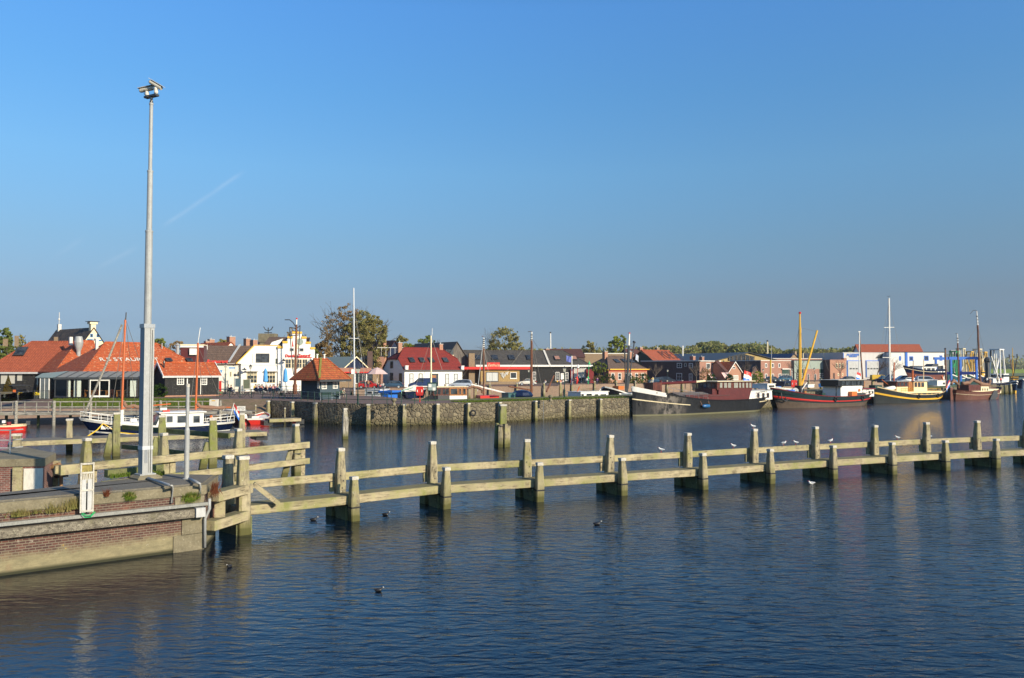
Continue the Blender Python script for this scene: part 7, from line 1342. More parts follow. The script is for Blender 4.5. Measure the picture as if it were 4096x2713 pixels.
m = MB(); a_, z_ = f.fr(*Z5(1300,1040)); m.box(a_,a_+1.2,-1.5,1.5,z_-.2,z_+.9); m.build('companionway', M['maroon'], f.root)
pcab(f, *Z5(1735,985), *Z5(2030,1086), 3.6, W_, M['lgrey'], [tuple(Z5(x0,1008)+Z5(x0+28,1066)) for x0 in (1838,1903,1962)], ov=.08, name='aft_cabin', slope=(.5,.1), framem=M['mahog'])
line(f, [Z5(760,1020), Z5(760,855)], .17, M['maroon'], 'mast'); pbox(f, *Z5(722,880), *Z5(748,1015), .5, 'mast_housing', M['black']); line(f, [Z5(640,898), Z5(1200,872)], .19, M['maroon'], 'boom'); line(f, [Z5(1198,872), Z5(1318,860)], .14, M['cream'], 'boom_tip'); pbox(f, *Z5(610,880), *Z5(720,975), 1.6, 'deck_house', M['mahog']); line(f, [Z5(1135,880), Z5(1137,1015)], .03, M['dgrey'], 'topping_lift')
m = MB(); P_ = HB.pt(.40,.62,-1); m.lathe([(.05,-.75),(.22,-.6),(.26,0),(.22,.6),(.05,.75)], 10, (P_.x,P_.y-.3,P_.z), ax='x'); fo = m.build('blue_fender', paint('blue_fender', (.02,.12,.30), .4), f.root, smooth=True); wires(f.root, [((P_.x-.7,P_.y-.3,P_.z),(P_.x-1.0,P_.y+.1,P_.z+1.3)),((P_.x+.7,P_.y-.3,P_.z),(P_.x+.8,P_.y+.1,P_.z+1.3))], .03, 'fender_rope', M['canvas'])
P_ = HB.pt(.02,.50,-1); m = MB(); m.lathe([(.22,-.04),(.22,.04)],12,(P_.x+.35,P_.y-.16,P_.z-.1),ax='y'); m.build('hawse_hole', M['rubber'], f.root); rail(f,0,0,.9,0,0,hull=HB,t0=.80,t1=1,n=7,mat=M['dgrey']); rail(f,0,0,.8,0,0,hull=HB,t0=.16,t1=.42,n=8,mat=M['steel']); flag_tri(f.root, (f.fr(*Z5(1890,860))[0]-.2,0,2.2), 3.1, -2.4, 1.6, (.5,0), .1, .25)
# 5 dark green ship with red strakes
f = bframe('coaster', 'dark green ship with red strakes, tall yellow mast and white wheelhouse', (3082,121), (3466,134.5), 'ship'); HC = Hull(f.L, 5.0, 3.1, 1.6, 2.0, rake=1.7, stern=.55, sternrake=1.8, n=32, bowk=.32); mg = paint('dark_green_hull', (.014,.034,.036), .3, .3, .8); mw = paint('rust_brown_boot', (.10,.07,.05), .6, .3, 2); HC.build(mg, f.root, deckm=M['plank'], deckz=-.5, bands=[(0,.46,mw),(.46,1.01,mg)])
HC.strake(lambda t: .60-.02*t, lambda t: .66-.0*t, M['red'], f.root, 'red_strake', off=.08); HC.strake(.54, .59, M['dred'], f.root, 'lower_red_strake', t1=.5, off=.07, stern=False); HC.strake(.975, 1.02, M['dred'], f.root, 'red_gunwale', off=.05)
line(f, [Z6(855,1135), Z6(855,460)], [.25,.2], M['yellow'], 'mast'); line(f, [Z6(855,460), Z6(854,300)], [.16,.1], M['yellow'], 'topmast'); line(f, [Z6(854,302), Z6(855,280)], .18, M['red'], 'red_mast_cap'); line(f, [Z6(872,1120), Z6(1052,492)], [.17,.14], M['yellow'], 'cargo_boom'); rigging(f, Z6(850,460), [Z6(745,1160), Z6(790,1180), Z6(930,1180), Z6(955,1190)], (-2,2)); wires(f.root, [((lambda q:(q[0],0,q[1]))(f.fr(*Z6(870,462))), (lambda q:(q[0],0,q[1]))(f.fr(*Z6(1040,502)))),((lambda q:(q[0],0,q[1]))(f.fr(*Z6(1055,545))), (lambda q:(q[0],0,q[1]))(f.fr(*Z6(1180,950))))], .02)
pbox(f, *Z6(825,1120), *Z6(870,1210), 1.0, 'winch', M['black']); pcab(f, *Z6(1190,1058), *Z6(1485,1125), 3.2, M['black'], M['offwhite'], [tuple(Z6(x0,1062)+Z6(x1,1116)) for x0, x1 in ((1222,1262),(1270,1330),(1338,1392),(1405,1440),(1448,1478))], ov=.3, name='wheelhouse'); pbox(f, *Z6(1215,1125), *Z6(1465,1245), 3.3, 'deck_house', W_); pbox(f, *Z6(1465,1158), *Z6(1590,1240), 3.5, 'aft_cabin', W_); pbox(f, *Z6(1460,1150), *Z6(1600,1157), 3.8, 'aft_roof', M['dred'])
for X in (1530,1568): fbw = pbox(f, *Z6(X,1178), *Z6(X+12,1208), .04, 'window', M['glass'], yc=-1.78)
pbox(f, *Z6(1483,1070), *Z6(1530,1130), 2.0, 'varnished_locker', M['varn']); pbox(f, *Z6(1302,1185), *Z6(1362,1235), .8, 'orange_crate', M['orange'], yc=-1.9); pbox(f, *Z6(685,1168), *Z6(760,1205), 1.2, 'blue_drums', M['blue']); line(f, [Z6(1268,1240), Z6(1268,1120), Z6(1330,1135)], .1, M['black'], 'davit', y=-1.7)
pbox(f, *Z6(1088,1205), *Z6(1122,1250), .7, 'green_locker', M['green']); pbox(f, *Z6(890,1180), *Z6(912,1220), .6, 'varnished_box', M['varn']); line(f, [Z6(872,1220), Z6(880,1160), Z6(935,1085)], .08, W_, 'white_derrick', y=-.6); line(f, [Z6(770,1180), Z6(800,1165), Z6(840,1185)], .3, M['lgrey'], 'rubber_dinghy'); pbox(f, *Z6(1370,1200), *Z6(1480,1245), .8, 'engine_casing', M['dgrey'], yc=-1.6)
m = MB(); P_ = HC.pt(.05,.72,-1); m.tube([P_+Vector((-.4,-.15,.4)),P_+Vector((-.3,-.2,-.5)),P_+Vector((.5,-.3,-.9)),P_+Vector((1.3,-.3,-.5)),P_+Vector((1.5,-.25,.1))],.08,6); m.tube([P_+Vector((.5,-.3,-.9)),P_+Vector((.6,-.1,.5))],.07,6); m.build('anchor', M['dgrey'], f.root)
line(f, [Z6(1530,1140), Z6(1532,500)], .09, W_, 'mizzen_mast'); line(f, [Z6(1518,508), Z6(1545,505)], .05, W_, 'mast_head'); rail(f,0,0,.8,0,0,hull=HC,t0=.86,t1=1,n=5,mat=M['dgrey']); flag_tri(f.root, (f.fr(*Z6(1548,1060))[0],0,f.fr(*Z6(1548,1100))[1]), 1.6, -2.3, 1.4, (.2,0), .2, .25); m = MB(); m.lathe([(.24,-.06),(.24,.06)],12,(f.fr(*Z6(1424,1170))[0],-1.72,f.fr(*Z6(1424,1170))[1]),ax='y'); m.build('lifebuoy', M['orange'], f.root)
# 6 black ship with yellow band
f = bframe('tug', 'black and yellow working ship with cream wheelhouse and dinghy on deck', (3487,139.5), (3757,149.5), 'ship'); HT = Hull(f.L, 4.4, 3.0, 1.35, 1.9, rake=.5, stern=.5, sternrake=1.2, n=30, bowk=.34); mt = paint('black_green_hull', (.022,.026,.026), .35, .4, .8); HT.build(mt, f.root, deckm=M['plank'], deckz=-.1)
HT.strake(lambda t: .60-.16*math.sin(min(1,t*1.15)*math.pi/2), lambda t: .70-.10*math.sin(min(1,t*1.15)*math.pi/2), M['yellow'], f.root, 'yellow_band', off=.09); HT.strake(.97, 1.02, M['ycream'], f.root, 'cream_gunwale', off=.05); pbox(f, *Z7(440,1195), *Z7(945,1245), 3.3, 'trunk_cabin', mt); pbox(f, *Z7(430,1190), *Z7(950,1196), 3.5, 'trunk_top', M['ycream'])
for X in (540,598,660,716,778,832): o_ = pbox(f, *Z7(X-9,1210), *Z7(X+10,1236), .1, 'porthole', M['yellow'], yc=-1.68); pbox(f, *Z7(X-5,1214), *Z7(X+5,1231), .04, 'porthole_glass', M['mahog'], yc=-1.75, par=o_)
pcab(f, *Z7(640,1070), *Z7(795,1198), 2.9, M['ycream'], M['lgrey'], [tuple(Z7(x0,1080)+Z7(x1,1135)) for x0, x1 in ((648,678),(686,718),(724,758))], ov=.3, name='wheelhouse', framem=M['varn']); pcab(f, *Z7(455,1072), *Z7(590,1130), 2.6, M['mahog'], M['lgrey'], [tuple(Z7(x0,1080)+Z7(x1,1125)) for x0, x1 in ((462,490),(500,535),(545,575))], ov=.3, name='saloon'); pbox(f, *Z7(458,1130), *Z7(588,1192), 2.5, 'saloon_base', M['ycream']); pbox(f, *Z7(590,1072), *Z7(636,1195), 2.6, 'varnished_door', M['varn'])
line(f, [Z7(500,1150), Z7(503,855)], .12, M['mastorange'], 'mast'); line(f, [Z7(713,1068), Z7(714,945)], .18, M['mastorange'], 'funnel_mast'); line(f, [Z7(362,1052), Z7(460,1130)], .07, M['mastorange'], 'bowsprit_boom'); m = MB(); a_, z_ = f.fr(*Z7(340,1160)); b_, z2 = f.fr(*Z7(490,1135)); m.tube([(a_,-.8,z_),((a_+b_)/2,-.8,z_+.1),(b_,-.8,z2)],[.25,.42,.3],8); m.build('grey_dinghy', W_, f.root, smooth=True); pbox(f, *Z7(250,1115), *Z7(330,1150), 1.2, 'covered_winch', M['green'])
for X0, X1 in ((495,590),(610,635),(800,945)):
    m = MB(); a_, z1_ = f.fr(*Z7(X0,1150)); b_, z0_ = f.fr(*Z7(X1,1192)); n_ = max(1, int((b_-a_)/1.1))
    for i in range(n_+1): m.tube([(a_+(b_-a_)*i/n_,-1.5,z0_),(a_+(b_-a_)*i/n_,-1.5,z1_)],.035,4)
    for q in (1,.5): m.tube([(a_,-1.5,z0_+(z1_-z0_)*q),(b_,-1.5,z0_+(z1_-z0_)*q)],.03,4)
    m.build('yellow_railing', M['yellow'], f.root)
pbox(f, *Z7(955,1170), *Z7(1008,1200), 1.4, 'teal_cover', M['teal']); line(f, [Z7(838,1200), Z7(840,820)], .07, M['ycream'], 'signal_mast')
# 7 brown sailing barge, bow to the right
f = bframe('sailing_barge', 'brown sailing barge with furled tan sails, leeboard and cream cabin', (3994,163), (3810,155), 'sailing barge'); HS = Hull(f.L, 4.2, 2.3, 1.45, 1.9, rake=.5, stern=.35, sternrake=.3, n=26, bowk=.28); mbw = paint('brown_hull', (.16,.065,.045), .4, .2, 1.5); HS.build(mbw, f.root, deckm=M['plank'], deckz=-.2); HS.strake(.66, .69, M['cream'], f.root, 'cream_line', off=.04); HS.strake(.97, 1.03, M['mahog'], f.root, 'gunwale', off=.05)
m = MB(); m.box(f.L,f.L+.9,-.06,.06,-.4,2.3); m.build('rudder', mbw, f.root); pbox(f, *Z7(1310,1180), *Z7(1640,1205), 2.9, 'cabin_trunk', M['cream']); pbox(f, *Z7(1418,1130), *Z7(1508,1182), 2.6, 'cream_cabin', M['cream']); pbox(f, *Z7(1508,1158), *Z7(1625,1184), 2.5, 'fore_cabin', M['cream']); pbox(f, *Z7(1285,1112), *Z7(1415,1180), 2.4, 'wheelhouse', M['mahog'])
for X in (1433,1458,1484): pbox(f, *Z7(X,1150), *Z7(X+9,1178), .04, 'window', M['glass'], yc=1.34)
P_ = HS.pt(.35,.6,1); m = MB(); m.prism([(P_.x-1.0,P_.y+.12,1.7),(P_.x+.1,P_.y+.12,1.75),(P_.x+1.7,P_.y+.16,-.1),(P_.x+.2,P_.y+.16,-.25),(P_.x-1.2,P_.y+.14,.5)],(0,.1,0)); m.build('leeboard', M['dgrey'], f.root)
line(f, [Z7(1488,1150), Z7(1455,430)], [.22,.17], M['mast'], 'main_mast'); line(f, [Z7(1455,430), Z7(1444,270)], [.17,.1], W_, 'topmast'); line(f, [Z7(1444,262), Z7(1405,262), Z7(1375,300)], .06, M['dgrey'], 'pennant'); line(f, [Z7(1240,1150), Z7(1228,635)], [.17,.13], M['mast'], 'mizzen_mast'); line(f, [Z7(1228,635), Z7(1224,530)], [.13,.08], W_, 'mizzen_top'); line(f, [Z7(1224,527), Z7(1202,527)], .05, M['dgrey'], 'pennant')
for X, Y in ((1449,325),(1452,365),(1454,400),(1227,575),(1228,605)): line(f, [Z7(X,Y), Z7(X+.5,Y+9)], .18, M['black'], 'mast_band')
sailroll(f, [Z7(1275,1095), Z7(1360,1085), Z7(1395,1048), Z7(1450,1075), Z7(1520,1105), Z7(1580,1110), Z7(1598,1050)], .34); sailroll(f, [Z7(1150,1100), Z7(1180,1065), Z7(1240,1110)], .28); line(f, [Z7(1270,1110), Z7(1620,1125)], .09, M['mast'], 'boom'); rigging(f, Z7(1455,430), [Z7(1350,740), Z7(1405,1100), Z7(1530,760), Z7(1535,1100)]); flag_tri(f.root, (f.L+.6,0,2.2), 1.7, 1.9, 1.1, (.4,0), 0, .8)
# ---- inner basin
def masts(f, lst):
    for a, b, r, mt_, nm in lst: line(f, [a, b], r, mt_, nm)
def cruiser(label, b, s_, hullm, z, B, cab, roofm=None, winl=(), top=W_, name='motor_boat', deckz=-.12, **kw):
    f = bframe(name, label, b, s_); H = Hull(f.L, B, *z, rake=.8, stern=.75, sternrake=.3, n=16); H.build(hullm, f.root, deckm=top, deckz=deckz); H.strake(.94, 1.03, W_, f.root, 'gunwale', off=.04)
    for c in cab: pcab(f, *c[0], *c[1], c[2], c[3], roofm or W_, winl, ov=.1, **kw); winl = ()
    return f, H
f, H = cruiser('white cruiser with bright blue canopy moored behind the round plaza', (1432,116), (1592,113), W_, (1.6,1.1,1.1), 2.8, [(Z3(870,1122), Z3(1060,1215), 2.2, W_)], winl=[tuple(Z3(900,1140)+Z3(965,1180)), tuple(Z3(985,1145)+Z3(1045,1178))]); pbox(f, *Z3(1050,1135), *Z3(1215,1160), 2.4, 'blue_canopy_top', M['blue']); pbox(f, *Z3(1095,1158), *Z3(1165,1250), 2.3, 'blue_canopy_side', M['blue'])
f = bframe('sailing_yacht', 'grey yacht with very tall mast behind the kiosk', (1380,119), (1490,121), 'yacht'); H = Hull(f.L, 2.4, 1.3, .9, .9, rake=1, stern=.5, n=14); H.build(W_, f.root, deckm=W_, deckz=-.1); masts(f, [(Z3(683,1210), Z3(672,-150), [.15,.11], M['alu'], 'mast'), (Z3(605,480), Z3(740,486), .04, W_, 'spreader'), (Z3(740,486), Z3(685,165), .03, M['railw'], 'shroud'), (Z3(740,486), Z3(830,1120), .04, M['railw'], 'backstay')]); rigging(f, Z3(676,100), [Z3(580,1180), Z3(625,1180), Z3(865,1160), Z3(820,1180)], (-1,1)); pbox(f, *Z3(642,872), *Z3(668,930), .3, 'radar', W_)
f, H = cruiser('white motor boat with varnished cabin and a tender on davits behind the info board', (1870,106), (1604,103), W_, (1.7,1.25,1.3), 3.2, [(Z3(1843,1092), Z3(2058,1198), 2.6, M['varn'])], M['cream'], [tuple(Z3(1852,1106)+Z3(1945,1186)), tuple(Z3(1958,1106)+Z3(1990,1186)), tuple(Z3(2005,1106)+Z3(2048,1186))], framem=M['varn']); pbox(f, *Z3(1645,1095), *Z3(1842,1195), 2.5, 'saloon', M['mahog']); pbox(f, *Z3(1640,1085), *Z3(1842,1094), 2.8, 'saloon_roof', M['cream']); pbox(f, *Z3(1843,1199), *Z3(2058,1262), 2.7, 'cabin_base', W_); pbox(f, *Z3(1700,1196), *Z3(1842,1262), 2.6, 'dark_cabin_side', M['dgrey'])
for X0, X1 in ((1652,1690),(1700,1732),(1762,1790),(1798,1832)): pbox(f, *Z3(X0,1115), *Z3(X1,1180), .04, 'window', M['glass'], yc=1.28)
line(f, [Z3(1645,1190), Z3(1643,450)], [.13,.1], M['cream'], 'mast'); line(f, [Z3(1656,450), Z3(1660,355)], .03, W_, 'aerial'); rigging(f, Z3(1648,470), [Z3(1480,1100), Z3(1748,880), Z3(1560,1100)]); line(f, [Z3(1420,1085), Z3(1600,1085)], .05, W_, 'boom'); 
t = bframe('tender', 'small dark blue tender under a beige cover hanging on davits', Z3(1590,0)[:1]+(107,), Z3(1280,0)[:1]+(104,), z=f.fr(*Z3(1450,1205))[1]-.0); H = Hull(t.L, 1.5, .85, .5, .5, rake=.5, stern=.8, n=12); H.build(M['navy'], t.root, deckm=M['offwhite'], deckz=.05); m = MB(); m.tube([(.6,0,.75),(t.L*.5,0,.95),(t.L-.2,0,.6)],[.2,.5,.3],8); m.build('beige_cover', M['offwhite'], t.root); line(f, [Z3(1270,1250), Z3(1272,1140), Z3(1420,1102)], .07, paint('mint_davit', (.25,.48,.38), .5), 'davit', y=1.4)
f = bframe('sailing_barge', 'low sailing barge with tan mast, white boom and red side cover', (2000,112), (1890,111), 'sailing barge'); H = Hull(f.L, 2.6, 1.5, .9, 1.0, rake=.3, stern=.4, n=14); H.build(M['offwhite'], f.root, deckz=-.1); masts(f, [(Z4(424,1040), Z4(422,450), .15, M['mast'], 'mast'), (Z4(422,450), Z4(424,318), [.12,.08], W_, 'topmast'), (Z4(420,300), Z4(398,300), .05, M['maroon'], 'pennant'), (Z4(265,905), Z4(690,1012), .13, W_, 'white_boom'), (Z4(412,395), Z4(345,990), .05, M['lgrey'], 'furled_jib')]); rigging(f, Z4(422,440), [Z4(160,840,), Z4(585,700), Z4(530,700), Z4(500,1000)]); sailroll(f, [Z4(200,960), Z4(290,925), Z4(380,950), Z4(410,1010)], .22); pbox(f, *Z4(352,1042), *Z4(585,1078), 2.9, 'red_cover', M['red'])
for Y in (335,360,385,410,435): line(f, [Z4(423,Y), Z4(423,Y+10)], .14, M['black'], 'mast_band')
f, H = cruiser('teal work boat with dark covers', (1985,106), (2108,108.5), M['teal'], (1.5,1.1,1.1), 2.8, [(Z4(690,1015), Z4(775,1085), 1.8, M['teal'])], M['teal'], name='work_boat'); m = MB(); x_, z_ = f.fr(*Z4(900,1040)); m.ball((x_,0,z_), (1.7,1.2,.75), 10, 6); m.build('dark_cover', M['navy'], f.root)
f = bframe('sailing_barge', 'grey and white sailing barge with red leeboard and tall reddish mast', (2203,113), (2105,110), 'sailing barge'); H = Hull(f.L, 2.8, 1.9, 1.25, 1.2, rake=.7, stern=.5, n=14, bowk=.35); H.build(M['dgrey'], f.root, deckz=-.1, bands=[(0,.8,paint('slate_hull',(.05,.075,.11),.4)),(.8,1.01,W_)]); masts(f, [(Z4(1022,1010), Z4(1022,350), [.19,.14], M['mast'], 'mast'), (Z4(1022,350), Z4(1026,245), [.13,.08], W_, 'topmast'), (Z4(1026,238), Z4(980,243), .05, M['dgrey'], 'pennant'), (Z4(1210,995), Z4(1305,790), [.14,.1], M['mast'], 'bowsprit'), (Z4(735,928), Z4(1015,975), .1, M['mast'], 'boom')]); rigging(f, Z4(1024,320), [Z4(800,740), Z4(1255,815,), Z4(1170,840), Z4(1075,1000), Z4(1090,1000)])
for Y in (270,290,312,335): line(f, [Z4(1023,Y), Z4(1023,Y+9)], .16, M['black'], 'mast_band')
P_ = H.pt(.62,.6,1); m = MB(); m.prism([(P_.x-1.6,P_.y+.1,1.15),(P_.x+1.2,P_.y+.12,1.0),(P_.x+1.6,P_.y+.14,.3),(P_.x-.6,P_.y+.14,.1),(P_.x-1.8,P_.y+.1,.6)],(0,.1,0)); m.build('leeboard', M['mast'], f.root)
f, H = cruiser('white open topped cruiser behind the grass verge left of the black fishing boat', (2288,113), (2415,117), W_, (1.5,1.2,1.2), 3.0, [(Z4(1560,1000), Z4(1905,1062), 2.6, W_)], winl=[tuple(Z4(1560,1015)+Z4(1600,1050)), tuple(Z4(1625,1012)+Z4(1700,1045)), tuple(Z4(1730,1018)+Z4(1780,1050)), tuple(Z4(1800,1018)+Z4(1880,1055))]); line(f, [Z4(1565,1065), Z4(1625,930)], .08, M['mastorange'], 'oar'); line(f, [Z4(1860,1005), Z4(1890,960), Z4(1896,1005)], .05, W_, 'targa_bar'); m = MB(); x_, z_ = f.fr(*Z4(1720,1000)); m.box(x_,x_+1.8,-1,1,z_,z_+.02); pbox(f, *Z4(1720,955), *Z4(1810,1000), 1.8, 'windscreen', M['clear'])
f = bframe('fishing_boat', 'black fishing boat marked ZK 4 with dark mast and two outriggers', Z5(58,0)[:1]+(128,), Z5(420,0)[:1]+(134,), 'fishing boat'); H = Hull(f.L, 4.2, 3.1, 1.9, 2.0, rake=.6, stern=.7, n=18, bowk=.3); H.build(M['black'], f.root, deckz=-.3); H.strake(.96, 1.03, W_, f.root, 'white_gunwale', off=.05); P_ = H.pt(.26,.72,-1); text('ZK 4', 1.0, W_, f.root, 'registration', Matrix.Translation((P_.x,P_.y-.12,P_.z+.1)) @ Matrix.Rotation(rad(-4),4,'Z') @ Matrix.Rotation(rad(84),4,'X'), .02, bold=.03)
masts(f, [(Z5(335,1000), Z5(362,415), [.24,.2], M['dgrey'], 'mast'), (Z5(362,415), Z5(368,265), [.16,.12], W_, 'topmast'), (Z5(368,268), Z5(370,255), .15, M['red'], 'red_cap'), (Z5(322,985), Z5(308,375), .11, M['dgrey'], 'outrigger'), (Z5(350,960), Z5(430,372), .11, M['dgrey'], 'outrigger'), (Z5(300,368), Z5(318,375), .18, M['dgrey'], 'block'), (Z5(420,368), Z5(438,378), .18, M['dgrey'], 'block')]); wires(f.root, [((lambda q:(q[0],0,q[1]))(f.fr(*Z5(362,415))), (lambda q:(q[0],0,q[1]))(f.fr(*Z5(x,y)))) for x, y in ((310,375),(430,372),(740,610))], .03); pbox(f, *Z5(195,925), *Z5(265,965), 1.2, 'orange_hatch', M['orange'])
flag(f.root, (f.fr(*Z5(475,620))[0],0,f.fr(*Z5(475,620))[1]), 1.0, -1.2, 1.0, paint('pale_flag', (.50,.54,.66), .8, .3, 2), (.2,0), .1, 'flag', .4)
m = MB(); x_, z_ = f.fr(*Z5(345,1030)); f3 = bframe('motor_boat', 'little white boat stern peeping out before the barge bow', Z5(322,0)[:1]+(116,), Z5(400,0)[:1]+(118,)); H = Hull(f3.L, 2.2, 1.3, 1.2, 1.2, n=10, stern=.8); H.build(W_, f3.root, deckm=W_); pbox(f3, *Z5(330,1018), *Z5(392,1050), 1.6, 'cabin', W_)
for lab, b, s_, hm, z, B, cab, wl_ in [('small cruiser with blue outboard cover behind the barge stern', Z6(225,0)[:1]+(150,), Z6(370,0)[:1]+(152,), W_, (1.9,1.5,1.5), 2.8, (Z6(345,1105), Z6(430,1150)), [tuple(Z6(355,1112)+Z6(415,1135))]),
  ('white cruiser with yellow mast between the barge and the green ship', Z6(395,0)[:1]+(148,), Z6(560,0)[:1]+(150,), W_, (2.0,1.7,1.6), 3.0, (Z6(430,1100), Z6(520,1160)), [tuple(Z6(440,1112)+Z6(510,1140))]),
  ('dark blue topped motor yacht behind the green ship bow', Z6(530,0)[:1]+(155,), Z6(830,0)[:1]+(160,), W_, (2.6,2.0,1.9), 3.4, (Z6(610,1075), Z6(800,1125)), [tuple(Z6(625,1085)+Z6(790,1115))]),
  ('white yacht behind the yellow derrick', Z6(860,0)[:1]+(158,), Z6(1080,0)[:1]+(162,), W_, (2.0,1.7,1.6), 3.0, (Z6(890,1110), Z6(960,1140)), []),
  ('blue covered boat before the grass right of the green ship mast', Z6(1065,0)[:1]+(157,), Z6(1190,0)[:1]+(160,), M['lblue'], (1.9,1.4,1.4), 2.6, (Z6(1120,1105), Z6(1180,1135)), []),
  ('white motor cruiser behind the tug stern', Z7(900,0)[:1]+(176,), Z7(1085,0)[:1]+(178,), W_, (2.4,2.0,1.9), 3.2, (Z7(940,1062), Z7(1035,1130)), [tuple(Z7(1000,1080)+Z7(1030,1110))]),
  ('yacht under a dark blue cover left of the white motor cruiser', Z7(780,0)[:1]+(180,), Z7(925,0)[:1]+(182,), M['lgrey'], (2.2,1.8,1.8), 2.8, (Z7(870,1078), Z7(925,1115)), []),
  ('blue covered boat between the masts near the brown barge', Z7(1090,0)[:1]+(186,), Z7(1200,0)[:1]+(188,), M['blue'], (2.2,1.9,1.9), 2.8, (Z7(1110,1065), Z7(1180,1100)), []),
  ('yacht with navy spray hood behind the tug foredeck', Z7(260,0)[:1]+(172,), Z7(470,0)[:1]+(175,), W_, (2.2,1.8,1.8), 3.0, (Z7(360,1045), Z7(450,1085)), [])]:
    cm = M['navy'] if 'navy' in lab or 'dark blue' in lab else (M['lblue'] if lab.startswith('blue cov') else W_); cruiser(lab, b, s_, hm, z, B, [(cab[0], cab[1], B*.75, cm)], cm, wl_)
f = bframe('sailing_yacht', 'white yacht with the tallest white mast right of the boatyard doors', Z7(350,0)[:1]+(166,), Z7(560,0)[:1]+(170,), 'yacht'); H = Hull(f.L, 3.0, 1.9, 1.5, 1.5, n=12, stern=.5); H.build(W_, f.root, deckm=W_); masts(f, [(Z7(455,1080), Z7(443,122), [.22,.17], W_, 'mast'), (Z7(388,458), Z7(502,455), .06, W_, 'spreader'), (Z7(372,800), Z7(525,798), .06, W_, 'spreader'), (Z7(428,105), Z7(458,100), .05, M['dgrey'], 'wind_vane')]); rigging(f, Z7(444,180), [Z7(325,640,), Z7(390,900), Z7(530,900), Z7(520,760)]); m = MB(); m.prism([(lambda q:(q[0],-.1,q[1]))(f.fr(*Z7(x,y))) for x, y in ((375,1070),(455,985),(460,1065))],(0,.2,0)); m.build('navy_sail_cover', M['navy'], f.root)
f, H = cruiser('yacht with thin yellow mast seen between barge and green ship', Z6(480,0)[:1]+(165,), Z6(600,0)[:1]+(167,), W_, (1.8,1.5,1.5), 2.6, [(Z6(520,1125), Z6(600,1160), 1.8, M['blue'])]); line(f, [Z6(518,1160), Z6(521,830)], .15, M['yellow'], 'mast'); line(f, [Z6(530,1100), Z6(530,660)], .05, M['lgrey'], 'radio_mast')
for X0, Y0, X1, Y1, Z, D_, r, mt_, lab in [(152,1140,106,540,Z7,150,.13,M['mast'],'leaning red brown spar between the two black ships'),(1095,1115,1086,700,Z7,178,.15,M['mast'],'red brown mast with small pennant before the white office'),(715,1060,721,840,Z7,176,.07,M['canvas'],'thin brown mast left of the yacht on the cradle'),(486,755,484,612,Z6,262,.22,M['cream'],'pale flagpole over the sports hall roof'),(1262,455,1260,255,Z4,262,.2,W_,'white flagpole behind the long hall'),(890,805,890,745,Z6,285,.2,M['cream'],'short pale pole over the workshops'),(1568,1030,1566,830,Z7,185,.5,M['dgrey'],'thick dark post near the fishing boats')]:
    p = colY(Z(X0,0)[0], D_, 0 if Z is Z7 else QZ); a, b_ = atY(*Z(X0,Y0),D_), atY(*Z(X1,Y1),D_); t = thing('pole', lab, 'pole', p); m = MB(); m.tube([a-p, b_-p], r, 8); m.build('shaft', mt_, t); m = MB(); m.ball(b_-p, r*1.5, 8, 5); m.build('top_knob', M['dgrey'], t)
# ---- motor yacht on a cradle, travel lift, fishing fleet
p = colY(Z7(605,0)[0], 205, 0); f = bframe('motor_yacht', 'navy motor yacht standing on land with brown bottom and spray hood', Z7(605,0)[:1]+(205,), Z7(1048,0)[:1]+(212,), 'yacht', z=zat(1150+1045/2.851, 206)); H = Hull(f.L, 3.6, 3.5, 2.25, 2.35, rake=2.2, stern=.8, n=20, zmin=0, wlk=.7); H.zmin = -.2; H.build(M['navy'], f.root, deckm=W_, deckz=-.2, bands=[(0,.52,paint('antifoul',(.16,.05,.035),.7)),(.52,1.01,M['navy'])]); H.strake(.80, .84, M['cream'], f.root, 'cream_line', off=.06)
pcab(f, *Z7(770,908), *Z7(935,958), 2.6, W_, W_, [tuple(Z7(x0,917)+Z7(x1,948)) for x0, x1 in ((782,815),(822,868),(874,915))]); pbox(f, *Z7(930,930), *Z7(1045,968), 3.0, 'aft_cabin', M['navy']); m = MB(); m.prism([(lambda q:(q[0],-1.1,q[1]))(f.fr(*Z7(x,y))) for x, y in ((875,908),(915,872),(965,872),(960,908))],(0,2.2,0)); m.build('spray_hood', M['dgrey'], f.root)
for X in (935,965,998): pbox(f, *Z7(X-10,956), *Z7(X+10,968), .1, 'porthole', W_, yc=-1.85)
for X in (700,900,1000): m = MB(); x_, _ = f.fr(*Z7(X,1000)); m.beam((x_,-1.9,-1.6),(x_,-1.1,1),.2,.2); m.build('cradle_prop', M['orange'], f.root)
t = thing('travel_lift', 'bright blue boat travel lift standing before the fishing fleet', 'boat lift', colY(Z7(1150,0)[0], 225, QZ)); q0 = Z7(1145,1000); a = atY(*Z7(1150,822),225); b_ = atY(*Z7(1440,822),225); g_ = t.location
for dy in (0,8):
    for q in (a, b_): m = MB(); m.box(q.x-g_.x-.25,q.x-g_.x+.25,dy-.25,dy+.25,0,q.z-QZ); m.build('leg', M['blue'], t)
    m = MB(); m.box(a.x-g_.x-.6,b_.x-g_.x+.6,dy-.3,dy+.3,a.z-QZ+.003,a.z-QZ+.75); m.build('cross_beam', M['blue'], t)
m = MB(); m.box(a.x-g_.x-.4,a.x-g_.x+.4,.5,7.5,2.0,2.8); m.build('side_beam', M['blue'], t); m = MB(); m.box(b_.x-g_.x-.4,b_.x-g_.x+.4,.5,7.5,2.0,2.8); m.build('side_beam', M['blue'], t)
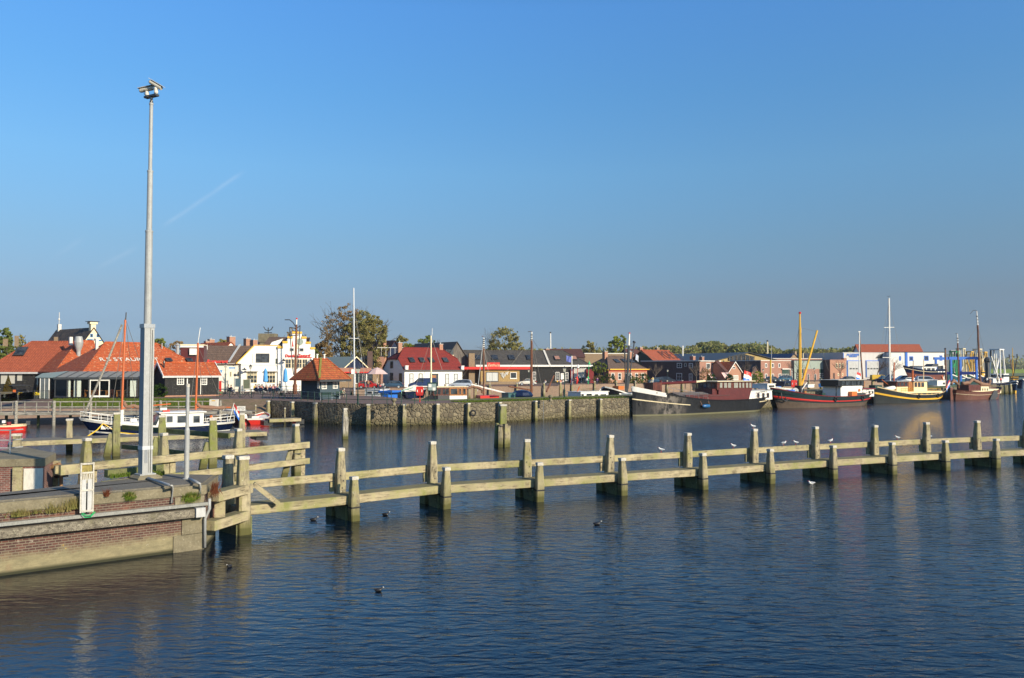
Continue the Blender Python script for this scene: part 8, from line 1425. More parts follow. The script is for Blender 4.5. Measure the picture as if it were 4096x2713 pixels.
def trawler(label, X0, X1, Z, D, hullm, housem, mastm, top, ztop, armx, arm=M['lgrey'], flip=False, gantry=None, number=None, z=(3.4,2.0,2.4)):
    b, s_ = ((X1, D), (X0, D+12)) if flip else ((X0, D), (X1, D+12)); f = bframe('trawler', label, (Z(b[0],0)[0], b[1]), (Z(s_[0],0)[0], s_[1]), 'fishing boat', 'fishing boats at the far quay'); H = Hull(f.L, f.L*.27, *[q*D/190 for q in z], rake=1.2, stern=.7, n=14); H.build(hullm, f.root, deckm=M['dgrey']); H.strake(.95,1.03,W_,f.root,'gunwale',off=.06)
    L = f.L; hz_0 = H.sheer(.5)-.2; k = L/18; m = MB(); m.box(L*.52,L*.78,-1.6*k,1.6*k,hz_0,hz_0+2.5*k); c = m.build('wheelhouse', housem, f.root); m = MB(); m.box(L*.515,L*.785,-1.62*k,1.62*k,hz_0+1.6*k,hz_0+2.2*k); m.build('window_band', M['glass'], c)
    mx, mz = f.fr(*Z(top, ztop)); m = MB(); m.tube([(mx,0,hz_0),(mx,0,mz)],[.3*k,.12*k],6); m.build('mast', mastm, f.root)
    for ax, az, sd in armx: x_, z_ = f.fr(*Z(ax, az)); x_ += (x_-mx)*.5; m = MB(); m.tube([(mx+(x_-mx)*.15,sd*1.0*k,hz_0),(x_,sd*1.3*k,z_)],.2*k,5); m.build('outrigger', arm, f.root); m = MB(); m.tube([(x_,sd*1.3*k,z_-.3),(x_+.3,sd*1.3*k,z_+1.1*k)],.3*k,5); m.build('block', M['dgrey'], f.root); wires(f.root, [((mx,0,mz*.8),(x_,sd*1.3*k,z_))], .05)
    if gantry: 
        for q in (-1,1):
            m = MB(); m.tube([(L*.42,q*1.4*k,hz_0),(L*.46,q*1.1*k,hz_0+gantry),(L*.60,q*1.1*k,hz_0+gantry),(L*.66,q*1.4*k,hz_0)],.22*k,6); m.build('gantry', mastm, f.root)
        m = MB(); m.box(L*.42,L*.64,-1.3*k,1.3*k,hz_0+gantry,hz_0+gantry+.3); m.build('gantry_top', mastm, f.root)
    m = MB(); m.rbox((L*.3,0,hz_0+.5),(L*.12,1.6*k,1.1*k)); m.build('winch', M['dgrey'], f.root); return f, H
trawler('white masted blue fishing boat with two tall white outriggers', 1545, 1790, Z7, 215, M['navy'], W_, W_, 1668, 755, [(1585,770,-1),(1735,760,1)], W_, gantry=9, flip=False)
trawler('yellow and blue fishing boat at the right end of the fleet', 1800, 1965, Z7, 250, M['navy'], M['yellow'], M['yellow'], 1852, 690, [(1808,790,-1),(1915,790,1)], M['canvas'], flip=True, z=(2.1,1.4,1.7))
for i, (x0, x1, top, zt, ar, mm) in enumerate([(1110,1260,1175,830,[(1155,770,-1),(1215,860,1)],M['bgreen']),(1190,1330,1262,705,[(1205,790,-1),(1330,775,1)],M['cream']),(1290,1420,1370,745,[(1310,800,-1),(1405,790,1)],M['yellow']),(1380,1520,1450,745,[(1400,790,-1),(1540,765,1)],M['cream']),(1440,1580,1500,760,[(1470,800,-1),(1548,770,1)],M['yellow'])]):
    trawler(['trawler with bright green net gantry left in the fleet behind the blue lift','cream masted trawler second from left in the packed fleet','yellow gantry trawler in the middle of the packed fleet','trawler with cream gear right of the fleet middle','trawler with yellow outriggers at the right of the packed fleet'][i], x0, x1, Z7, 262+i*6, [M['teal'],M['navy'],M['green'],M['navy'],M['dred']][i], [W_,M['cream'],W_,M['yellow'],W_][i], mm, top, zt, ar, mm, gantry=9+i%2)
f, H = cruiser('long navy boat with white rail berthed at the timber pier head', Z7(1895,0)[:1]+(196,), Z7(1640,0)[:1]+(205,), M['navy'], (3.0,2.2,2.2), 4.0, [(Z7(1640,1040), Z7(1700,1090), 3.0, W_)], name='fishing_boat'); H.strake(.0,.3,M['yellow'],f.root,'yellow_boot',off=.03); H.strake(.78,.84,W_,f.root,'white_line',off=.04)
t = thing('pile_jetty', 'jetty head of close set tall timber piles beyond the brown barge', 'jetty', colY(3962,186,0)); g_ = t.location
for i in range(11): q = colY(3962+i*6.4, 186+i*.6, 0)-g_; m = MB(); m.lathe([(.24,-.6),(.22,zat(1543,187)+rng.uniform(-.15,.1))],8,(q.x,q.y,0)); m.build('pile', M['pile'], t)
q = colY(4030,192,0); pile('lone dark pile right of the timber jetty head', 4040, D=190, top=2.4, a=.3, tp=.25, seed=140)

# mooring lines and fenders of the big ships
for root, H in (('barge', HB), ('coaster', HC), ('tug', HT)):
    r_ = bpy.data.objects[root]
    for t, dx in ((.06, 3), (.22, -4), (.80, 4), (.97, -3)):
        a = H.pt(t, 1, 1); b = a + Vector((dx, 2.4, -.5)); mid_ = (a+b)/2 + Vector((0,0,-.25)); m = MB(); m.tube([a, mid_, b], .04, 5); m.build('mooring_line', M['offwhite'], r_)
    for t in (.30, .46, .62, .76):
        q = H.pt(t, .62, 1, .22); m = MB(); m.lathe([(.05,-.4),(.2,-.3),(.2,.3),(.05,.4)], 8, q); m.build('fender', M['black'], r_)
        if root != 'barge': q = H.pt(t+.04, .80, -1, .12); m = MB(); m.tube([(q.x+.32*math.cos(a_*.785), q.y, q.z+.32*math.sin(a_*.785)) for a_ in range(9)], .11, 6); m.build('tyre_fender', M['rubber'], r_) if t in (.46, .76) else None
    m = MB()
    for i in range(1, 9): q = H.pt(i/9.5, .99, -1, .02); m.box(q.x-.09, q.x+.09, q.y-.03, q.y+.25, q.z-.16, q.z-.06)
    m.build('scuppers', M['rubber'], r_)
# ================================================================ STREET THINGS
def G(X, Y, Z, z=QZ): return onz(*Z(X, Y), z)
def CZ(X, D, Z, z=QZ): return colY(Z(X, 0)[0], D, z)
# left jetty with railing
J0, J1 = colY(-60, 84.5, 0), colY(1010, 86.5, 0); t = thing('jetty', 'long timber jetty with post and rail balustrade below the restaurant', 'jetty', J0); d = (J1-J0).normalized(); n_ = Vector((-d.y, d.x, 0))
def onj(px): k = (px-CPX)/FPX; return Vector(d)*((k*J0.y-J0.x)/(d.x-k*d.y))
beamobj('deck', onj(-60)+n_*.9+Vector((0,0,1.35)), onj(1014)+n_*.9+Vector((0,0,1.35)), 2.4, .12, t, M['plank']); beamobj('edge_beam', onj(-60)-n_*.36+Vector((0,0,1.26)), onj(1014)-n_*.36+Vector((0,0,1.26)), .1, .34, t, M['railw'])
X_ = [80,230,375,504,652,760]; 
for px in X_ + [889]: m = MB(); p = onj(px)-n_*.5; m.lathe([(.16,-.5),(.16,2.55 if px < 800 else 2.3),(.10,2.62)],8,(p.x,p.y,0)); m.build('post', M['railw'], t)
for px in range(-30, 850, 47):
    if min(abs(px-q) for q in X_) > 14: m = MB(); p = onj(px)-n_*.36; m.rbox((p.x,p.y,1.97),(.07,.07,1.1)); m.build('baluster', M['railw'], t)
for z in (2.5, 1.95): beamobj('rail', onj(-60)-n_*.36+Vector((0,0,z)), onj(845)-n_*.36+Vector((0,0,z)), .08, .11, t, M['railw'])
for px in range(0, 1000, 130): m = MB(); p = onj(px)+n_*1.5; m.lathe([(.15,-.5),(.15,1.28)],8,(p.x,p.y,0)); m.build('support_pile', M['greenwood'], t)
p = colY(858, 90, 1.41); b_ = thing('power_cabinet', 'beige electricity cabinet at the end of the jetty', 'cabinet', p); m = MB(); m.box(-.45,.45,-.2,.2,0,1.15); m.build('body', M['offwhite'], b_); m = MB(); m.box(-.2,.2,-.21,-.203,.95,1.05); m.build('yellow_sticker', M['yellow'], b_)
# pontoons
def pontoon(name, label, a, b, w, z=.5):
    t = thing(name, label, 'pontoon', a); dd = (b-a); L = dd.length; dn = dd.normalized(); nn = Vector((-dn.y, dn.x, 0)); k = max(1, int(L/6))
    for i in range(k): s0, s1 = dn*(L*i/k+.04), dn*(L*(i+1)/k-.04); beamobj('deck_section', s0+nn*w/2+Vector((0,0,z-.06)), s1+nn*w/2+Vector((0,0,z-.06)), w, .12, t, M['plank']); beamobj('side_board', s0-nn*.05+Vector((0,0,z-.16)), s1-nn*.05+Vector((0,0,z-.16)), .08, .34, t, M['beam'])
    for i in range(k+1): m = MB(); c = dn*(L*i/k)*.98+nn*w*.5; m.rbox((c.x,c.y,.05),(.9,w*.8,.5), math.atan2(dn.y,dn.x)); m.build('float', M['black'], t)
    return t
pontoon('pontoon', 'long low planked pontoon in front of the blue boat', onz(60,1796,.4), onz(1069,1752,.4), 2.8); pontoon('pontoon', 'small dark floating landing stage beside the basalt wall', onz(1075,1695,.3), onz(1130,1690,.3)+Vector((2,0,0)), 1.6, .45)
# wall timbers with caps
wp = [(1087,.0),(1184,0),(1275,0),(1478,0),(1615,0),(1745,0),(1865,0),(1990,0),(2131,0),(2268,0),(2392,0)]
src = thing('wall_fender', 'upright fender timber against the basalt wall', 'fender post', (0,0,0), 0, 'fender timbers along the basalt wall'); add_post(src, (0,0,0), 2.28, 'timber', 0, .20, .165, True, 120)
lab_ = ['at the left end of the basalt wall','second from the left on the shaded dark basalt','right of the landing stage in the shade','just right of the lone pale pile','third right of the lone pile','left of the hanging tyre gap','carrying the hanging tyre','between the tyre and the mid channel dolphin','left of the iron ladder','right of the iron ladder','last one before the shaded wall end']
for i, (px, _) in enumerate(wp):
    k = (px-CPX)/FPX; best = None
    for j in range(len(wall)-1):
        a, b = wall[j], wall[j+1]; den = (b-a).x-k*(b-a).y; s = (k*a.y-a.x)/den
        if -.02 <= s <= 1.02: tt = (b-a).normalized(); best = a.lerp(b, s) + Vector((tt.y, -tt.x, 0))*.42; an = math.atan2(tt.y, tt.x)
    l_ = 'upright fender timber '+lab_[i]
    if i == 0: src.location = best; src.rotation_euler.z = an; src['label'] = l_
    else: dup(src, best, an, l_)
    if i == 6: m = MB(); m.tube([(.27*math.cos(a), 0, .27*math.sin(a)) for a in [q*math.pi/7 for q in range(15)]], .1, 8); ty = m.build('tyre', M['rubber'], None, smooth=True); ty.location = best+Vector((.55,-.25,1.2)); tag(ty, 'black tyre hanging as a fender on the basalt wall', 'tyre')
k = [p for p in [onz(2165,1680,0)]][0]; ld = thing('iron_ladder', 'rusty iron ladder on the basalt wall right of mid channel', 'ladder', k+Vector((0,.1,0)), rad(28)); 
for x in (-.24,.24): m = MB(); m.tube([(x,-.1,-.2),(x,-.1,2.2)],.025,5); m.build('stile', M['steel'], ld)
for i in range(7): m = MB(); m.tube([(-.24,-.1,.15+i*.3),(.24,-.1,.15+i*.3)],.02,5); m.build('rung', M['steel'], ld)
# posts along the far brick quay
src2 = thing('quay_post', 'white topped post against the far brick quay', 'fender post', (0,0,0), 0, 'white topped posts along the far quay'); add_post(src2, (0,0,0), 3.0, 'timber', 0, .2, .18, True, 130)
n0 = 0
for j in range(2, len(far)-3):
    a, b = far[j], far[j+1]; L = (b-a).length; tt = (b-a).normalized(); kk = int(L/5.2)
    for i in range(kk):
        p = a+tt*(i+.5)*L/kk+Vector((tt.y,-tt.x,0))*.75; 
        if n0 == 0: src2.location = p
        else:
            dup(src2, p, rng.uniform(0,.5))
        n0 += 1
for o in [o for o in COL.objects if o.name.startswith('quay_post')]: o['label'] = 'white topped timber post standing against the far brick quay wall'
# railings
def rl(pts, name, label, z=QZ, **kw): return railing([onz(*p, z) for p in pts], name, label, **kw)
rl([Z3(x,y) for x, y in ((15,1262),(98,1270),(180,1280),(272,1290),(358,1296),(455,1304),(580,1310),(730,1314),(905,1316),(1092,1314),(1272,1310),(1437,1310),(1577,1308))], 'green_railing', 'dark green railing along the edge of the basalt wall plaza', every=1, group='green railings')
rl([Z2(x,y) for x, y in ((840,1225),(868,1228),(1000,1232),(1127,1235),(1272,1232),(1414,1238),(1545,1245),(1680,1252),(1790,1258),(1895,1262),(1980,1272))], 'green_railing', 'dark green railing in front of the pub terrace and bicycles', group='green railings')
rl([Z3(x,y) for x, y in ((535,1195),(632,1200),(832,1203),(934,1205),(1045,1225),(1145,1245))], 'green_railing', 'green railing on the inner edge of the plaza by the white cruiser', group='green railings')
rl([Z2(x,y) for x, y in ((1260,1165),(1420,1168),(1562,1170),(1632,1178),(1716,1172),(1880,1168))], 'green_railing', 'green railing behind the seated guests', group='green railings')
fz = 1.75; t = rl([(0,1605+8),(72,1602+4),(138,1600),(195,1599)], 'glass_balustrade', 'low glass balustrade round the left terrace', z=QZ, mat=M['dgrey'], rails=(1.0,.04)); pp = [onz(*p, QZ) for p in ((0,1613),(72,1606),(138,1600),(195,1599))]
for i in range(3): m = MB(); a, b = pp[i]-pp[0], pp[i+1]-pp[0]; m.prism([a+Vector((.08,0,.1)), b+Vector((-.08,0,.1)), b+Vector((-.08,0,.95)), a+Vector((.08,0,.95))], (0,.02,0)); m.build('glass_pane', M['clear'], t)
# lanterns
for X, Y, Yt, Z, D_, lab in [(725,1310,835,Z3,None,'lantern post standing on the plaza edge before the red car'),(910,0,850,Z3,150,'lantern post by the pink parasol of the bar'),(948,0,795,Z2,118,'lantern post left of the map boards at the pub'),(1262,0,815,Z2,121,'lantern post in front of the pub ground floor windows'),(1437,1075,680,Z4,None,'lantern post on the grass mole in front of the hall'),(988,0,712,Z4,182,'lantern post beside the white beetle-like car'),(848,0,712,Z5,207,'lantern post before the dark brick villa'),(1355,0,690,Z5,209,'lantern post between villa and cottage'),(1018,0,918,Z6,225,'lantern post before the sage green workshop'),(435,0,930,Z6,236,'lantern post before the brick workshop')]:
    p = G(X, Y, Z) if D_ is None else CZ(X, D_, Z); lantern(lab, p, zat(Z(0,Yt)[1], p.y)-QZ)
# kiosk benches, bollards, lifebuoys, boards
def bench(label, p, rz, w=2.0):
    t = thing('bench', label, 'bench', p, rz, 'green benches on the plaza')
    m = MB(); m.box(-w/2,w/2,-.22,.22,.44,.50); m.build('seat', M['green'], t); m = MB(); m.box(-w/2,w/2,.2,.26,.6,.92); m.build('backrest', M['green'], t)
    for x in (-w/2+.2, w/2-.2):
        m = MB(); m.beam((x,-.15,.44),(x,-.2,0),.05,.05); m.beam((x,.2,.9),(x,.2,0),.05,.05); m.build('leg', M['steel'], t)
bench('green bench against the front of the blue-grey kiosk', G(330,1258,Z3), rad(15), 1.7); bench('second green bench right of the first at the kiosk front', G(440,1245,Z3), rad(20), 1.5); bench('bench on which the bent man in beige sits', G(515,1228,Z3), rad(60), 1.5)
for X, Y, Z, lab in [(1178,1315,Z3,'round stone bollard on the basalt wall below the plaza'),(1262,1108,Z4,'round stone bollard on the grass of the mole')]:
    m = MB(); m.lathe([(.2,-.1),(.2,.1),(.13,.16),(.12,.3),(.24,.38),(.27,.5),(.22,.62),(.05,.68)],14); o = m.build('bollard', M['conc'], None, smooth=True); o.location = G(X,Y,Z); tag(o, lab, 'bollard', 'stone bollards')
def lifecab(label, p, h, w, ph, rz=0):
    t = thing('lifebuoy_cabinet', label, 'lifebuoy cabinet', p, rz, 'red lifebuoy cabinets'); m = MB(); m.tube([(0,.1,0),(0,.1,h)],.05,8); m.build('post', M['red'], t)
    m = MB(); c = [(x*w/2, 0, h+z*ph/2) for x, z in ((-.8,-1),(.8,-1),(1,-.8),(1,.8),(.8,1),(-.8,1),(-1,.8),(-1,-.8))]; m.prism(c, (0,-.2,0)); m.build('shell', M['red'], t)
    for s in (-1,1): m = MB(); m.tube([(s*w*.27,-.215,h-ph*.14),(s*w*.33,-.215,h),(s*w*.27,-.215,h+ph*.14)],.05,6); m.build('white_band', W_, t)
p = G(1502,1285,Z3); k = p.y/FPX; lifecab('bright red lifebuoy cabinet on a post before the white motor boat', p, 143*k/3.136, 90*k/3.136, 112*k/3.136); p = CZ(0,140,lambda X,Y:(2900+783/2.852,0)); lifecab('red lifebuoy cabinet left of the yellow mast', p, zat(1150+1098/2.852,140)-QZ, 1.0, 1.25)
p = G(1655,1272,Z3); k = p.y/FPX/3.136; t = thing('info_board', 'glazed information board on two dark posts beside the lifebuoy', 'notice board', p); zb, zt = zat(1200+1145/3.136,p.y)-QZ, zat(1200+1035/3.136,p.y)-QZ
for X in (1612,1697): m = MB(); x = (X-1655)*k; m.box(x-.04,x+.04,-.04,.04,0,zb+.1); m.build('post', M['green'], t)
m = MB(); m.box(-56*k,60*k,-.08,.08,zb,zt); m.build('case', M['green'], t); m = MB(); m.box(-45*k,52*k,-.1,-.085,zb+.1,zt-.15); m.build('board', paint('board_green', (.30,.38,.36), .4), t)
for x0, x1, z0, z1 in ((-.9,-.1,.45,.8),(.2,.9,.08,.42)): m = MB(); m.box(x0*48*k,x1*48*k,-.11,-.102,zb+(zt-zb)*z0,zb+(zt-zb)*z1); m.build('notice', W_, t)
for X0, X1, Yt, Yb, D_, col, lab in [(1062,1140,985,1090,119,(.10,.16,.19),'blue grey map board with white posts before the pub'),(1175,1255,1000,1115,119,(.16,.18,.12),'dark olive information board with posts right of the map board')]:
    p = CZ((X0+X1)/2, D_, Z2); w = (X1-X0)/3.136*D_/FPX; t = thing('map_board', lab, 'notice board', p); 
    for s in (-1,1): m = MB(); m.tube([(s*(w/2+.05),0,0),(s*(w/2+.05),0,zat(Z2(0,Yt)[1],D_)-QZ+.1)],.06,6); m.build('post', M['offwhite'], t)
    m = MB(); m.box(-w/2,w/2,-.04,.04,zat(Z2(0,Yb)[1],D_)-QZ,zat(Z2(0,Yt)[1],D_)-QZ); m.build('panel', paint('map_panel', col, .5, .3, 3), t)
p = CZ(1068,118,Z2); t = thing('street_sign', 'street name sign post with white and blue arms before the pub', 'sign', p); m = MB(); m.tube([(0,0,0),(0,0,4.2)],.05,6); m.build('post', M['lgrey'], t); m = MB(); m.box(-.95,0,-.03,.03,3.7,3.9); m.build('blue_arm', M['lblue'], t); m = MB(); m.box(-.3,.5,-.03,.03,3.25,3.5); m.build('white_arm', W_, t)
m = MB(); m.lathe([(.2,-.03),(.2,.03)],16,(0,-.06,2.75),ax='y'); m.build('round_sign', M['dgrey'], t)
p = CZ(890,112,Z2); t = thing('banner_flag', 'slanted white pole with a small blue white flag at the shed corner', 'flag', p); m = MB(); m.tube([(-.3,0,0),(-.3,0,2.4),(.15,0,3.5)],.05,6); m.build('pole', W_, t); m = MB(); m.prism([(-.35,-.05,3.5),(.25,-.05,3.5),(.0,-.05,2.9)],(0,.02,0)); m.build('flag', M['lblue'], t)
p = CZ(872,113,Z2); m = MB(); m.rbox((0,0,1.0),(.5,.3,1.9)); o = m.build('advert_stand', M['red']); o.location = p; tag(o, 'red and dark advertising stand right of the black shed', 'sign')
for X, lab in ((1450,'left one of two closed blue parasols on the pub terrace'),(1700,'right one of two closed blue parasols on the pub terrace')):
    p = CZ(X,125.5,Z2); t = thing('parasol', lab, 'parasol', p, 0, 'closed blue parasols'); m = MB(); m.lathe([(.25,0),(.25,.08),(.05,.1),(.05,3.6)],10); m.build('pole', M['lgrey'], t); m = MB(); m.lathe([(.28,1.6),(.38,1.75),(.33,2.6),(.24,3.4),(.10,3.75)],9); m.build('closed_canopy', M['lblue'], t)
p = CZ(968,148,Z3); t = thing('parasol', 'open pale pink parasol by the bar', 'parasol', p); m = MB(); m.tube([(0,0,0),(0,0,3.9)],.05,6); m.build('pole', W_, t); m = MB(); m.lathe([(2.0,2.7),(1.1,3.45),(.05,3.95)],8); m.build('canopy', paint('pink_cloth', (.62,.45,.42), .8), t)
# old mast with yards in front of the pub
p = CZ(1820,117,Z2); t = thing('signal_mast', 'black harbour signal mast with white top and curved arm before the stepped gable', 'mast', p); zz = lambda Y: zat(Z2(0,Y)[1],117)-QZ; xx = lambda X: (X-1820)/3.136*117/FPX
m = MB(); m.tube([(0,0,0),(0,0,zz(1060))],.32,8); m.tube([(0,0,zz(1060)),(xx(1832),0,zz(310))],[.2,.13],8); m.build('trunk', M['mast'], t); m = MB(); m.tube([(xx(1832),0,zz(310)),(xx(1833),0,zz(245))],.1,8); m.build('white_top', W_, t); m = MB(); m.ball((xx(1834),0,zz(236)),.14,8,5); m.build('red_truck', M['red'], t)
for pts in (((1820,335),(1790,285),(1745,250),(1685,250)),((1800,940),(1768,620),(1745,345)),((1845,870),(1862,600),(1878,320)),((1745,455),(1865,440)),((1745,345),(1835,360),(1878,320))): m = MB(); m.tube([(xx(a),0,zz(b)) for a, b in pts],.07,5); m.build('spar', M['dgrey'], t)
m = MB(); m.prism([(xx(1775),0,zz(480)),(xx(1800),0,zz(585)),(xx(1780),0,zz(590))],(0,.03,0)); m.build('pennant', M['red'], t)
# EU-blue flag, beacons before the hall
p = CZ(1528,184,Z4); t = thing('flag_pole', 'white flagpole with a blue flag in front of the hall', 'flagpole', p); hh = zat(Z4(0,545)[1],184)-QZ; m = MB(); m.tube([(0,0,0),(0,0,hh)],.13,6); m.build('pole', W_, t); flag(t, (0,0,hh-.4), .1, -1.5, 1.35, M['blue'] if 0 else paint('pale_blue_cloth', (.16,.20,.55), .8, .2), (0,0), .1, 'flag', .35)
for X, Yt, mt_, lab in ((1590,650,M['red'],'red and white beacon buoy mast lying upright before the hall doors'),(1730,610,M['bgreen'],'green beacon buoy mast with green cone before the hall')):
    p = CZ(X,183,Z4); hh = zat(Z4(0,Yt)[1],183)-QZ; t = thing('beacon', lab, 'beacon', p, 0, 'beacons before the hall'); m = MB(); m.tube([(0,0,.6),(.3,0,hh)],.07,6); m.build('mast', mt_, t); m = MB(); m.lathe([(.12,0),(.38,.8),(.28,1.4),(.1,1.7)],10,(0,0,.2)); m.build('float', mt_, t); m = MB(); m.lathe([(.32,hh-.8),(.05,hh)],8,(.3,0,0)); m.build('top_mark', mt_ if X > 1600 else W_, t)
# vehicles
car('hatch', 'red hatchback parked by the bar behind the tall yacht mast', CZ(1005,146,Z3), rad(168), (.60,.02,.02)); car('hatch', 'dark blue hatchback left of the white house', CZ(1015,150,Z3), rad(8), (.04,.08,.13)); car('van', 'navy blue van parked before the white house door', CZ(1365,149,Z3), rad(6), (.03,.045,.11)); car('mpv', 'silver estate car right of the navy van', CZ(1862,151,Z3), rad(5), (.42,.45,.50)); car('beetle', 'rounded white vintage car in front of the dark hall', CZ(855,177,Z4), rad(4), (.80,.74,.62))
car('hatch', 'dark blue car partly hidden left of the bare tree', CZ(590,204,Z5), rad(5), (.03,.07,.12)); car('mpv', 'dark car with bright headlights before the green barn wall', CZ(945,204,Z5), rad(176), (.05,.06,.075)); car('hatch', 'black car parked before the brick workshop', CZ(435,232,Z6), rad(4), (.04,.045,.05)); car('mpv', 'blue green car behind the masts before the workshop door', CZ(585,233,Z6), rad(4), (.03,.10,.16)); car('hatch', 'dark car under the bare tree by the orange brick block', CZ(1315,236,Z6), rad(4), (.06,.07,.08))
car('minibus', 'silver minibus before the motor yacht on land', CZ(988,198,Z7), rad(176), (.50,.51,.52)); car('hatch', 'small silver car left of the motor yacht on land', CZ(560,205,Z7), rad(6), (.45,.46,.46)); car('van', 'yellow van before the white ribbed hall', CZ(445,228,Z7), rad(178), (.70,.42,.03)); car('mpv', 'dark blue car at the boatyard doors', CZ(300,225,Z7), rad(4), (.02,.08,.14)); car('minibus', 'white camper among the far boats', CZ(500,215,Z7), rad(4), (.75,.74,.72))
# people
per = [(985,1105,Z2,119,'sit',2.0,(.10,.10,.11),'guest in dark grey at the left table before the pub'),(1020,1110,Z2,117,'sit',2.6,(.015,.02,.05),'woman in dark navy coat with her back to the water left of the map board'),(1325,1120,Z2,122,'sit',.5,(.70,.50,.05),'guest in a yellow jacket at the terrace'),(1345,1160,Z2,119,'sit',2.9,(.55,.52,.60),'guest in pale lilac shirt seen from behind'),(1395,1160,Z2,119,'sit',3.3,(.75,.25,.15),'guest in salmon red shirt seen from behind'),(1370,1100,Z2,123,'sit',.2,(.30,.34,.42),'guest in blue grey shirt facing the water'),(1410,1100,Z2,123,'sit',-.2,(.12,.14,.20),'grey haired guest in dark shirt near the left parasol'),(1465,1160,Z2,119,'sit',2.8,(.65,.35,.25),'guest with bare shoulders under the left parasol'),(1510,1165,Z2,118,'sit',3.2,(.02,.03,.09),'big man in navy jumper seen from behind'),(1545,1120,Z2,120,'sit',.4,(.60,.25,.25),'guest in rose shirt at the middle table'),(1560,1130,Z2,121,'sit',-.3,(.45,.10,.14),'guest in crimson jacket at the middle table'),(1600,1160,Z2,119,'sit',3.4,(.45,.60,.72),'guest in pale blue shirt in a blue chair'),(1605,1110,Z2,122,'sit',.1,(.02,.25,.22),'guest in teal top with dark hair'),(1632,1140,Z2,122.5,'stand',2.2,(.06,.065,.07),'waiter in dark shirt standing near the right parasol'),
 (822,1150,Z3,143,'stand',.4,(.02,.03,.06),'person in dark clothes standing behind the tall yacht mast'),(855,1150,Z3,143,'stand',-.5,(.50,.26,.12),'shirtless tanned person standing beside the red car'),(985,1110,Z3,144,'sit',.4,(.05,.05,.05),'person in black sitting under the pink parasol'),(1040,1110,Z3,144,'sit',-.4,(.70,.66,.60),'person in white sitting right of the pink parasol'),
 (1195,900,Z4,175,'sit',2.8,(.60,.58,.55),'person in white sitting on the stepped quay edge'),(1345,905,Z4,180,'sit',1.0,(.75,.45,.05),'person in yellow lying back before the black boards'),(1385,905,Z4,180,'sit',.3,(.70,.25,.15),'person in coral sitting left of the lantern'),(1418,905,Z4,180,'sit',-.2,(.72,.66,.60),'person in white top sitting beside the lantern'),(1575,900,Z4,182,'stand',.3,(.03,.03,.04),'person in black beside the red beacon'),(1718,905,Z4,182,'stand',.2,(.55,.58,.62),'person in grey white shirt beside the green beacon'),(1748,905,Z4,182,'stand',-.3,(.05,.05,.05),'person in black shirt right of the green beacon'),(1847,905,Z4,184,'stand',.1,(.14,.04,.20),'person in purple shirt by the garden'),(662,880,Z5,198,'stand',.4,(.62,.50,.18),'woman in yellow top and white trousers near the bare tree'),
 (1560,1100,Z7,188,'stand',.3,(.62,.62,.60),'person in white on the timber pier near the fishing boats'),(1680,1100,Z7,188,'stand',-.2,(.40,.38,.30),'person in beige on the timber pier'),(1718,1100,Z7,188,'stand',.4,(.75,.06,.08),'person in bright red jacket on the timber pier')]
for X, Y, Z, D_, pose, rz, colr, lab in per: person(lab, CZ(X, D_, Z), rz, pose, colr, (.05,.06,.10) if 'white trou' not in lab else (.7,.7,.68), hair=(.35,.33,.30) if 'grey haired' in lab or X in (1465,1395) else (.07,.045,.03))
person('elderly man in beige shirt and shorts bent forward on the bench by the kiosk', G(520,1225,Z3), 1.1, 'bend', (.40,.38,.27), (.52,.45,.34), (.55,.52,.48))
# terrace chairs and tables under the guests
cs = None; nch = 0
for X, Y, Z, D_, pose, rz, colr, lab in per:
    if pose != 'sit' or Z is Z4: continue
    if cs is None:
        cs = thing('terrace_chair', 'dark terrace chair under a seated guest', 'chair', CZ(X,D_,Z), rz, 'dark terrace chairs'); 
        m = MB(); m.box(-.24,.24,-.24,.22,.40,.44); m.build('seat', M['navy'], cs); m = MB(); m.box(-.24,.24,.22,.26,.441,.92); m.build('backrest', M['navy'], cs)
        for a in (-.2,.2):
            for b in (-.2,.2): m = MB(); m.box(a-.02,a+.02,b-.02,b+.02,0,.399); m.build('leg', M['steel'], cs)
        c_ = cs
    else: c_ = dup(cs, CZ(X,D_,Z), rz)
    c_['label'] = ('dark chair under the ' + lab.split(' with her')[0].split(' at ')[0].split(' seen')[0].split(' near')[0].split(' under')[0].split(' facing')[0]); nch += 1
ts = None
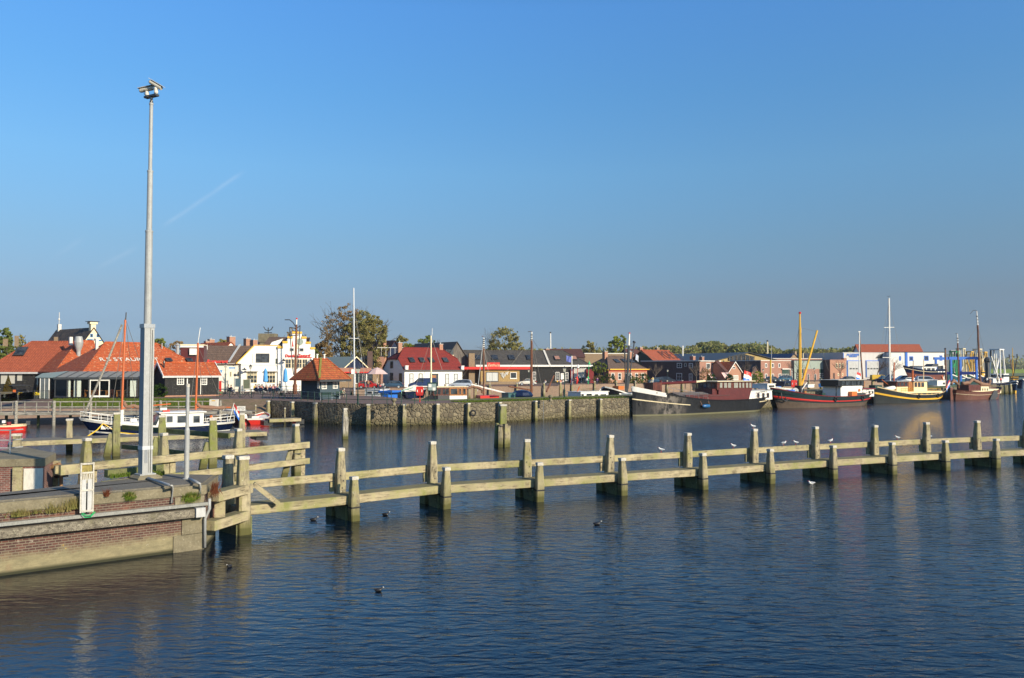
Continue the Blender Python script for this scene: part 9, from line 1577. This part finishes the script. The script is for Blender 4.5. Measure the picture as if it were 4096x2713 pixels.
for i, (X, D_) in enumerate([(1000,118.2),(1335,120.5),(1400,121),(1490,120.3),(1555,119.6),(1620,120.6)]):
    lb = ['table at the left before the pub','table between the yellow and the lilac guest','table left of the left parasol','table under the left blue parasol','middle table between rose and crimson guests','table nearest the right parasol'][i]
    if ts is None: ts = thing('terrace_table', lb, 'table', CZ(X,D_,Z2), 0, 'terrace tables'); m = MB(); m.lathe([(.42,.70),(.42,.74)],14); m.build('tabletop', M['lgrey'], ts); m = MB(); m.lathe([(.25,0),(.25,.03),(.04,.06),(.04,.699)],10); m.build('foot', M['steel'], ts)
    else: dup(ts, CZ(X,D_,Z2), 0, lb)
for X, Y, rz, lab, bk in [(945,1215,.15,'white tyred bicycle with olive panniers left on the railing',True),(1080,1222,.1,'black bicycle behind the railing under the map board',False),(1215,1225,.05,'bicycle with orange rear light under the olive board',False),(1600,1240,.2,'black bicycle with one white tyre right of the guests',False),(1700,1238,.1,'bicycle with dark bags standing in the middle of the right railing',True),(1785,1236,-.1,'bicycle with headlamp nearest the kiosk',False),(1745,1130,.3,'bicycle behind the second railing near the signal mast',False)]: bicycle(lab, G(X,Y,Z2), rz, basket=bk)
bicycle('silver bicycle on the left restaurant terrace behind the yellow flowers', CZ(320,98.5,Z1), .2, col=M['alu']); 
m = MB(); m.box(-.62,.62,-.4,.4,0,1.15); m.rbox((-.75,0,1.3),(.1,.8,.1)); t = thing('barbecue_cart', 'dark serving cart with orange sign on the left terrace', 'cart', CZ(250,99.2,Z1)); m.build('body', M['black'], t); m = MB(); m.box(-1.0,1.0,-.6,.6,1.6,1.68); m.build('canopy', M['dgrey'], t); m = MB(); m.box(-.55,-.18,-.43,-.41,.75,1.1); m.build('orange_sign', M['orange'], t)
for X, lab in ((268,'yellow flowers in a dark pot behind the glass balustrade'),(462,'second yellow flower pot at the conservatory door')):
    t = thing('flower_pot', lab, 'flower pot', CZ(X,97.6 if X < 300 else 98,Z1), 0, 'yellow flower pots'); m = MB(); m.lathe([(.2,0),(.3,.42),(.32,.45)],12); m.build('pot', M['dgrey'], t); crown_mesh('flowers', 400, [((0,0,.62),(.36,.36,.18))], .09, M['flower'], t, 7+X)
